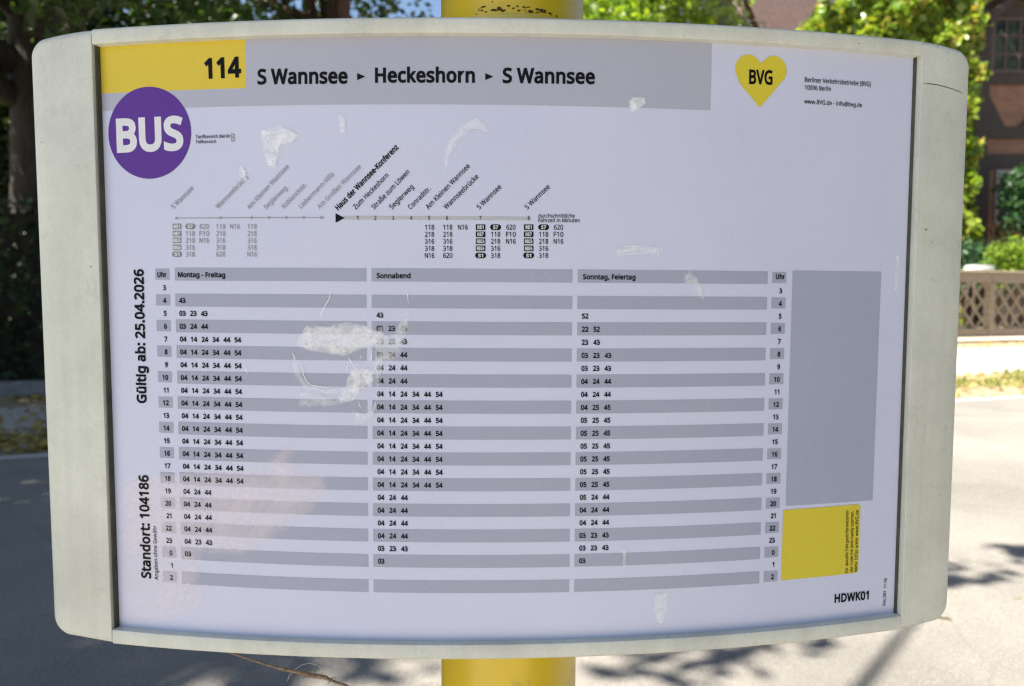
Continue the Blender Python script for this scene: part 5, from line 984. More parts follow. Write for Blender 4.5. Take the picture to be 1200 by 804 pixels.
    'G': '584,|393,589 346,592 256,582 181,554 119,508 74,447 47,372 38,286 46,200 71,125 112,64 167,18 238,-10 323,-19 381,-17 433,-12 481,-3 535,14 535,313 315,313 315,227 441,227 441,77 427,74 403,70 374,67 340,66 273,73 222,94 183,126 156,170 141,224 135,286 142,351 160,404 189,447 230,479 281,499 342,506 381,504 418,497 453,487 495,470 531,553 481,571 439,583|8.9.30 30.31.8 7.8.31 31.32.7 32.33.7 6.7.33 28.29.11 2.36.37 28.11.12 12.27.28 3.35.36 36.2.3 11.29.10 9.10.29 30.9.29 6.33.34 5.6.34 4.5.34 34.35.4 35.3.4 25.14.24 40.0.39 26.13.14 14.25.26 1.38.39 39.0.1 23.15.22 22.15.16 16.17.22 21.22.17 17.18.21 42.43.41 43.44.41 24.14.15 15.23.24 21.18.19 41.44.40 44.45.40 0.40.45 27.12.13 13.26.27 21.19.20 38.1.37 2.37.1',
    'H': '594,|161,584 67,584 67,-11 161,-11 161,256 432,256 432,-11 527,-11 527,584 432,584 432,341 161,341|2.3.4 1.2.4 4.11.1 11.0.1 5.6.7 7.8.5 10.5.8 8.9.10 11.4.5 5.10.11',
    'I': '272,|250,584 21,584 21,522 88,506 88,66 21,51 21,-11 250,-11 250,51 183,66 183,506 250,522|5.6.4 3.1.2 9.7.8 11.0.10 4.6.7 7.9.4 3.4.9 9.10.3 1.3.10 10.0.1',
    'K': '496,|161,584 67,584 67,-11 161,-11 161,217 207,257 405,-11 514,-9 275,322 506,581 398,584 241,406 216,379 191,352 166,325 157,309|1.2.15 2.3.4 15.2.4 8.11.12 8.5.6 6.7.8 9.10.8 11.8.10 15.4.5 14.15.5 13.14.5 5.8.13 8.12.13 1.15.0',
    'L': '420,|161,584 67,584 67,-11 411,-11 411,75 161,75|1.2.5 5.2.3 3.4.5 1.5.0',
    'M': '727,|67,584 67,-11 155,-11 155,347 155,377 155,407 154,435 153,462 151,485 151,491 134,491 322,-11 398,-11 589,490 572,490 572,483 570,461 569,435 568,408 567,380 567,352 567,-11 661,-11 661,584 536,584 356,114 369,114 192,584 154,439 569,439 363,130|6.28.10 7.8.10 8.9.10 2.3.1 0.1.3 3.4.0 10.0.4 4.5.10 6.10.5 8.7.27 9.8.27 10.9.27 0.10.27 15.16.13 13.14.15 20.21.22 22.23.20 19.20.23 18.19.23 23.13.18 13.17.18 16.15.24 15.14.24 14.13.24 13.23.24 25.11.12 12.26.25 7.10.28 11.25.28 12.29.16 26.12.16 13.16.29 17.13.29 16.24.30 25.26.30 26.16.30 27.7.28 28.25.30 30.27.28',
    'N': '609,|67,584 67,-11 155,-11 155,320 155,349 154,378 153,406 152,433 150,456 150,465 135,465 441,-11 543,-11 543,584 453,584 453,249 454,223 455,193 456,164 457,137 458,114 458,110 473,110 167,584 151,439 457,135|7.24.10 8.9.10 2.3.1 0.1.3 3.4.0 10.0.4 4.5.10 5.6.10 7.10.6 10.9.23 0.10.23 20.21.22 19.25.22 12.22.11 22.21.11 19.22.18 17.18.22 16.17.22 22.12.16 15.16.12 12.13.15 14.15.13 8.10.24 21.20.11 24.11.20 20.22.25 9.8.24 24.20.25 25.23.24 23.9.24',
    'S': '440,|277,589 231,592 178,587 132,573 92,551 62,519 43,480 37,435 39,401 47,371 60,345 77,323 99,302 125,284 156,269 192,255 238,237 271,220 295,205 309,188 316,170 319,147 316,123 307,104 291,88 269,76 238,68 201,66 157,68 115,76 76,86 30,104 30,12 57,1 80,-7 107,-12 136,-16 166,-18 198,-19 259,-14 311,1 355,26 387,60 407,103 414,153 409,197 395,234 370,263 338,288 298,309 250,328 209,345 178,360 156,375 142,392 135,410 132,434 135,454 142,472 155,485 174,497 198,504 229,506 265,504 300,497 333,489 372,473 403,555 358,572 320,583|35.29.34 30.34.29 34.30.33 32.33.30 31.32.30 61.2.60 37.28.36 3.59.60 60.2.3 29.35.36 36.28.29 14.52.13 52.53.13 12.13.53 11.12.53 53.54.11 10.11.54 9.10.54 54.55.9 8.9.55 55.56.8 7.8.56 56.57.7 6.7.57 5.6.57 57.58.5 4.5.58 58.59.4 59.3.4 0.63.64 26.39.25 17.49.16 50.16.49 1.62.63 63.0.1 42.43.22 21.22.43 43.44.21 20.21.44 44.45.20 45.46.20 19.20.46 46.47.19 66.67.65 67.68.65 69.65.68 25.39.40 24.25.40 40.41.24 23.24.41 41.42.23 42.22.23 19.47.18 47.48.18 17.18.48 49.17.48 65.69.64 0.64.69 39.26.38 26.27.38 37.38.27 28.37.27 16.50.15 50.51.15 14.15.51 52.14.51 62.1.61 2.61.1',
    'T': '446,|448,584 -3,584 -3,498 448,498 270,520 176,520 176,-11 270,-11 176,498 270,498|1.2.5 3.0.4 4.0.5 1.5.0 5.2.8 3.4.9 6.7.8 9.8.7 5.8.9 4.5.9',
    'V': '481,|83,584 -16,584 196,-11 285,-11 497,584 397,584 267,211 259,186 252,164 244,143 239,122 234,102 241,100 247,103 242,122 237,142 231,163 223,186 214,209 240,126|2.18.1 0.1.18 15.11.10 16.17.11 11.15.16 18.2.11 11.17.18 9.13.8 13.9.14 6.7.3 3.4.6 4.5.6 13.12.3 3.7.13 8.13.7 3.12.2 11.2.12 12.13.11 10.11.13 13.14.10 14.9.19 10.14.19 15.10.19',
    'W': '746,|94,584 -4,584 153,-11 242,-11 353,370 359,388 363,406 368,424 372,441 375,456 378,469 380,479 370,468 360,479 362,469 365,455 369,440 373,424 378,407 383,389 388,372 502,-11 591,-11 749,584 651,584 561,227 555,202 549,177 544,153 539,131 536,109 543,107 552,103 549,119 546,135 543,153 538,172 534,190 529,209 523,228 415,584 325,584 221,230 216,212 211,194 207,176 202,156 199,139 195,121 193,105 202,107 210,104 207,120 205,136 201,153 198,171 194,188 190,208 185,226 370,436 543,150 201,151|49.58.2 1.2.58 0.1.58 55.48.47 47.48.53 55.47.54 50.48.49 58.49.48 57.58.48 56.57.48 48.55.56 7.15.6 14.6.15 49.2.3 3.51.49 50.49.51 51.52.50 48.50.52 53.48.52 52.45.53 46.53.45 9.17.18 18.10.9 17.9.8 9.10.12 10.18.19 19.11.10 12.10.11 36.29.35 32.26.33 27.33.26 25.22.23 23.24.25 26.32.22 22.25.26 31.30.32 32.33.31 30.31.33 29.30.33 34.29.33 33.27.34 28.34.27 22.32.21 32.30.21 29.36.37 15.7.16 16.8.15 8.9.15 9.12.15 14.15.12 13.14.12 12.11.13 11.40.13 41.13.40 42.43.4 51.3.4 45.52.44 51.4.43 43.44.51 52.51.44 30.29.37 16.7.59 8.16.59 17.8.59 37.38.30 21.30.20 38.39.20 20.30.38 34.28.60 29.34.60 35.29.60 11.19.20 40.11.39 20.39.11 6.14.5 13.41.42 42.4.13 14.13.4 4.5.14 53.46.61 47.53.61 54.47.61',
    'Z': '459,|430,584 29,584 29,497 314,499 19,58 19,-11 438,-11 438,75 136,73 430,515|4.5.8 3.9.0 8.5.6 6.7.8 1.2.3 3.0.1 4.8.3 9.3.8',
    '_': '356,|369,-61 -13,-61 -13,-134 369,-134|1.2.3 3.0.1',
    'a': '450,|302,439 231,448 188,445 148,437 111,424 70,406 100,332 137,349 166,359 196,367 227,369 261,364 285,351 299,326 305,284 305,270 242,268 149,256 80,228 40,181 26,120 30,77 46,42 68,15 98,-4 134,-16 172,-19 207,-17 237,-12 263,-1 286,13 306,32 322,50 311,50 325,-11 396,-11 396,294 387,362 355,411 187,189 253,197 304,199 304,173 296,121 271,87 234,67 188,60 160,64 139,75 125,92 121,119 128,150 148,173 313,41|22.23.49 21.22.49 49.50.21 20.21.50 19.20.50 50.51.19 51.18.19 47.26.46 26.47.25 17.52.39 8.9.3 9.2.3 25.47.24 47.48.24 23.24.48 49.23.48 18.51.52 52.17.18 5.6.7 4.5.7 7.8.4 8.3.4 45.28.29 29.30.45 30.44.45 1.10.11 32.34.35 31.53.33 32.35.42 35.36.42 41.42.36 15.41.36 14.15.36 13.14.36 36.37.13 37.38.13 44.30.31 31.33.44 43.44.33 33.32.43 32.42.43 41.15.40 16.40.15 13.38.12 38.0.12 11.12.0 1.11.0 46.26.27 27.28.46 28.45.46 40.16.39 17.39.16 2.9.10 10.1.2 32.33.53 34.32.53',
    'b': '493,|150,620 57,620 57,-11 128,-11 142,44 134,44 154,23 184,0 224,-14 272,-19 325,-13 371,8 408,41 437,86 455,145 460,215 448,315 410,388 349,433 272,448 224,443 184,429 153,406 134,384 147,384 147,388 149,409 149,435 150,461 259,368 306,358 339,331 358,284 365,216 358,148 339,100 307,71 261,62 207,71 174,100 156,147 150,214 150,217 153,267 161,304 174,332 194,352 222,363 140,38 148,400|2.3.5 1.2.23 41.42.2 23.2.42 24.25.23 26.27.23 46.21.22 5.4.39 39.40.5 2.5.40 41.2.40 23.42.43 43.44.23 44.45.23 24.23.45 45.46.24 25.24.46 46.22.25 23.27.28 1.23.28 28.0.1 38.8.37 29.20.47 10.36.9 37.8.9 9.36.37 30.19.29 20.29.19 13.14.34 33.34.14 14.15.33 32.33.15 15.16.32 31.32.16 16.17.31 18.31.17 36.10.11 35.36.11 11.12.35 12.13.35 13.34.35 31.18.30 19.30.18 8.38.7 6.7.38 4.6.38 39.4.38 21.46.47 47.20.21 5.3.48 4.5.48 6.4.48 25.22.49 23.25.49 26.23.49',
    'c': '385,|279,447 245,449 189,443 137,425 94,393 61,347 40,286 33,213 39,141 59,82 91,37 134,5 185,-13 241,-19 276,-18 306,-13 332,-5 362,8 362,95 324,78 299,71 272,66 240,64 205,69 178,80 157,101 141,130 131,168 128,213 131,261 141,299 157,328 178,349 207,360 244,365 266,363 290,359 313,352 344,342 372,421 339,434 311,442|7.8.27 27.28.7 28.29.7 6.7.29 12.23.24 12.24.11 11.24.10 24.25.10 9.10.25 25.26.9 8.9.26 27.8.26 6.29.30 5.6.30 30.31.5 4.5.31 31.32.4 32.3.4 36.0.35 22.13.14 14.21.22 1.34.35 35.0.1 20.15.16 19.20.16 16.17.19 17.18.19 38.39.37 39.40.37 41.37.40 21.14.15 15.20.21 37.41.36 0.36.41 23.12.13 13.22.23 3.32.33 2.3.33 33.34.2 34.1.2',
    'd': '493,|436,620 343,620 343,438 344,423 345,404 347,386 347,385 359,385 348,399 330,416 308,430 283,439 255,447 220,449 144,434 84,388 45,314 33,214 45,114 83,41 143,-4 220,-19 254,-17 283,-9 308,1 330,15 348,33 359,47 349,47 359,-11 436,-11 186,358 231,368 286,359 320,329 338,282 344,213 344,201 337,138 319,95 286,70 232,62 186,71 155,100 135,147 128,213 135,278 155,328 345,401 351,36|20.43.19 18.19.43 43.44.18 17.18.44 45.17.44 17.45.46 16.17.46 46.47.16 15.16.47 21.41.42 13.31.32 41.21.22 22.23.41 23.40.41 33.11.32 11.12.32 13.32.12 21.42.20 43.20.42 15.47.31 14.15.31 31.13.14 4.48.8 3.4.8 30.27.29 30.0.7 26.49.28 5.6.7 8.5.7 3.8.7 26.28.25 28.27.39 38.39.27 27.30.38 37.38.30 36.37.30 30.7.36 35.36.7 34.35.7 7.6.34 3.7.2 7.0.2 1.2.0 40.23.24 24.25.40 25.28.40 28.39.40 34.6.33 6.5.33 5.9.33 9.10.33 11.33.10 5.8.48 9.5.48 27.28.49 29.27.49',
    'e': '452,|289,443 234,449 178,442 128,420 88,385 58,338 39,279 33,212 40,144 60,86 93,40 138,7 191,-13 251,-19 293,-17 329,-12 362,-2 403,12 403,98 355,79 325,71 292,65 255,63 201,72 162,98 138,141 130,190 422,190 422,244 417,301 400,351 372,392 335,424 233,369 263,365 286,355 303,339 316,318 324,290 326,268 133,268 140,305 162,340 192,362|8.9.25 25.26.8 7.8.26 26.40.7 6.7.40 5.6.40 12.23.11 24.11.23 43.33.2 33.1.2 11.24.10 9.10.24 25.9.24 5.40.41 4.5.41 41.42.4 3.4.42 42.43.3 43.2.3 35.0.34 21.22.14 19.16.17 17.18.19 21.14.15 20.21.15 15.16.20 16.19.20 27.28.39 28.29.39 38.39.29 29.30.38 37.38.30 30.31.37 36.37.31 31.32.36 35.36.32 0.35.32 14.22.13 12.13.22 23.12.22 40.26.39 1.33.34 34.0.1 27.39.26',
    'f': '276,|253,623 227,624 184,620 147,607 116,585 94,552 81,509 76,458 76,440 1,416 1,364 277,364 277,441 169,441 169,458 173,499 184,525 202,540 229,545 244,544 260,541 275,537 299,531 324,606 297,615 276,620 169,386 76,386 76,-11 169,-11 76,364 169,364|9.10.27 27.8.9 8.27.26 26.13.8 7.8.13 13.14.7 6.7.14 14.15.6 15.5.6 19.0.18 1.18.0 2.17.18 18.1.2 22.23.24 22.24.21 20.21.24 25.20.24 0.19.20 20.25.0 11.12.26 13.26.12 5.15.16 4.5.16 3.4.16 16.17.3 17.2.3 27.10.30 11.26.31 26.27.30 28.29.30 30.29.31 26.30.31',
    'g': '493,|263,445 220,449 142,433 82,384 45,309 33,214 45,118 82,44 142,-3 220,-19 265,-15 304,-2 336,20 359,46 346,46 346,48 345,33 344,16 344,4 344,-12 336,-59 316,-93 282,-116 236,-123 192,-121 151,-114 115,-104 67,-83 67,-173 107,-188 145,-197 187,-202 233,-203 295,-198 346,-182 386,-154 414,-114 431,-65 436,-7 436,441 360,441 350,384 360,384 336,411 302,432 201,363 230,368 267,363 296,352 317,333 333,305 342,265 345,214 345,197 343,162 338,134 330,110 318,92 303,78 284,68 260,63 233,61 187,70 155,99 135,146 128,213 131,260 140,299 156,330 176,350 345,30 351,393|30.25.29 25.26.29 28.29.26 27.28.26 5.6.64 64.65.5 65.66.5 4.5.66 66.67.4 3.4.67 10.60.61 47.0.46 24.31.32 32.23.24 10.61.9 62.9.61 1.45.46 46.0.1 31.24.30 25.30.24 9.62.8 62.63.8 7.8.63 6.7.63 64.6.63 3.67.68 68.69.3 2.3.69 69.45.2 45.1.2 59.11.12 58.59.12 44.48.43 40.42.39 37.38.19 18.19.38 17.18.38 38.13.17 14.16.13 15.14.13 52.53.38 38.39.52 34.35.21 35.36.21 20.21.36 36.37.20 37.19.20 16.14.12 58.12.14 14.15.58 57.58.15 56.57.15 15.13.56 55.56.13 13.38.55 54.55.38 38.53.54 52.39.51 39.42.51 50.51.42 49.50.42 42.41.49 48.49.41 43.48.41 23.32.33 22.23.33 33.34.22 34.21.22 60.10.11 11.59.60 48.44.47 0.47.44 16.12.70 13.16.70 17.13.70 42.40.71 41.42.71 43.41.71',
    'h': '495,|150,620 57,620 57,-11 150,-11 150,222 153,268 160,304 175,331 195,351 225,363 265,368 304,362 330,345 344,318 350,274 350,-11 442,-11 442,281 437,332 423,375 399,408 365,431 323,444 273,448 245,446 218,440 191,430 168,416 147,399 134,381 147,381 147,383 149,398 149,415 150,431 149,400|1.2.29 28.31.32 29.30.31 31.28.29 28.33.29 3.4.2 29.2.4 4.5.29 5.6.29 6.7.29 30.29.7 32.31.27 29.33.34 1.29.34 34.0.1 23.10.11 11.22.23 25.9.10 24.25.10 10.23.24 14.15.16 16.17.14 17.18.14 13.14.18 18.19.13 13.19.12 19.20.12 20.21.12 11.12.21 22.11.21 30.7.8 31.30.8 27.31.8 8.9.27 26.27.9 9.25.26 32.27.35 28.32.35 33.28.35',
    'i': '207,|150,441 57,441 57,-11 150,-11 123,598 104,602 84,598 67,588 55,570 52,546 55,522 67,504 84,494 104,490 123,494 141,504 153,522 156,546 153,570 141,588|11.12.10 12.13.10 9.10.13 6.7.8 14.15.16 16.17.14 17.18.4 19.4.18 1.2.3 3.0.1 9.13.14 14.17.9 17.4.9 4.5.9 8.9.5 6.8.5',
    'k': '428,|149,620 57,620 57,-11 149,-11 149,153 185,184 330,-11 439,-9 249,245 427,438 321,441 181,292 172,283 163,271 154,259 143,247 135,236 132,232 147,232 147,237 148,256 149,276 149,291 148,252|1.2.17 3.4.2 17.2.4 4.18.17 16.17.18 18.19.16 15.16.19 20.21.15 16.15.21 17.16.21 8.5.6 6.7.8 10.8.9 5.8.13 12.13.8 11.12.8 8.10.11 18.4.5 19.18.5 5.13.19 13.14.19 19.14.23 17.21.22 1.17.22 22.0.1 15.19.23 20.15.23',
    'l': '207,|150,620 57,620 57,-11 150,-11|1.2.3 3.0.1',
    'm': '750,|314,444 266,449 239,447 214,442 189,432 166,418 147,399 134,382 145,382 134,441 57,441 57,-11 150,-11 150,223 152,268 160,304 173,332 192,351 218,363 253,368 278,365 297,357 312,346 322,329 328,306 331,276 331,-11 422,-11 422,236 429,295 447,335 479,359 528,368 563,362 585,346 599,318 604,276 604,-11 696,-11 696,281 687,355 657,409 607,440 540,449 497,444 456,430 419,406 397,377 404,377 386,406 354,430 143,394 401,382|8.6.51 9.10.7 12.13.11 10.11.13 13.14.10 7.10.14 14.15.7 15.16.7 8.7.16 6.8.5 3.4.18 18.19.3 19.2.3 20.21.0 1.20.0 20.1.19 2.19.1 8.16.17 5.8.17 17.18.5 18.4.5 31.45.46 27.28.26 25.26.28 28.29.25 48.47.29 29.30.48 30.31.48 31.46.48 44.32.43 43.32.33 36.37.38 38.39.36 36.39.35 39.40.35 34.35.40 40.41.34 41.42.34 33.34.42 43.33.42 32.44.31 45.31.44 25.29.24 29.47.24 23.24.47 22.23.47 47.49.22 49.50.22 21.22.50 0.21.50 7.8.51 9.7.51 48.46.52 47.48.52 49.47.52',
    'n': '495,|347,440 275,449 247,447 219,442 193,432 169,418 148,399 135,382 145,382 134,441 57,441 57,-11 150,-11 150,222 157,286 175,331 209,358 265,368 304,362 330,345 344,318 350,274 350,-11 442,-11 442,281 432,356 399,409 143,393|8.6.27 9.10.7 16.4.5 12.13.11 10.11.13 13.14.10 7.10.14 14.15.7 8.7.15 15.16.8 16.5.8 6.8.5 2.3.17 18.1.17 2.17.1 21.22.23 23.24.21 21.24.20 24.25.20 19.20.25 25.26.19 26.0.19 18.19.0 1.18.0 17.3.16 4.16.3 7.8.27 9.7.27',
    'o': '485,|302,442 244,449 183,442 131,422 89,388 58,341 39,284 33,216 37,163 49,117 67,76 92,44 123,16 159,-3 198,-15 241,-19 287,-15 328,-3 365,16 396,44 421,76 438,118 449,163 453,216 447,284 427,341 395,388 353,422 190,358 242,368 279,363 308,350 329,328 345,299 354,261 358,216 355,171 346,132 330,102 308,80 279,67 243,62 206,67 178,80 156,102 140,132 131,171 128,216 135,281 156,328|8.9.46 46.47.8 7.8.47 6.7.47 15.41.14 41.42.14 2.28.29 14.42.13 43.13.42 13.43.12 43.44.12 11.12.44 10.11.44 44.45.10 9.10.45 46.9.45 6.47.48 5.6.48 48.49.5 4.5.49 3.4.49 49.28.3 28.2.3 31.0.30 1.30.0 40.16.17 17.39.40 21.22.36 35.36.22 22.23.35 34.35.23 23.24.34 39.17.18 38.39.18 18.19.38 19.20.38 37.38.20 20.21.37 21.36.37 34.24.33 24.25.33 32.33.25 25.26.32 31.32.26 26.27.31 0.31.27 41.15.16 16.40.41 30.1.29 2.29.1',
    'r': '331,|299,447 268,449 238,446 209,436 185,422 162,403 143,381 131,362 144,362 136,441 57,441 57,-11 150,-11 150,229 152,257 265,385 274,362 286,361 142,379|12.13.11 10.11.13 13.14.10 7.10.14 14.8.7 8.6.18 16.17.15 6.8.5 7.8.18 10.7.18 9.10.18 4.5.8 0.1.14 8.14.1 1.2.8 2.3.8 3.4.8',
    's': '384,|241,447 202,449 134,441 79,417 42,377 30,325 34,289 48,260 69,236 98,218 130,202 170,186 207,170 234,157 252,146 262,135 267,125 269,113 264,91 250,75 221,64 178,60 143,63 107,71 74,81 31,100 31,12 64,-2 97,-12 134,-17 176,-19 228,-15 272,-4 309,15 336,42 354,77 359,119 355,153 342,182 321,205 295,224 261,241 223,256 186,271 159,284 139,295 128,305 121,316 119,328 124,344 137,357 161,366 197,369 227,367 255,361 284,353 321,339 354,415 311,431 277,441|28.23.27 23.24.27 26.27.24 25.26.24 6.7.47 5.6.47 47.48.5 4.5.48 30.21.22 30.22.29 11.43.10 43.44.10 2.50.51 29.22.28 23.28.22 10.44.9 44.45.9 8.9.45 45.46.8 7.8.46 47.7.46 4.48.49 3.4.49 49.50.3 50.2.3 12.13.41 42.12.41 54.0.53 1.53.0 55.58.59 35.36.17 58.55.56 56.57.58 20.31.32 19.20.32 32.33.19 18.19.33 33.34.18 34.35.18 35.17.18 17.36.16 36.37.16 37.38.16 15.16.38 38.39.15 14.15.39 39.40.14 13.14.40 41.13.40 55.59.54 0.54.59 21.30.31 31.20.21 12.42.11 43.11.42 53.1.52 51.52.1 2.51.1',
    't': '289,|155,539 95,539 66,445 2,416 2,364 280,364 280,441 155,441 155,386 63,386 63,125 67,77 81,38 105,12 133,-6 165,-16 200,-19 220,-18 242,-15 261,-11 283,-3 283,74 258,66 243,64 227,61 213,61 189,65 171,77 160,97 155,128 63,364 155,364|3.4.9 9.2.3 7.0.1 11.12.28 10.11.28 28.29.10 2.9.8 8.7.2 7.1.2 25.16.17 17.24.25 26.15.16 16.25.26 23.18.19 19.22.23 22.19.20 20.21.22 24.17.18 18.23.24 15.26.14 26.27.14 13.14.27 12.13.27 28.12.27 5.6.8 7.8.6 9.4.30 5.8.31 8.9.30 10.29.30 30.29.31 8.30.31',
    'u': '495,|146,441 52,441 52,147 57,97 71,54 95,21 129,-2 171,-15 220,-19 248,-17 276,-12 302,-2 327,11 348,28 361,46 350,46 361,-11 438,-11 438,441 346,441 346,206 343,162 335,125 321,98 300,78 270,66 230,62 192,68 166,84 152,111 146,154 352,34|2.3.30 1.2.30 9.26.8 27.8.26 8.27.7 7.27.6 27.28.6 5.6.28 4.5.28 28.29.4 3.4.29 30.3.29 1.30.0 25.10.11 25.11.12 24.25.12 14.16.17 15.13.31 17.18.20 19.20.18 13.15.12 24.12.15 23.24.15 15.14.23 22.23.14 21.22.14 14.17.21 17.20.21 10.25.9 26.9.25 14.15.31 16.14.31',
    'v': '407,|83,441 -16,441 155,-11 252,-11 423,441 324,441 231,180 224,162 217,142 209,120 203,99 197,81 196,74 210,74 209,81 204,99 197,119 190,140 183,161 177,180|19.2.18 2.19.1 0.1.19 16.11.10 11.16.12 17.12.16 12.17.2 18.2.17 13.8.14 8.9.14 15.14.9 6.7.3 3.4.6 4.5.6 8.13.3 3.7.8 3.13.2 12.2.13 11.12.13 13.14.11 14.15.11 10.11.15 15.9.10',
    'w': '630,|91,442 -5,442 119,-10 215,-10 295,239 300,256 305,272 309,289 313,305 316,320 319,332 322,345 322,346 307,346 307,345 310,332 313,319 317,305 320,289 326,273 330,257 335,240 411,-10 510,-10 635,442 541,442 478,204 472,180 466,156 460,132 455,110 452,91 451,85 467,85 466,92 462,111 457,132 451,152 445,172 439,191 362,442 269,442 190,191 186,178 182,163 178,147 174,131 170,114 167,99 164,87 164,84 179,84 178,92 174,111 169,133 164,157 158,181 152,204 315,314 459,124 172,120|50.55.56 50.56.2 56.57.2 1.2.57 0.1.57 52.46.53 53.46.60 48.49.52 52.53.48 53.47.48 54.48.47 55.50.49 49.48.55 48.54.55 8.15.7 14.7.15 44.45.4 43.44.4 42.43.4 4.5.42 5.6.42 50.2.3 3.51.50 49.50.51 52.49.51 51.4.52 4.45.52 46.52.45 10.18.11 18.10.17 9.17.10 38.39.21 20.21.39 11.18.19 37.31.30 30.36.37 28.34.27 26.23.24 24.25.26 34.33.23 27.34.23 23.26.27 31.32.33 33.34.31 30.31.34 35.30.34 34.28.35 29.35.28 23.33.22 33.32.22 32.31.21 31.37.21 38.21.37 15.8.16 16.9.15 9.10.15 14.15.10 10.11.14 13.14.11 11.12.13 41.13.12 12.40.41 51.3.4 16.8.58 9.16.58 17.9.58 22.32.21 35.29.59 30.35.59 36.30.59 19.20.39 40.12.39 12.11.39 11.19.39 6.7.42 13.41.42 14.13.42 7.14.42 47.53.60 54.47.60',
    'y': '409,|84,441 -15,441 162,-2 142,-55 132,-75 121,-92 109,-106 94,-116 77,-121 56,-124 44,-123 31,-122 21,-121 -2,-117 -2,-195 18,-199 32,-201 48,-203 68,-203 109,-199 143,-186 172,-164 197,-136 217,-102 234,-63 425,441 325,441 235,190 224,156 213,124 204,94 201,79 214,79 212,89 207,108 202,127 194,148 187,168 179,189 208,104|10.16.17 16.10.11 16.11.15 11.12.15 14.15.12 13.14.12 9.18.8 8.18.19 7.8.19 18.9.17 10.17.9 37.38.2 35.31.30 31.35.36 31.36.2 37.2.36 32.29.33 26.27.25 25.27.24 24.27.32 27.28.32 29.32.28 24.32.2 31.2.32 32.33.31 30.31.33 35.30.34 7.19.20 6.7.20 20.21.6 5.6.21 21.22.5 4.5.22 22.23.4 3.4.23 23.24.3 24.2.3 0.1.38 2.38.1 33.29.39 30.33.39 34.30.39',
    'z': '377,|351,441 34,441 34,364 244,366 20,50 20,-11 357,-11 357,66 130,64 351,373|4.5.8 3.9.0 8.5.6 6.7.8 1.2.3 3.0.1 4.8.3 9.3.8',
    'ß': '506,|296,621 245,624 195,621 151,609 113,590 82,560 63,520 57,469 57,-11 150,-11 150,467 153,496 163,514 177,528 197,537 220,542 245,544 284,540 313,530 330,514 336,490 334,474 327,460 316,447 302,434 286,422 269,408 253,392 239,374 230,352 227,326 229,304 236,283 248,263 266,245 289,226 320,205 344,188 364,173 376,160 384,147 388,134 390,118 386,93 374,75 353,65 318,60 298,61 278,65 259,69 241,77 224,85 194,100 193,12 223,-2 251,-12 284,-17 321,-19 364,-16 403,-4 436,14 460,42 476,78 481,123 478,155 469,183 454,207 435,229 411,249 383,268 357,286 339,300 327,310 322,317 319,323 317,330 319,340 327,350 338,362 353,374 369,388 387,403 404,421 417,442 427,466 430,495 424,535 406,568 377,593 340,610|10.11.7 6.7.11 5.6.11 11.12.5 4.5.12 12.13.4 13.3.4 2.14.15 52.53.51 3.13.14 14.2.3 49.55.48 48.55.56 56.47.48 17.0.16 1.16.0 55.49.54 49.50.54 53.54.50 51.53.50 31.32.74 74.75.31 30.31.75 29.30.75 16.1.15 2.15.1 61.62.43 42.43.62 62.63.42 41.42.63 63.64.41 40.41.64 64.65.40 65.66.40 45.58.59 44.45.59 59.60.44 60.61.44 61.43.44 40.66.39 66.67.39 38.39.67 67.68.38 37.38.68 68.69.37 36.37.69 70.36.69 81.82.22 21.22.82 82.83.21 83.84.21 20.21.84 84.85.20 85.86.20 19.20.86 86.87.19 87.88.19 47.56.57 46.47.57 57.58.46 58.45.46 36.70.35 70.71.35 34.35.71 71.72.34 33.34.72 72.73.33 32.33.73 74.32.73 29.75.76 28.29.76 27.28.76 76.77.27 26.27.77 25.26.77 77.78.25 24.25.78 78.79.24 23.24.79 79.80.23 80.81.23 81.22.23 19.88.18 88.89.18 17.18.89 0.17.89 7.8.10 8.9.10',
    'ä': '450,|302,439 231,448 188,445 148,437 111,424 70,406 100,332 137,349 166,359 196,367 227,369 261,364 285,351 299,326 305,284 305,270 242,268 149,256 80,228 40,181 26,120 30,77 46,42 68,15 98,-4 134,-16 172,-19 207,-17 237,-12 263,-1 286,13 306,32 322,50 311,50 325,-11 396,-11 396,294 387,362 355,411 187,189 253,197 304,199 304,173 296,121 271,87 234,67 188,60 160,64 139,75 125,92 121,119 128,150 148,173 169,594 151,596 134,594 116,584 106,568 102,546 106,525 116,508 133,499 151,495 169,499 185,508 197,525 199,546 197,568 184,584 319,594 301,596 283,594 267,584 257,568 253,546 257,525 267,508 283,499 301,495 319,499 335,508 347,525 349,546 347,568 334,584 313,41|59.60.61 56.57.55 22.23.49 21.22.49 49.50.21 20.21.50 19.20.50 50.51.19 18.19.51 59.61.58 55.57.58 65.66.64 63.64.66 66.67.68 26.46.47 17.52.39 3.8.9 9.2.3 53.54.66 66.68.53 26.47.25 24.25.47 47.48.24 23.24.48 49.23.48 18.51.52 52.17.18 5.6.7 4.5.7 7.8.4 8.3.4 62.63.61 63.66.61 58.61.66 66.54.58 55.58.54 45.28.29 29.30.45 30.44.45 1.10.11 76.77.75 71.72.73 32.34.35 81.82.80 83.84.82 33.31.85 32.35.42 35.36.42 41.42.36 15.41.36 14.15.36 80.82.79 69.70.82 82.84.69 44.30.31 31.33.44 43.44.33 33.32.43 32.42.43 41.15.40 16.40.15 14.36.13 36.37.13 37.38.13 12.13.38 38.0.12 11.12.0 1.11.0 78.79.77 75.77.79 79.82.75 74.75.82 82.70.74 73.74.70 71.73.70 46.26.27 27.28.46 28.45.46 40.16.39 17.39.16 2.9.10 10.1.2 32.33.85 34.32.85',
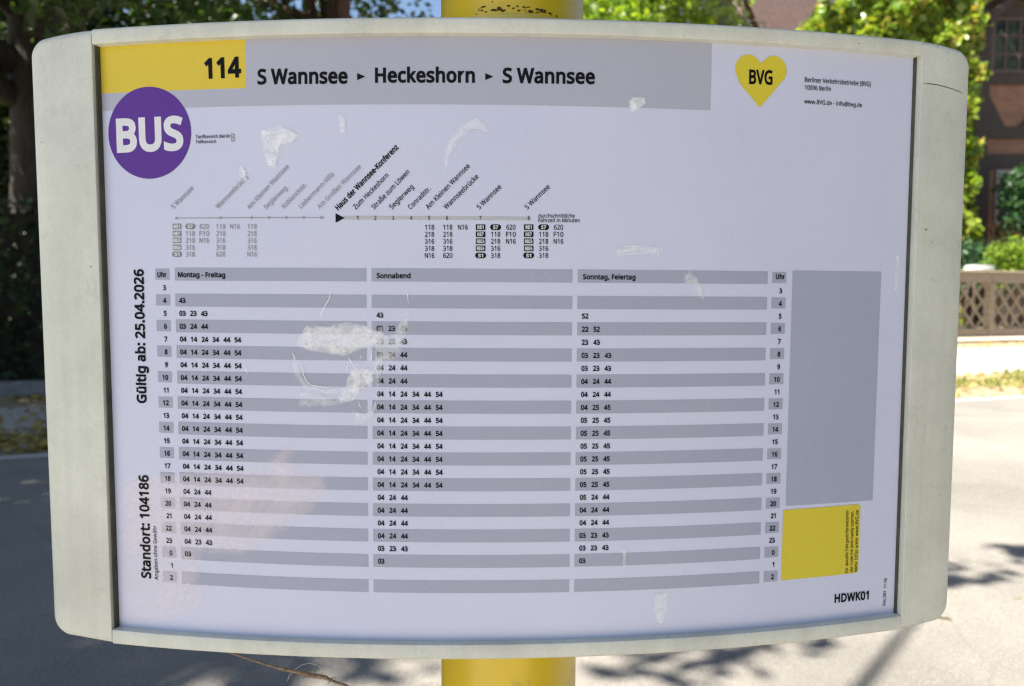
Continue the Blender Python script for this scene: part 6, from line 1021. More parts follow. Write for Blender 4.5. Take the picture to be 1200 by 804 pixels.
    'ö': '485,|302,442 244,449 183,442 131,422 89,388 58,341 39,284 33,216 37,163 49,117 67,76 92,44 123,16 159,-3 198,-15 241,-19 287,-15 328,-3 365,16 396,44 421,76 438,118 449,163 453,216 447,284 427,341 395,388 353,422 190,358 242,368 279,363 308,350 329,328 345,299 354,261 358,216 355,171 346,132 330,102 308,80 279,67 243,62 206,67 178,80 156,102 140,132 131,171 128,216 135,281 156,328 187,594 168,596 150,594 134,584 124,568 120,546 124,525 134,508 150,499 168,495 187,499 203,508 213,525 217,546 213,568 203,584 337,594 318,596 300,594 284,584 274,568 270,546 274,525 284,508 300,499 318,495 337,499 353,508 363,525 367,546 363,568 353,584|57.58.56 9.10.45 45.46.9 8.9.46 46.47.8 7.8.47 6.7.47 47.48.6 5.6.48 15.41.14 42.14.41 14.42.13 43.13.42 28.29.2 61.62.60 63.64.51 50.51.64 64.65.50 13.43.12 43.44.12 11.12.44 10.11.44 45.10.44 5.48.49 4.5.49 3.4.49 49.28.3 28.2.3 59.60.58 60.62.58 56.58.62 55.56.62 62.63.55 63.51.55 54.55.51 51.52.54 53.54.52 73.74.72 40.16.17 17.39.40 31.0.30 1.30.0 70.71.67 67.68.70 69.70.68 20.21.37 36.37.21 21.22.36 35.36.22 22.23.35 34.35.23 23.24.34 33.34.24 24.25.33 76.77.78 39.17.18 38.39.18 18.19.38 19.20.38 20.37.38 33.25.32 25.26.32 31.32.26 26.27.31 0.31.27 74.75.76 76.78.74 72.74.78 71.72.78 78.79.71 67.71.79 79.80.67 66.67.80 80.81.66 41.15.16 16.40.41 30.1.29 2.29.1',
    'ü': '495,|146,441 52,441 52,147 57,97 71,54 95,21 129,-2 171,-15 220,-19 248,-17 276,-12 302,-2 327,11 348,28 361,46 350,46 361,-11 438,-11 438,441 346,441 346,206 343,162 335,125 321,98 300,78 270,66 230,62 192,68 166,84 152,111 146,154 190,594 173,596 155,594 140,584 127,568 125,546 127,525 139,508 155,499 173,495 191,499 208,508 218,525 222,546 218,568 208,584 340,594 323,596 305,594 289,584 279,568 275,546 279,525 289,508 305,499 323,495 341,499 358,508 368,525 372,546 368,568 358,584 352,34|3.4.29 29.30.3 2.3.30 1.2.30 30.0.1 36.37.38 38.39.36 34.35.36 9.26.8 27.7.8 8.26.27 42.43.41 43.44.41 31.32.44 44.45.31 45.46.31 7.27.6 27.28.6 5.6.28 4.5.28 29.4.28 40.41.39 36.39.41 41.44.36 44.32.36 32.33.36 34.36.33 25.10.11 11.12.25 24.25.12 53.54.55 51.52.48 48.49.51 50.51.49 14.16.17 15.13.63 14.17.21 20.21.17 17.18.20 19.20.18 58.59.57 59.60.57 60.61.47 62.47.61 13.15.12 24.12.15 23.24.15 15.14.23 22.23.14 14.21.22 55.56.57 53.55.57 52.53.57 57.60.52 48.52.60 60.47.48 10.25.9 26.9.25 14.15.63 16.14.63',
    ' ': '208,||',
}
GLYPH_HEAVY = {
    '1': '459,|325,613 212,613 15,459 102,348 194,424 209,436 222,447 235,458 189,433 178,487 177,471 177,456 176,440 176,422 176,400 176,-40 325,-40 176,409|2.3.13 13.12.2 12.11.2 11.10.2 4.5.8 7.16.0 16.7.6 7.0.1 7.1.9 16.6.14 6.5.14 5.4.14 4.8.13 12.13.8 11.12.8 2.10.9 9.1.2 13.3.17 8.5.6 6.7.8 7.9.8 10.11.8 9.10.8 4.13.17 14.4.17 15.16.14',
    '4': '459,|265,616 -23,203 -23,90 483,90 483,233 399,233 399,616 317,460 252,460 254,489 254,475 253,460 253,445 252,432 251,413 251,394 251,374 251,233 150,227 290,415 300,429 311,448 321,467 399,170 251,170 251,-40 399,-40 251,363 251,90 399,90|1.2.18 18.2.24 24.17.18 8.13.12 12.11.8 16.15.18 15.14.18 1.18.14 14.13.1 13.8.1 7.10.11 3.4.23 4.5.23 20.19.5 21.20.5 10.7.22 9.10.22 0.9.22 22.6.0 17.24.23 23.5.17 27.17.5 15.16.19 14.15.19 13.14.19 19.20.13 12.13.20 11.12.20 20.21.11 1.8.9 9.0.1 24.2.28 7.21.5 6.22.5 22.7.5 21.7.11 16.18.27 19.16.27 5.19.27 3.23.29 28.25.29 25.26.29 24.28.29 23.24.29',
    'B': '521,|38,613 38,-40 281,-40 344,-35 401,-18 450,10 488,52 511,104 518,163 513,212 496,256 469,291 434,314 396,330 390,332 390,274 397,276 432,295 462,321 482,353 495,390 499,433 482,516 427,575 344,604 243,613 190,471 243,471 299,467 328,456 339,444 343,422 339,397 330,384 308,374 254,369 190,369 190,229 259,229 300,226 329,219 345,210 354,199 359,187 361,169 356,140 343,121 318,107 263,101 190,101 445,307|1.49.37 0.1.37 37.36.0 36.26.0 49.1.2 2.48.49 38.35.37 36.37.35 27.25.26 0.26.25 28.29.24 3.47.2 48.2.47 35.38.39 39.34.35 25.27.28 28.24.25 41.42.15 13.14.16 13.16.17 42.43.16 15.42.16 16.14.15 12.18.19 6.7.45 44.45.7 7.8.44 8.9.44 43.44.9 16.43.9 9.10.16 17.16.10 10.11.17 11.50.17 13.17.12 12.19.13 19.20.13 47.3.4 46.47.4 4.5.46 5.6.46 6.45.46 41.15.40 39.40.15 34.39.15 15.14.34 33.34.14 32.33.14 31.32.14 14.13.31 13.20.31 20.21.31 30.31.21 21.22.30 22.23.30 29.30.23 24.29.23 12.17.50 18.12.50',
    'S': '440,|280,618 230,621 172,615 120,600 74,574 38,536 15,489 8,437 10,397 19,361 35,330 55,303 81,279 111,259 145,242 181,228 226,210 257,195 275,183 284,173 288,163 290,147 288,132 283,121 274,111 258,103 234,97 201,95 161,97 122,104 85,114 1,146 1,-8 47,-27 73,-35 102,-40 133,-45 165,-47 199,-48 264,-43 323,-26 373,3 412,43 435,95 443,152 437,204 420,249 390,284 354,313 310,335 261,355 220,371 192,385 176,397 167,407 163,417 161,434 163,446 167,456 174,463 185,470 203,475 229,477 261,475 293,469 323,461 389,435 440,572 367,600 326,611|33.34.30 33.30.32 31.32.30 29.36.28 28.36.37 38.27.37 28.37.27 36.29.35 34.35.29 30.34.29 14.52.13 52.53.13 12.13.53 11.12.53 53.54.11 10.11.54 9.10.54 54.55.9 8.9.55 55.56.8 7.8.56 56.57.7 6.7.57 5.6.57 57.58.5 4.5.58 58.59.4 3.4.59 59.60.3 60.2.3 61.62.1 25.26.39 1.62.63 63.0.1 68.69.65 65.69.64 42.43.22 21.22.43 43.44.21 66.67.65 68.65.67 25.39.40 24.25.40 40.41.24 23.24.41 41.42.23 42.22.23 21.44.20 44.45.20 19.20.45 45.46.19 46.47.19 18.19.47 47.48.18 17.18.48 48.49.17 16.17.49 50.16.49 0.63.64 64.69.0 39.26.38 27.38.26 16.50.15 50.51.15 14.15.51 52.14.51 2.60.61 61.1.2',
    'U': '586,|184,613 32,613 32,201 48,104 99,21 182,-31 289,-48 369,-40 435,-15 488,24 525,77 546,137 553,200 553,613 402,613 402,204 399,169 391,143 377,123 359,108 333,98 295,95 242,102 211,122 192,153 184,204|1.2.25 20.21.6 22.6.21 6.22.5 22.23.5 4.5.23 23.24.4 3.4.24 2.3.24 25.2.24 1.25.0 19.7.8 18.19.8 8.9.18 17.18.9 9.10.17 10.11.17 16.17.11 11.12.16 15.16.12 12.13.15 13.14.15 20.6.7 7.19.20',
    ' ': '208,||',
}
def _parse(d):
    r = {}
    for ch, s in d.items():
        adv, v, f = s.split('|')
        V = np.array([[float(c) for c in q.split(',')] for q in v.split()], float).reshape(-1, 2)
        r[ch] = (float(adv.strip(',')), V, [tuple(int(c) for c in q.split('.')) for q in f.split()])
    return r
GB, GR, GH = _parse(GLYPH_BOLD), _parse(GLYPH_REGULAR), _parse(GLYPH_HEAVY)
def word(s, bold):
    G = GH if s in ('BUS', '114') else (GB if bold else GR)
    x = 0.0; V = []; F = []
    for ch in s:
        adv, v, f = G[ch]
        n = sum(len(q) for q in V)
        if len(v): V.append(v+np.array([x, 0]))
        F += [tuple(n+i for i in t) for t in f]
        x += adv + (14 if bold else 6)
    return np.concatenate(V), F
CAP = 573.0
class Print:
    """collects the lettering of one printed field"""
    def __init__(s, d): s.v = []; s.f = []; s.d = d
    def line(s, txt, x0, y0, x1, y1, cap, bold=False):
        V, F = word(txt, bold)
        a, b = V[:, 0].min(), V[:, 0].max()
        L = math.hypot(x1-x0, y1-y0); ux, uy = (x1-x0)/L, (y1-y0)/L
        X = (V[:, 0]-a)/(b-a)*L; Y = V[:, 1]/CAP*cap
        s._add(x0+X*ux-Y*uy, y0+X*uy+Y*ux, F)
    def fixed(s, txt, x, y, cap, sx, bold=True, right=False):
        V, F = word(txt, bold)
        o = V[:, 0].max() if right else V[:, 0].min()
        s._add(x+(V[:, 0]-o)*sx, y+V[:, 1]/CAP*cap, F)
    def _add(s, X, Y, F):
        n = len(s.v)
        s.v += [cyl(float(x), float(y), s.d) for x, y in zip(X, Y)]
        s.f += [tuple(n+i for i in f) for f in F]
    def build(s, name, mat): return mesh_np(name, s.v, s.f, mat, paper)

D1, D2, D3, D4 = 0.15, 0.3, 0.45, 0.6
# head of the sheet
flat('header_band', [[(-169.6, TOP_I+3), (-169.6, 127.4), (SL-1.5, 127.4), (SL-1.5, 114.8), (164.6, 115.3), (164.6, TOP_I+3)]], D1, M['band'], paper)
flat('line_number_panel', [rect(SL-1.5, -169.6, 127.4, TOP_I+3)], D1, M['p_yellow'], paper)
flat('bus_emblem', [disc(-245.0, 97.7, 33.2, 33.0)], D2, M['p_purple'], paper)
hp = []
for i in range(80):                                      # heart
    t = 2*math.pi*i/80
    hx_ = 16*math.sin(t)**3; hy_ = 13*math.cos(t)-5*math.cos(2*t)-2*math.cos(3*t)-math.cos(4*t)
    hp.append((202.7+hx_*1.27, 142.3+hy_*1.0))
heart_pts = [(202.6, 118.9), (186.2, 135.6)] + [(192.9+10.3*math.cos(R_(a)), 145.9+10.4*math.sin(R_(a))) for a in range(218, 24, -10)] + [(203.2, 151.6)] + [(212.7+10.3*math.cos(R_(a)), 146.1+10.4*math.sin(R_(a))) for a in range(150, -40, -10)]
flat('heart_emblem', [heart_pts], D2, M['p_yellow2'], paper)

TEXT = [
('114', -200.5, 135.43, -172.79, 135.86, 12.83, 'kb') ,
('S Wannsee', -160.84, 130.23, -95.51, 129.87, 9.75, 'kb') ,
('Heckeshorn', -76.02, 130.34, -5.7, 130.56, 9.4, 'kb') ,
('S Wannsee', 13.74, 130.62, 79.12, 131.17, 9.55, 'kb') ,
('BUS', -271.34, 85.48, -217.75, 86.02, 21.73, 'wb') ,
('Tarifbereich Berlin', -208.37, 92.8, -181.96, 92.9, 2.3, 'k') ,
('Teilbereich', -208.44, 89.3, -192.77, 89.3, 2.2, 'k') ,
('B', -181.36, 90.18, -178.46, 90.13, 5.43, 'g') ,
('BVG', 193.58, 135.76, 212.03, 136.12, 9.44, 'kb') ,
('Berliner Verkehrsbetriebe (BVG)', 237.86, 139.31, 293.8, 139.57, 3.36, 'k') ,
('10096 Berlin', 238.05, 133.71, 259.78, 133.95, 3.22, 'k') ,
('www.BVG.de - info@bvg.de', 237.91, 123.68, 286.83, 123.72, 3.12, 'k') ,
('S Wannsee', -226.77, 42.25, -210.4, 56.75, 3.58, 'g') ,
('Wannseebrücke', -192.22, 41.94, -168.62, 64.19, 3.51, 'g') ,
('Am Kleinen Wannsee', -168.32, 41.54, -138.29, 71.34, 3.46, 'g') ,
('Seglerweg', -155.86, 41.47, -139.95, 56.11, 3.45, 'g') ,
('Koblanckstr.', -142.42, 42.02, -125.34, 58.63, 3.43, 'g') ,
('Liebermann-Villa', -129.92, 41.98, -105.61, 65.7, 3.42, 'g') ,
('Am Großen Wannsee', -116.64, 41.59, -86.04, 71.11, 3.39, 'g') ,
('Haus der Wannsee-Konferenz', -103.08, 40.74, -59.37, 84.76, 3.74, 'kb') ,
('Zum Heckeshorn', -90.26, 41.34, -66.45, 65.07, 3.5, 'k') ,
('Straße zum Löwen', -77.14, 41.36, -51.56, 67.49, 3.49, 'k') ,
('Seglerweg', -64.43, 41.39, -48.68, 57.04, 3.49, 'k') ,
('Conradstr.', -51.16, 41.43, -36.56, 55.95, 3.49, 'k') ,
('Am Kleinen Wannsee', -38.58, 41.49, -8.81, 71.9, 3.49, 'k') ,
('Wannseebrücke', -25.84, 41.56, -2.69, 64.49, 3.49, 'k') ,
('S Wannsee', -2.2, 41.72, 13.5, 57.46, 3.49, 'k') ,
('S Wannsee', 31.81, 42.03, 48.03, 57.87, 3.5, 'k') ,
('durchschnittliche', 39.6, 36.57, 65.72, 36.87, 2.66, 'k') ,
('Fahrzeit in Minuten', 39.63, 33.31, 69.39, 33.64, 2.66, 'k') ,
('1', -90.07, 34.23, -88.59, 34.23, 2.65, 'k') ,
('2', -77.12, 34.25, -75.65, 34.26, 2.66, 'k') ,
('3', -64.4, 34.29, -62.94, 34.29, 2.65, 'k') ,
('4', -51.48, 34.33, -50.02, 34.34, 2.64, 'k') ,
('5', -38.71, 34.39, -37.26, 34.4, 2.65, 'k') ,
('6', -25.97, 34.46, -24.51, 34.47, 2.65, 'k') ,
('7', -2.3, 34.62, -0.85, 34.63, 2.65, 'k') ,
('8', 32.05, 34.92, 33.51, 34.93, 2.65, 'k') ,
('118', -40.98, 27.45, -34.41, 27.49, 3.37, 'k') ,
('218', -40.99, 22.44, -34.42, 22.48, 3.38, 'k') ,
('316', -41.0, 17.49, -34.42, 17.53, 3.38, 'k') ,
('318', -41.0, 12.47, -34.43, 12.51, 3.39, 'k') ,
('N16', -41.2, 7.44, -34.25, 7.48, 3.39, 'k') ,
('118', -28.03, 27.52, -21.47, 27.56, 3.37, 'k') ,
('218', -28.03, 22.51, -21.47, 22.55, 3.38, 'k') ,
('316', -28.03, 17.56, -21.47, 17.6, 3.38, 'k') ,
('318', -28.04, 12.54, -21.46, 12.58, 3.39, 'k') ,
('620', -28.04, 7.52, -21.46, 7.56, 3.39, 'k') ,
('N16', -17.53, 27.58, -10.6, 27.63, 3.37, 'k') ,
('RE1', -3.62, 28.28, 0.75, 28.31, 2.29, 'kb') ,
('RE7', -3.61, 23.27, 0.77, 23.3, 2.29, 'kb') ,
('RB23', -4.02, 18.32, 1.21, 18.35, 2.3, 'kb') ,
('RB33', -4.01, 13.3, 1.22, 13.33, 2.3, 'kb') ,
('S1', -3.2, 8.27, 0.45, 8.3, 2.3, 'kp') ,
('S7', 7.43, 28.36, 11.08, 28.39, 2.29, 'kp') ,
('118', 6.0, 22.74, 12.57, 22.79, 3.39, 'k') ,
('218', 6.02, 17.78, 12.59, 17.83, 3.38, 'k') ,
('316', 6.04, 12.76, 12.61, 12.81, 3.39, 'k') ,
('318', 6.05, 7.73, 12.64, 7.78, 3.4, 'k') ,
('620', 16.86, 27.84, 23.44, 27.9, 3.38, 'k') ,
('F10', 16.71, 22.82, 23.65, 22.88, 3.39, 'k') ,
('N16', 16.73, 17.86, 23.68, 17.92, 3.39, 'k') ,
('RE1', 30.63, 28.57, 35.02, 28.61, 2.29, 'kb') ,
('RE7', 30.66, 23.55, 35.06, 23.59, 2.3, 'kb') ,
('RB23', 30.27, 18.58, 35.52, 18.63, 2.3, 'kb') ,
('RB33', 30.3, 13.55, 35.56, 13.59, 2.31, 'kb') ,
('S1', 31.13, 8.52, 34.8, 8.55, 2.31, 'kp') ,
('S7', 41.68, 28.67, 45.35, 28.71, 2.3, 'kp') ,
('118', 40.26, 23.03, 46.87, 23.09, 3.39, 'k') ,
('218', 40.3, 18.06, 46.92, 18.12, 3.4, 'k') ,
('316', 40.34, 13.03, 46.96, 13.08, 3.4, 'k') ,
('318', 40.38, 7.98, 47.01, 8.04, 3.4, 'k') ,
('620', 50.87, 28.16, 57.5, 28.23, 3.39, 'k') ,
('F10', 50.74, 23.13, 57.74, 23.2, 3.39, 'k') ,
('N16', 50.78, 18.16, 57.79, 18.22, 3.4, 'k') ,
('RE1', -226.92, 28.77, -222.06, 28.74, 2.35, 'gb') ,
('RE7', -227.05, 23.63, -222.19, 23.61, 2.35, 'gb') ,
('RB23', -227.66, 18.67, -221.84, 18.65, 2.35, 'gb') ,
('RB33', -227.79, 13.58, -221.97, 13.56, 2.36, 'gb') ,
('S1', -227.03, 8.6, -222.97, 8.59, 2.36, 'gp') ,
('S7', -216.01, 28.7, -212.0, 28.68, 2.34, 'gp') ,
('118', -217.76, 22.96, -210.54, 22.93, 3.46, 'g') ,
('218', -217.88, 18.01, -210.65, 17.99, 3.46, 'g') ,
('316', -218.01, 12.93, -210.77, 12.92, 3.47, 'g') ,
('318', -218.13, 7.97, -210.89, 7.96, 3.48, 'g') ,
('620', -206.76, 28.03, -199.61, 28.0, 3.45, 'g') ,
('F10', -207.08, 22.92, -199.53, 22.89, 3.45, 'g') ,
('N16', -207.19, 17.98, -199.64, 17.96, 3.45, 'g') ,
('118', -193.96, 27.97, -186.89, 27.94, 3.44, 'g') ,
('218', -194.06, 22.87, -186.99, 22.84, 3.44, 'g') ,
('316', -194.17, 17.94, -187.09, 17.93, 3.44, 'g') ,
('318', -194.28, 12.89, -187.2, 12.88, 3.45, 'g') ,
('620', -194.38, 7.96, -187.3, 7.96, 3.45, 'g') ,
('N16', -183.31, 27.92, -175.91, 27.9, 3.43, 'g') ,
('118', -170.11, 27.88, -163.17, 27.86, 3.42, 'g') ,
('218', -170.2, 22.8, -163.26, 22.79, 3.43, 'g') ,
('316', -170.29, 17.9, -163.35, 17.9, 3.43, 'g') ,
('318', -170.38, 12.88, -163.43, 12.87, 3.44, 'g') ,
('N16', -170.66, 7.96, -163.32, 7.97, 3.43, 'g') ,
('Gültig ab: 25.04.2026', -252.96, -101.21, -252.57, -1.14, 7.35, 'kb') ,
('Standort: 104186', -252.97, -235.21, -252.97, -155.66, 7.5, 'kb') ,
('Angaben ohne Gewähr', -246.84, -235.77, -247.24, -193.93, 3.01, 'k') ,
('Uhr', -241.07, -6.9, -233.71, -6.88, 3.44, 'kb') ,
('Montag - Freitag', -224.51, -6.85, -187.73, -6.93, 3.41, 'kb') ,
('Sonnabend', -75.72, -7.06, -51.31, -6.93, 3.35, 'kb') ,
('Sonntag, Feiertag', 72.16, -6.96, 110.81, -6.87, 3.37, 'kb') ,
('Uhr', 219.05, -5.76, 226.42, -5.57, 3.5, 'kb') ,
('HDWK01', 277.82, -257.7, 309.16, -257.8, 6.35, 'kb') ,
('Ges_001  11.16', 325.2, -265.18, 325.79, -242.54, 2.66, 'k') ,
('Für aktuelle Fahrgastinformationen', 289.15, -234.71, 287.59, -184.86, 2.8, 'k') ,
('den Code mit dem Handy scannen.', 293.5, -234.74, 292.25, -185.5, 2.82, 'k') ,
('Mehr Infos unter www.BVG.de', 297.56, -234.4, 296.75, -185.12, 2.83, 'k') ,
]
SETS = {'head': (0, 1), 'route_title': (1, 4)}
def prints(name, idx, mat, d=D3):
    p = Print(d)
    for i in idx:
        t, x0, y0, x1, y1, cap, sty = TEXT[i]
        p.line(t, x0, y0, x1, y1, cap, bold=('b' in sty[1:] or 'p' in sty[1:]))
    return p.build(name, mat)
kinds = lambda a, b, f: [i for i in range(a, b) if f(TEXT[i][6])]
names = [t[0] for t in TEXT]
prints('line_number', [0], M['k'])
prints('route_title', [1, 2, 3], M['k'])
flat('route_arrow', [[(-88.7, 136.6), (-88.7, 131.7), (-83.0, 134.2)]], D3, M['k'], paper)
flat('route_arrow', [[(1.5, 136.8), (1.5, 132.0), (7.2, 134.45)]], D3, M['k'], paper)
prints('bus_lettering', [4], M['w'])
prints('tariff_note', [5, 6], M['k'])
prints('tariff_zone_letter', [7], M['g'])
prints('heart_lettering', [8], M['k'])
prints('address_text', [9, 10, 11], M['k'])
i0 = 12; i1 = names.index('durchschnittliche'); i2 = names.index('Gültig ab: 25.04.2026')
prints('passed_stop_names', kinds(i0, i1, lambda s: s[0] == 'g'), M['g'])
prints('stop_names', kinds(i0, i1, lambda s: s[0] == 'k'), M['k'])
[prints('minute_number', [i], M['k']) for i in range(i1+2, i1+10)]; prints('minute_note', [i1, i1+1], M['k'])
tb0 = i1+10
prints('connection_numbers', kinds(tb0, i2, lambda s: s == 'k'), M['k'])
prints('passed_connection_numbers', kinds(tb0, i2, lambda s: s == 'g'), M['g'])
for nm, c in (('connection_badges', 'k'), ('passed_connection_badges', 'g')):
    polys = []
    for i in kinds(tb0, i2, lambda s: s in (c+'b', c+'p')):
        t, x0, y0, x1, y1, cap, sty = TEXT[i]
        x = (x0+x1)/2; y = (y0+y1)/2+cap/2
        if sty[1] == 'b': polys.append(rect(x-3.4, x+3.4, y-1.95, y+1.95))
        else: polys.append([(x+1.9+2.0*math.cos(R_(a)), y+2.0*math.sin(R_(a))) for a in range(-90, 91, 15)]+[(x-1.9+2.0*math.cos(R_(a)), y+2.0*math.sin(R_(a))) for a in range(90, 271, 15)])
    flat(nm, polys, D2, M['gd' if c == 'g' else c], paper)
prints('badge_lettering', kinds(tb0, i2, lambda s: s in ('kb', 'kp')), M['w']); prints('badge_lettering', kinds(tb0, i2, lambda s: s in ('gb', 'gp')), M['w'])
# stop line
flat('passed_stop_line', [rect(-224.7, -113.0, 35.6, 36.15)]+[disc(u, 35.95-0.0012*(u+224), 1.05, 1.05, 16) for u in (-224.7, -190.45, -166.9, -153.9, -141.0, -128.2, -115.4)], D2, M['g'], paper)
flat('stop_line', [rect(-99.5, 34.4, 34.55, 37.1)], D1, M['line'], paper)
flat('stop_arrow', [[(-105.1, 38.9), (-105.1, 32.1), (-98.5, 35.55)]], D2, M['k'], paper)
prints('validity_note', [i2], M['k']); prints('location_note', [i2+1, i2+2], M['k'])
# the table
PIT = 9.5
COLS = ((-227.3, -83.1), (-79.5, 64.8), (68.4, 212.7))
for a, b in COLS:
    flat('row_bands', [rect(a, b, -k*PIT-PIT, -k*PIT) for k in range(0, 25, 2)], D1, M['row'], paper)
for a, b, up in ((-242.9, -231.4, 0), (216.2, 227.8, 0.2)):
    flat('hour_bands', [rect(a, b, -k*PIT-PIT+0.6+up, -k*PIT-0.6+up) for k in range(0, 25, 2)], D1, M['row'], paper)
for x, up in ((-234.4, 0), (224.6, 0.25)):
    p = Print(D3)
    for i, h in enumerate(list(range(3, 24))+[0, 1, 2]):
        p.fixed(str(h), x, -(i+1)*PIT-6.95+up, 3.45, 0.0052, right=True)
    p.build('hour_numbers', M['k'])
six = '04 14 24 34 44 54'; three = '04 24 44'
A = ['', '43', '03 23 43', '03 24 44'] + [six]*12 + [three]*4 + ['04 23 43', '03', '', '']
B = ['', '', '43', '03 23 43', '03 23 43', '03 24 44', three, three] + [six]*8 + [three]*4 + ['03 23 43', '03', '', '']
C_ = ['', '', '52', '22 52', '23 43', '03 23 43', '03 23 43', three, three, '04 25 45'] + ['05 25 45']*6 + ['05 24 44'] + [three]*2 + ['03 23 43']*2 + ['03', '', '']
for col, x0, w_ in ((A, -224.2, 5.0), (B, -76.0, 4.75), (C_, 71.8, 4.75)):
    p = Print(D3)
    for i, s in enumerate(col):
        y = -(i+1)*PIT-6.75
        for j, num in enumerate(s.split()):
            p.fixed(num, x0+j*8.52, y, 3.4, w_/900)
    p.build('departure_times', M['k'])
j0 = names.index('Uhr')
for j in range(5): prints('table_heading', [j0+j], M['k'])
flat('blank_notice_field', [rect(232.8, 309.6, -178.3, 0.8)], D1, M['notice'], paper)
# the yellow information label, its square code left blank
sx0, sx1, sy0, sy1 = 230.8, 298.4, -236.4, -181.0
flat('information_label', [[(sx0, sy0), (sx1-3, sy0+0.9)] + [(sx1-2.6+2.6*math.cos(R_(a)), sy0+3.5+2.6*math.sin(R_(a))) for a in range(-80, 1, 20)] + [(sx1-2.6+2.6*math.cos(R_(a)), sy1-2.2+2.6*math.sin(R_(a))) for a in range(0, 91, 15)] + [(sx0, sy1-0.4)]], D2, M['p_yellow2'], paper)
k0 = names.index('HDWK01')
prints('sheet_code', [k0], M['k']); prints('print_date', [k0+1], M['k']); prints('label_text', [k0+2, k0+3, k0+4], M['k'])

# ------------------------------------------------------------------ torn clear film over the sheet, with painted glare and sky reflection
def film(name, polys, d, mat, edge, cell=1.0):
    V, F, fade = [], [], []
    for P in polys:
        P = np.asarray(P, float)
        x0, y0 = P.min(0)-1; x1, y1 = P.max(0)+1
        nx = int((x1-x0)/cell)+1; ny = int((y1-y0)/cell)+1
        gx, gy = np.meshgrid(x0+np.arange(nx+1)*cell, y0+np.arange(ny+1)*cell)
        X = gx.ravel(); Y = gy.ravel()
        ins = np.zeros(len(X), bool); dist = np.full(len(X), 1e9)
        for i in range(len(P)):
            a = P[i]; b = P[(i+1) % len(P)]
            c = ((a[1] > Y) != (b[1] > Y)) & (X < (b[0]-a[0])*(Y-a[1])/((b[1]-a[1]) if b[1] != a[1] else 1e-9)+a[0])
            ins ^= c
            e = b-a; t = np.clip(((X-a[0])*e[0]+(Y-a[1])*e[1])/(e@e+1e-12), 0, 1)
            dist = np.minimum(dist, np.hypot(X-a[0]-t*e[0], Y-a[1]-t*e[1]))
        f = np.where(ins, np.clip(dist/edge, 0, 1), 0)
        keep = ins.reshape(ny+1, nx+1)
        idx = -np.ones(len(X), int)
        for j in range(ny):
            for i in range(nx):
                if keep[j, i] or keep[j, i+1] or keep[j+1, i] or keep[j+1, i+1]:
                    q = [j*(nx+1)+i, j*(nx+1)+i+1, (j+1)*(nx+1)+i+1, (j+1)*(nx+1)+i]
                    for v in q:
                        if idx[v] < 0:
                            idx[v] = len(V); V.append(cyl(X[v], Y[v], d)); fade.append(f[v])
                    F.append([idx[v] for v in q])
    o = mesh_np(name, V, F, mat, paper, smooth=True)
    at = o.data.attributes.new('fade', 'FLOAT', 'POINT'); at.data.foreach_set('value', np.array(fade, np.float32))
    return o
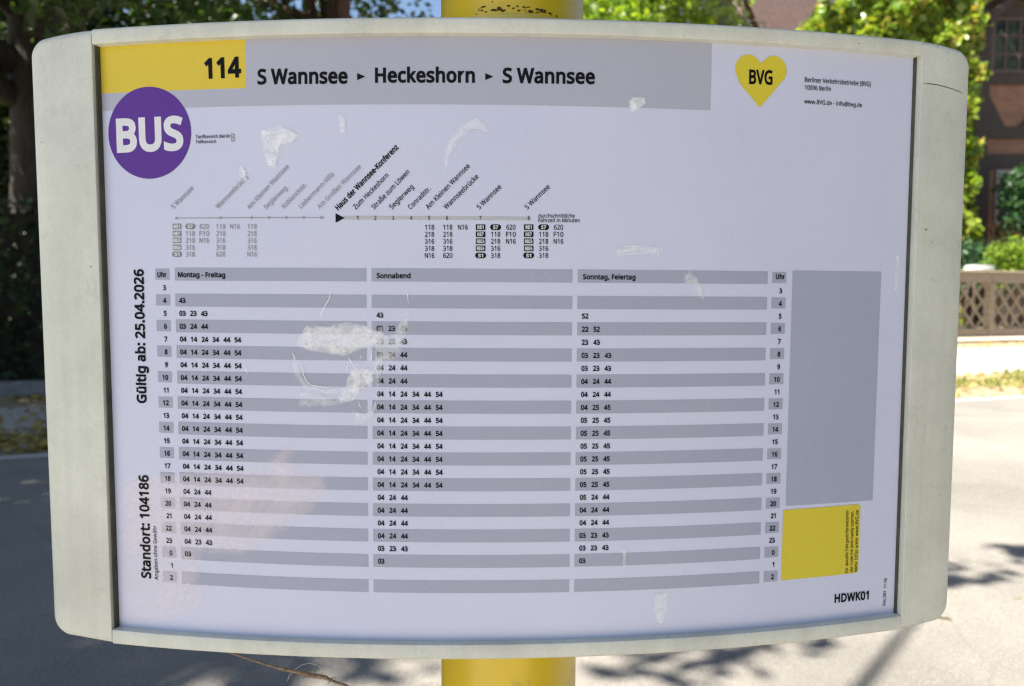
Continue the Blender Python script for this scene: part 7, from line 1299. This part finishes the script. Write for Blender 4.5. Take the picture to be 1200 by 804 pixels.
FILM = dict([
    ('A', [(-130.6, -44.2), (-128.0, -40.5), (-112.9, -40.4), (-97.9, -37.5), (-83.0, -39.5), (-75.6, -43.8), (-70.7, -45.6), (-70.1, -54.8), (-78.2, -57.3), (-88.1, -59.9), (-96.9, -63.7), (-108.2, -63.8), (-115.7, -62.0), (-125.8, -60.9), (-135.8, -56.7), (-134.5, -50.5)]),
    ('B', [(-76.9, -45.0), (-74.4, -41.3), (-71.3, -38.2), (-68.9, -46.2), (-65.2, -48.6), (-61.4, -40.0), (-55.9, -30.1), (-52.8, -28.3), (-51.0, -35.0), (-52.8, -46.1), (-56.0, -55.9), (-61.6, -66.4), (-69.6, -67.1), (-72.8, -82.0), (-75.4, -100.7), (-78.5, -101.9), (-77.1, -83.3), (-79.5, -72.2)]),
    ('C', [(-138.4, -61.0), (-135.3, -61.0), (-131.5, -67.8), (-129.8, -77.7), (-124.8, -83.9), (-113.4, -86.0), (-97.1, -84.7), (-97.1, -89.7), (-111.0, -92.4), (-128.6, -88.9), (-136.2, -80.3), (-139.2, -69.1)]),
    ('D', [(-96.9, -63.7), (-93.2, -70.4), (-83.3, -70.3), (-75.8, -72.1), (-77.1, -82.0), (-85.9, -87.1), (-90.9, -95.9), (-102.2, -98.5), (-106.0, -94.8), (-99.6, -83.5), (-97.0, -74.8)]),
    ('E', [(-133.7, -85.3), (-123.5, -87.6), (-105.9, -92.3), (-88.4, -88.4), (-90.9, -98.4), (-113.6, -102.4), (-136.5, -102.8)]),
    ('F', [(-76.0, -92.8), (-76.0, -101.2), (-78.8, -108.2), (-84.4, -111.1), (-89.4, -114.2), (-92.9, -111.2), (-92.1, -106.3), (-97.0, -103.6), (-92.8, -102.1), (-84.4, -104.1), (-80.2, -101.3)]),
    ('G', [(-280.4, -162.0), (-277.9, -158.7), (-261.2, -150.5), (-245.1, -149.8), (-166.2, -142.7), (-157.6, -134.2), (-140.7, -123.6), (-132.5, -123.4), (-131.5, -131.6), (-138.9, -139.9), (-110.1, -145.4), (-108.2, -161.7), (-124.9, -184.7), (-137.5, -191.3), (-167.4, -215.3), (-206.5, -217.3), (-209.1, -234.3), (-202.9, -250.9), (-218.7, -264.8), (-248.6, -273.5), (-282.1, -275.3)]),
    ('H', [(-176.0, -70.9), (-172.7, -69.0), (-170.9, -75.9), (-170.3, -80.2), (-174.3, -83.5), (-172.9, -78.4)]),
    ('I', [(-159.5, 98.2), (-143.7, 102.2), (-130.1, 94.3), (-134.5, 88.4), (-143.9, 86.1), (-145.3, 78.3), (-147.9, 70.5), (-154.2, 71.7), (-157.9, 81.4)]),
    ('J', [(-175.2, 74.4), (-170.8, 71.9), (-167.8, 62.2), (-172.3, 59.8), (-176.7, 67.1)]),
    ('K', [(-28.9, 78.0), (-25.2, 89.9), (-15.6, 100.1), (-6.0, 108.4), (0.0, 105.0), (7.3, 94.4), (1.3, 95.5), (-7.2, 97.8), (-15.6, 90.6), (-21.6, 81.0), (-26.4, 66.1)]),
    ('M', [(102.1, 120.1), (107.0, 123.8), (115.7, 122.9), (117.1, 118.1), (110.9, 113.2), (104.7, 110.6)]),
    ('N', [(95.0, 14.8), (107.5, 18.6), (126.5, 17.7), (129.8, 14.0), (127.9, 10.3), (113.9, 12.0), (96.3, 10.0)]),
    ('O', [(145.5, -1.9), (151.3, 0.0), (158.0, -5.5), (163.5, -17.3), (163.0, -25.5), (158.3, -19.2), (154.2, -10.5), (147.0, -10.6)]),
    ('P', [(128.7, -240.4), (139.3, -238.9), (140.9, -252.1), (135.8, -265.0), (130.5, -263.4), (127.6, -251.5)]),
    ('Q', [(103.4, -205.1), (107.9, -203.9), (107.5, -219.4), (103.6, -220.6)]),
    ('R', [(320.4, 13.1), (323.3, 17.1), (326.9, 10.5), (325.6, -13.3), (320.9, -16.6)]),
    ('T', [(-103.3, 110.7), (-95.4, 104.7), (-96.7, 94.0), (-101.7, 92.9)]),
])
film('film_haze_glare', [FILM['G']], 0.38, M['cloud_reflection'], 16.0, 1.6)  # pinkish patch paints cloudy sky mirrored in the clear cover
for k in 'AD': film('torn_film_glare', [FILM[k]], 0.8, M['scuff'], 4.5, 0.7)
for k in 'BCE': film('torn_film_glare', [FILM[k]], 0.9, M['scuff_faint'], 9.0 if k == 'E' else 4.5, 0.8)
for k in 'FHIJM': film('torn_film_glare', [FILM[k]], 1.0, M['scuff_white'], 3.0, 0.6)
for k in 'KNOPQRT': film('film_smudge', [FILM[k]], 0.95, M['scuff_faint'], 3.0, 0.6)
for pts in ([[(-108.9, -15.8), (-110.0, -21.9), (-114.1, -28.7), (-116.0, -33.0), (-117.3, -36.5)], [(-54.8, -14.9), (-53.4, -19.1), (-52.9, -25.2)], [(-138.2, -60.4), (-136.9, -62.9), (-136.0, -65.4), (-137.0, -66.9)], [(-131.5, -67.8), (-130.5, -72.7), (-129.5, -77.7), (-127.3, -82.0), (-124.1, -84.5), (-118.5, -85.5), (-112.2, -86.2)], [(-96.9, -63.7), (-95.7, -65.5), (-93.8, -68.6), (-91.3, -70.4), (-89.7, -67.3)], [(-87.5, -62.3), (-87.2, -64.2), (-88.2, -64.8)], [(-96.9, -67.4), (-97.7, -72.3), (-97.0, -76.1)], [(-79.4, -58.6), (-79.7, -63.5), (-80.7, -66.6)], [(-89.4, -95.2), (-88.7, -99.0), (-87.2, -100.8)], [(-113.2, -65.1), (-111.3, -65.7)], [(-118.9, -70.1), (-118.0, -70.8)], [(127.9, 17.7), (129.6, 13.9), (126.8, 11.9), (127.2, 9.3)], [(96.3, 14.4), (104.2, 17.4), (114.2, 17.0)], [(95.6, 10.2), (108.3, 11.7), (119.3, 12.8)], [(109.5, 121.5), (112.4, 122.3), (114.8, 119.8)], [(106.2, 118.9), (108.6, 116.2), (108.3, 111.4)]]):
    hairline('film_tear_glint', pts, 0.22, 1.1, M['tear'], paper)  # pale hairlines paint the highlights along torn film edges
for pts in ([[(183.9, 102.6), (188.2, 96.9), (191.5, 92.2)], [(185.0, 100.7), (194.5, 98.5)], [(207.0, 107.4), (204.1, 99.5)], [(170.9, 80.8), (182.5, 77.3)], [(181.2, 84.0), (187.5, 85.2)], [(216.4, 82.4), (225.3, 78.8)], [(178.8, 55.7), (191.5, 55.1)], [(182.9, 59.7), (192.3, 62.9)], [(200.8, 64.2), (198.9, 57.2)], [(210.9, 63.5), (208.5, 57.5)], [(181.9, 19.5), (183.7, 29.4)], [(195.6, 23.6), (196.7, 21.3), (199.2, 23.7)], [(204.9, 35.7), (205.5, 28.8)], [(199.0, 52.3), (200.4, 40.5)]]):
    hairline('scratch', pts, 0.16, 0.9, M['scratch'], paper)

# ------------------------------------------------------------------ dry tendril hanging under the board
tw = empty('dry_tendril', cyl(-182, -288, -6)); tag(tw, 'thin dry brown plant tendril hanging below the bottom edge of the board', 'twig')
TW = [(-0.1923, 0.02, 1.2246), (-0.1795, 0.02, 1.2205), (-0.1641, 0.02, 1.2151), (-0.1525, 0.02, 1.2117), (-0.1396, 0.02, 1.2089), (-0.1299, 0.02, 1.2062), (-0.1202, 0.02, 1.2048), (-0.1125, 0.02, 1.2013), (-0.1034, 0.02, 1.1979), (-0.0956, 0.02, 1.1931), (-0.0905, 0.02, 1.187)]
TH = [(-0.1481, 0.02, 1.2022), (-0.1468, 0.02, 1.2069), (-0.1428, 0.02, 1.2109), (-0.137, 0.02, 1.2149), (-0.1305, 0.02, 1.2162), (-0.124, 0.02, 1.2135), (-0.1208, 0.02, 1.2088), (-0.1183, 0.02, 1.2047)]
m = MB(); m.tube(TW, [0.0005, 0.0007, 0.0009, 0.001, 0.0014, 0.0019, 0.0017, 0.001, 0.0012, 0.0008, 0.0004], 7); m.build('stem', M['twig'], tw, smooth=True)
m = MB()
for i in range(70):
    j = min(len(TW)-2, int(abs(rng.normal(5.0, 1.3)))); a = Vector(TW[j]).lerp(Vector(TW[j+1]), rng.random())
    e = a+Vector(rng.normal(size=3)*0.0022)
    m.tube([a, a.lerp(e, .5)+Vector(rng.normal(size=3)*0.0006), e], [0.0004, 0.0003, 0.0001], 4)
m.build('bark_fray', M['twig'], tw)
m = MB(); m.tube(TH, 0.00016, 5); m.build('fibre', M['hair'], tw)
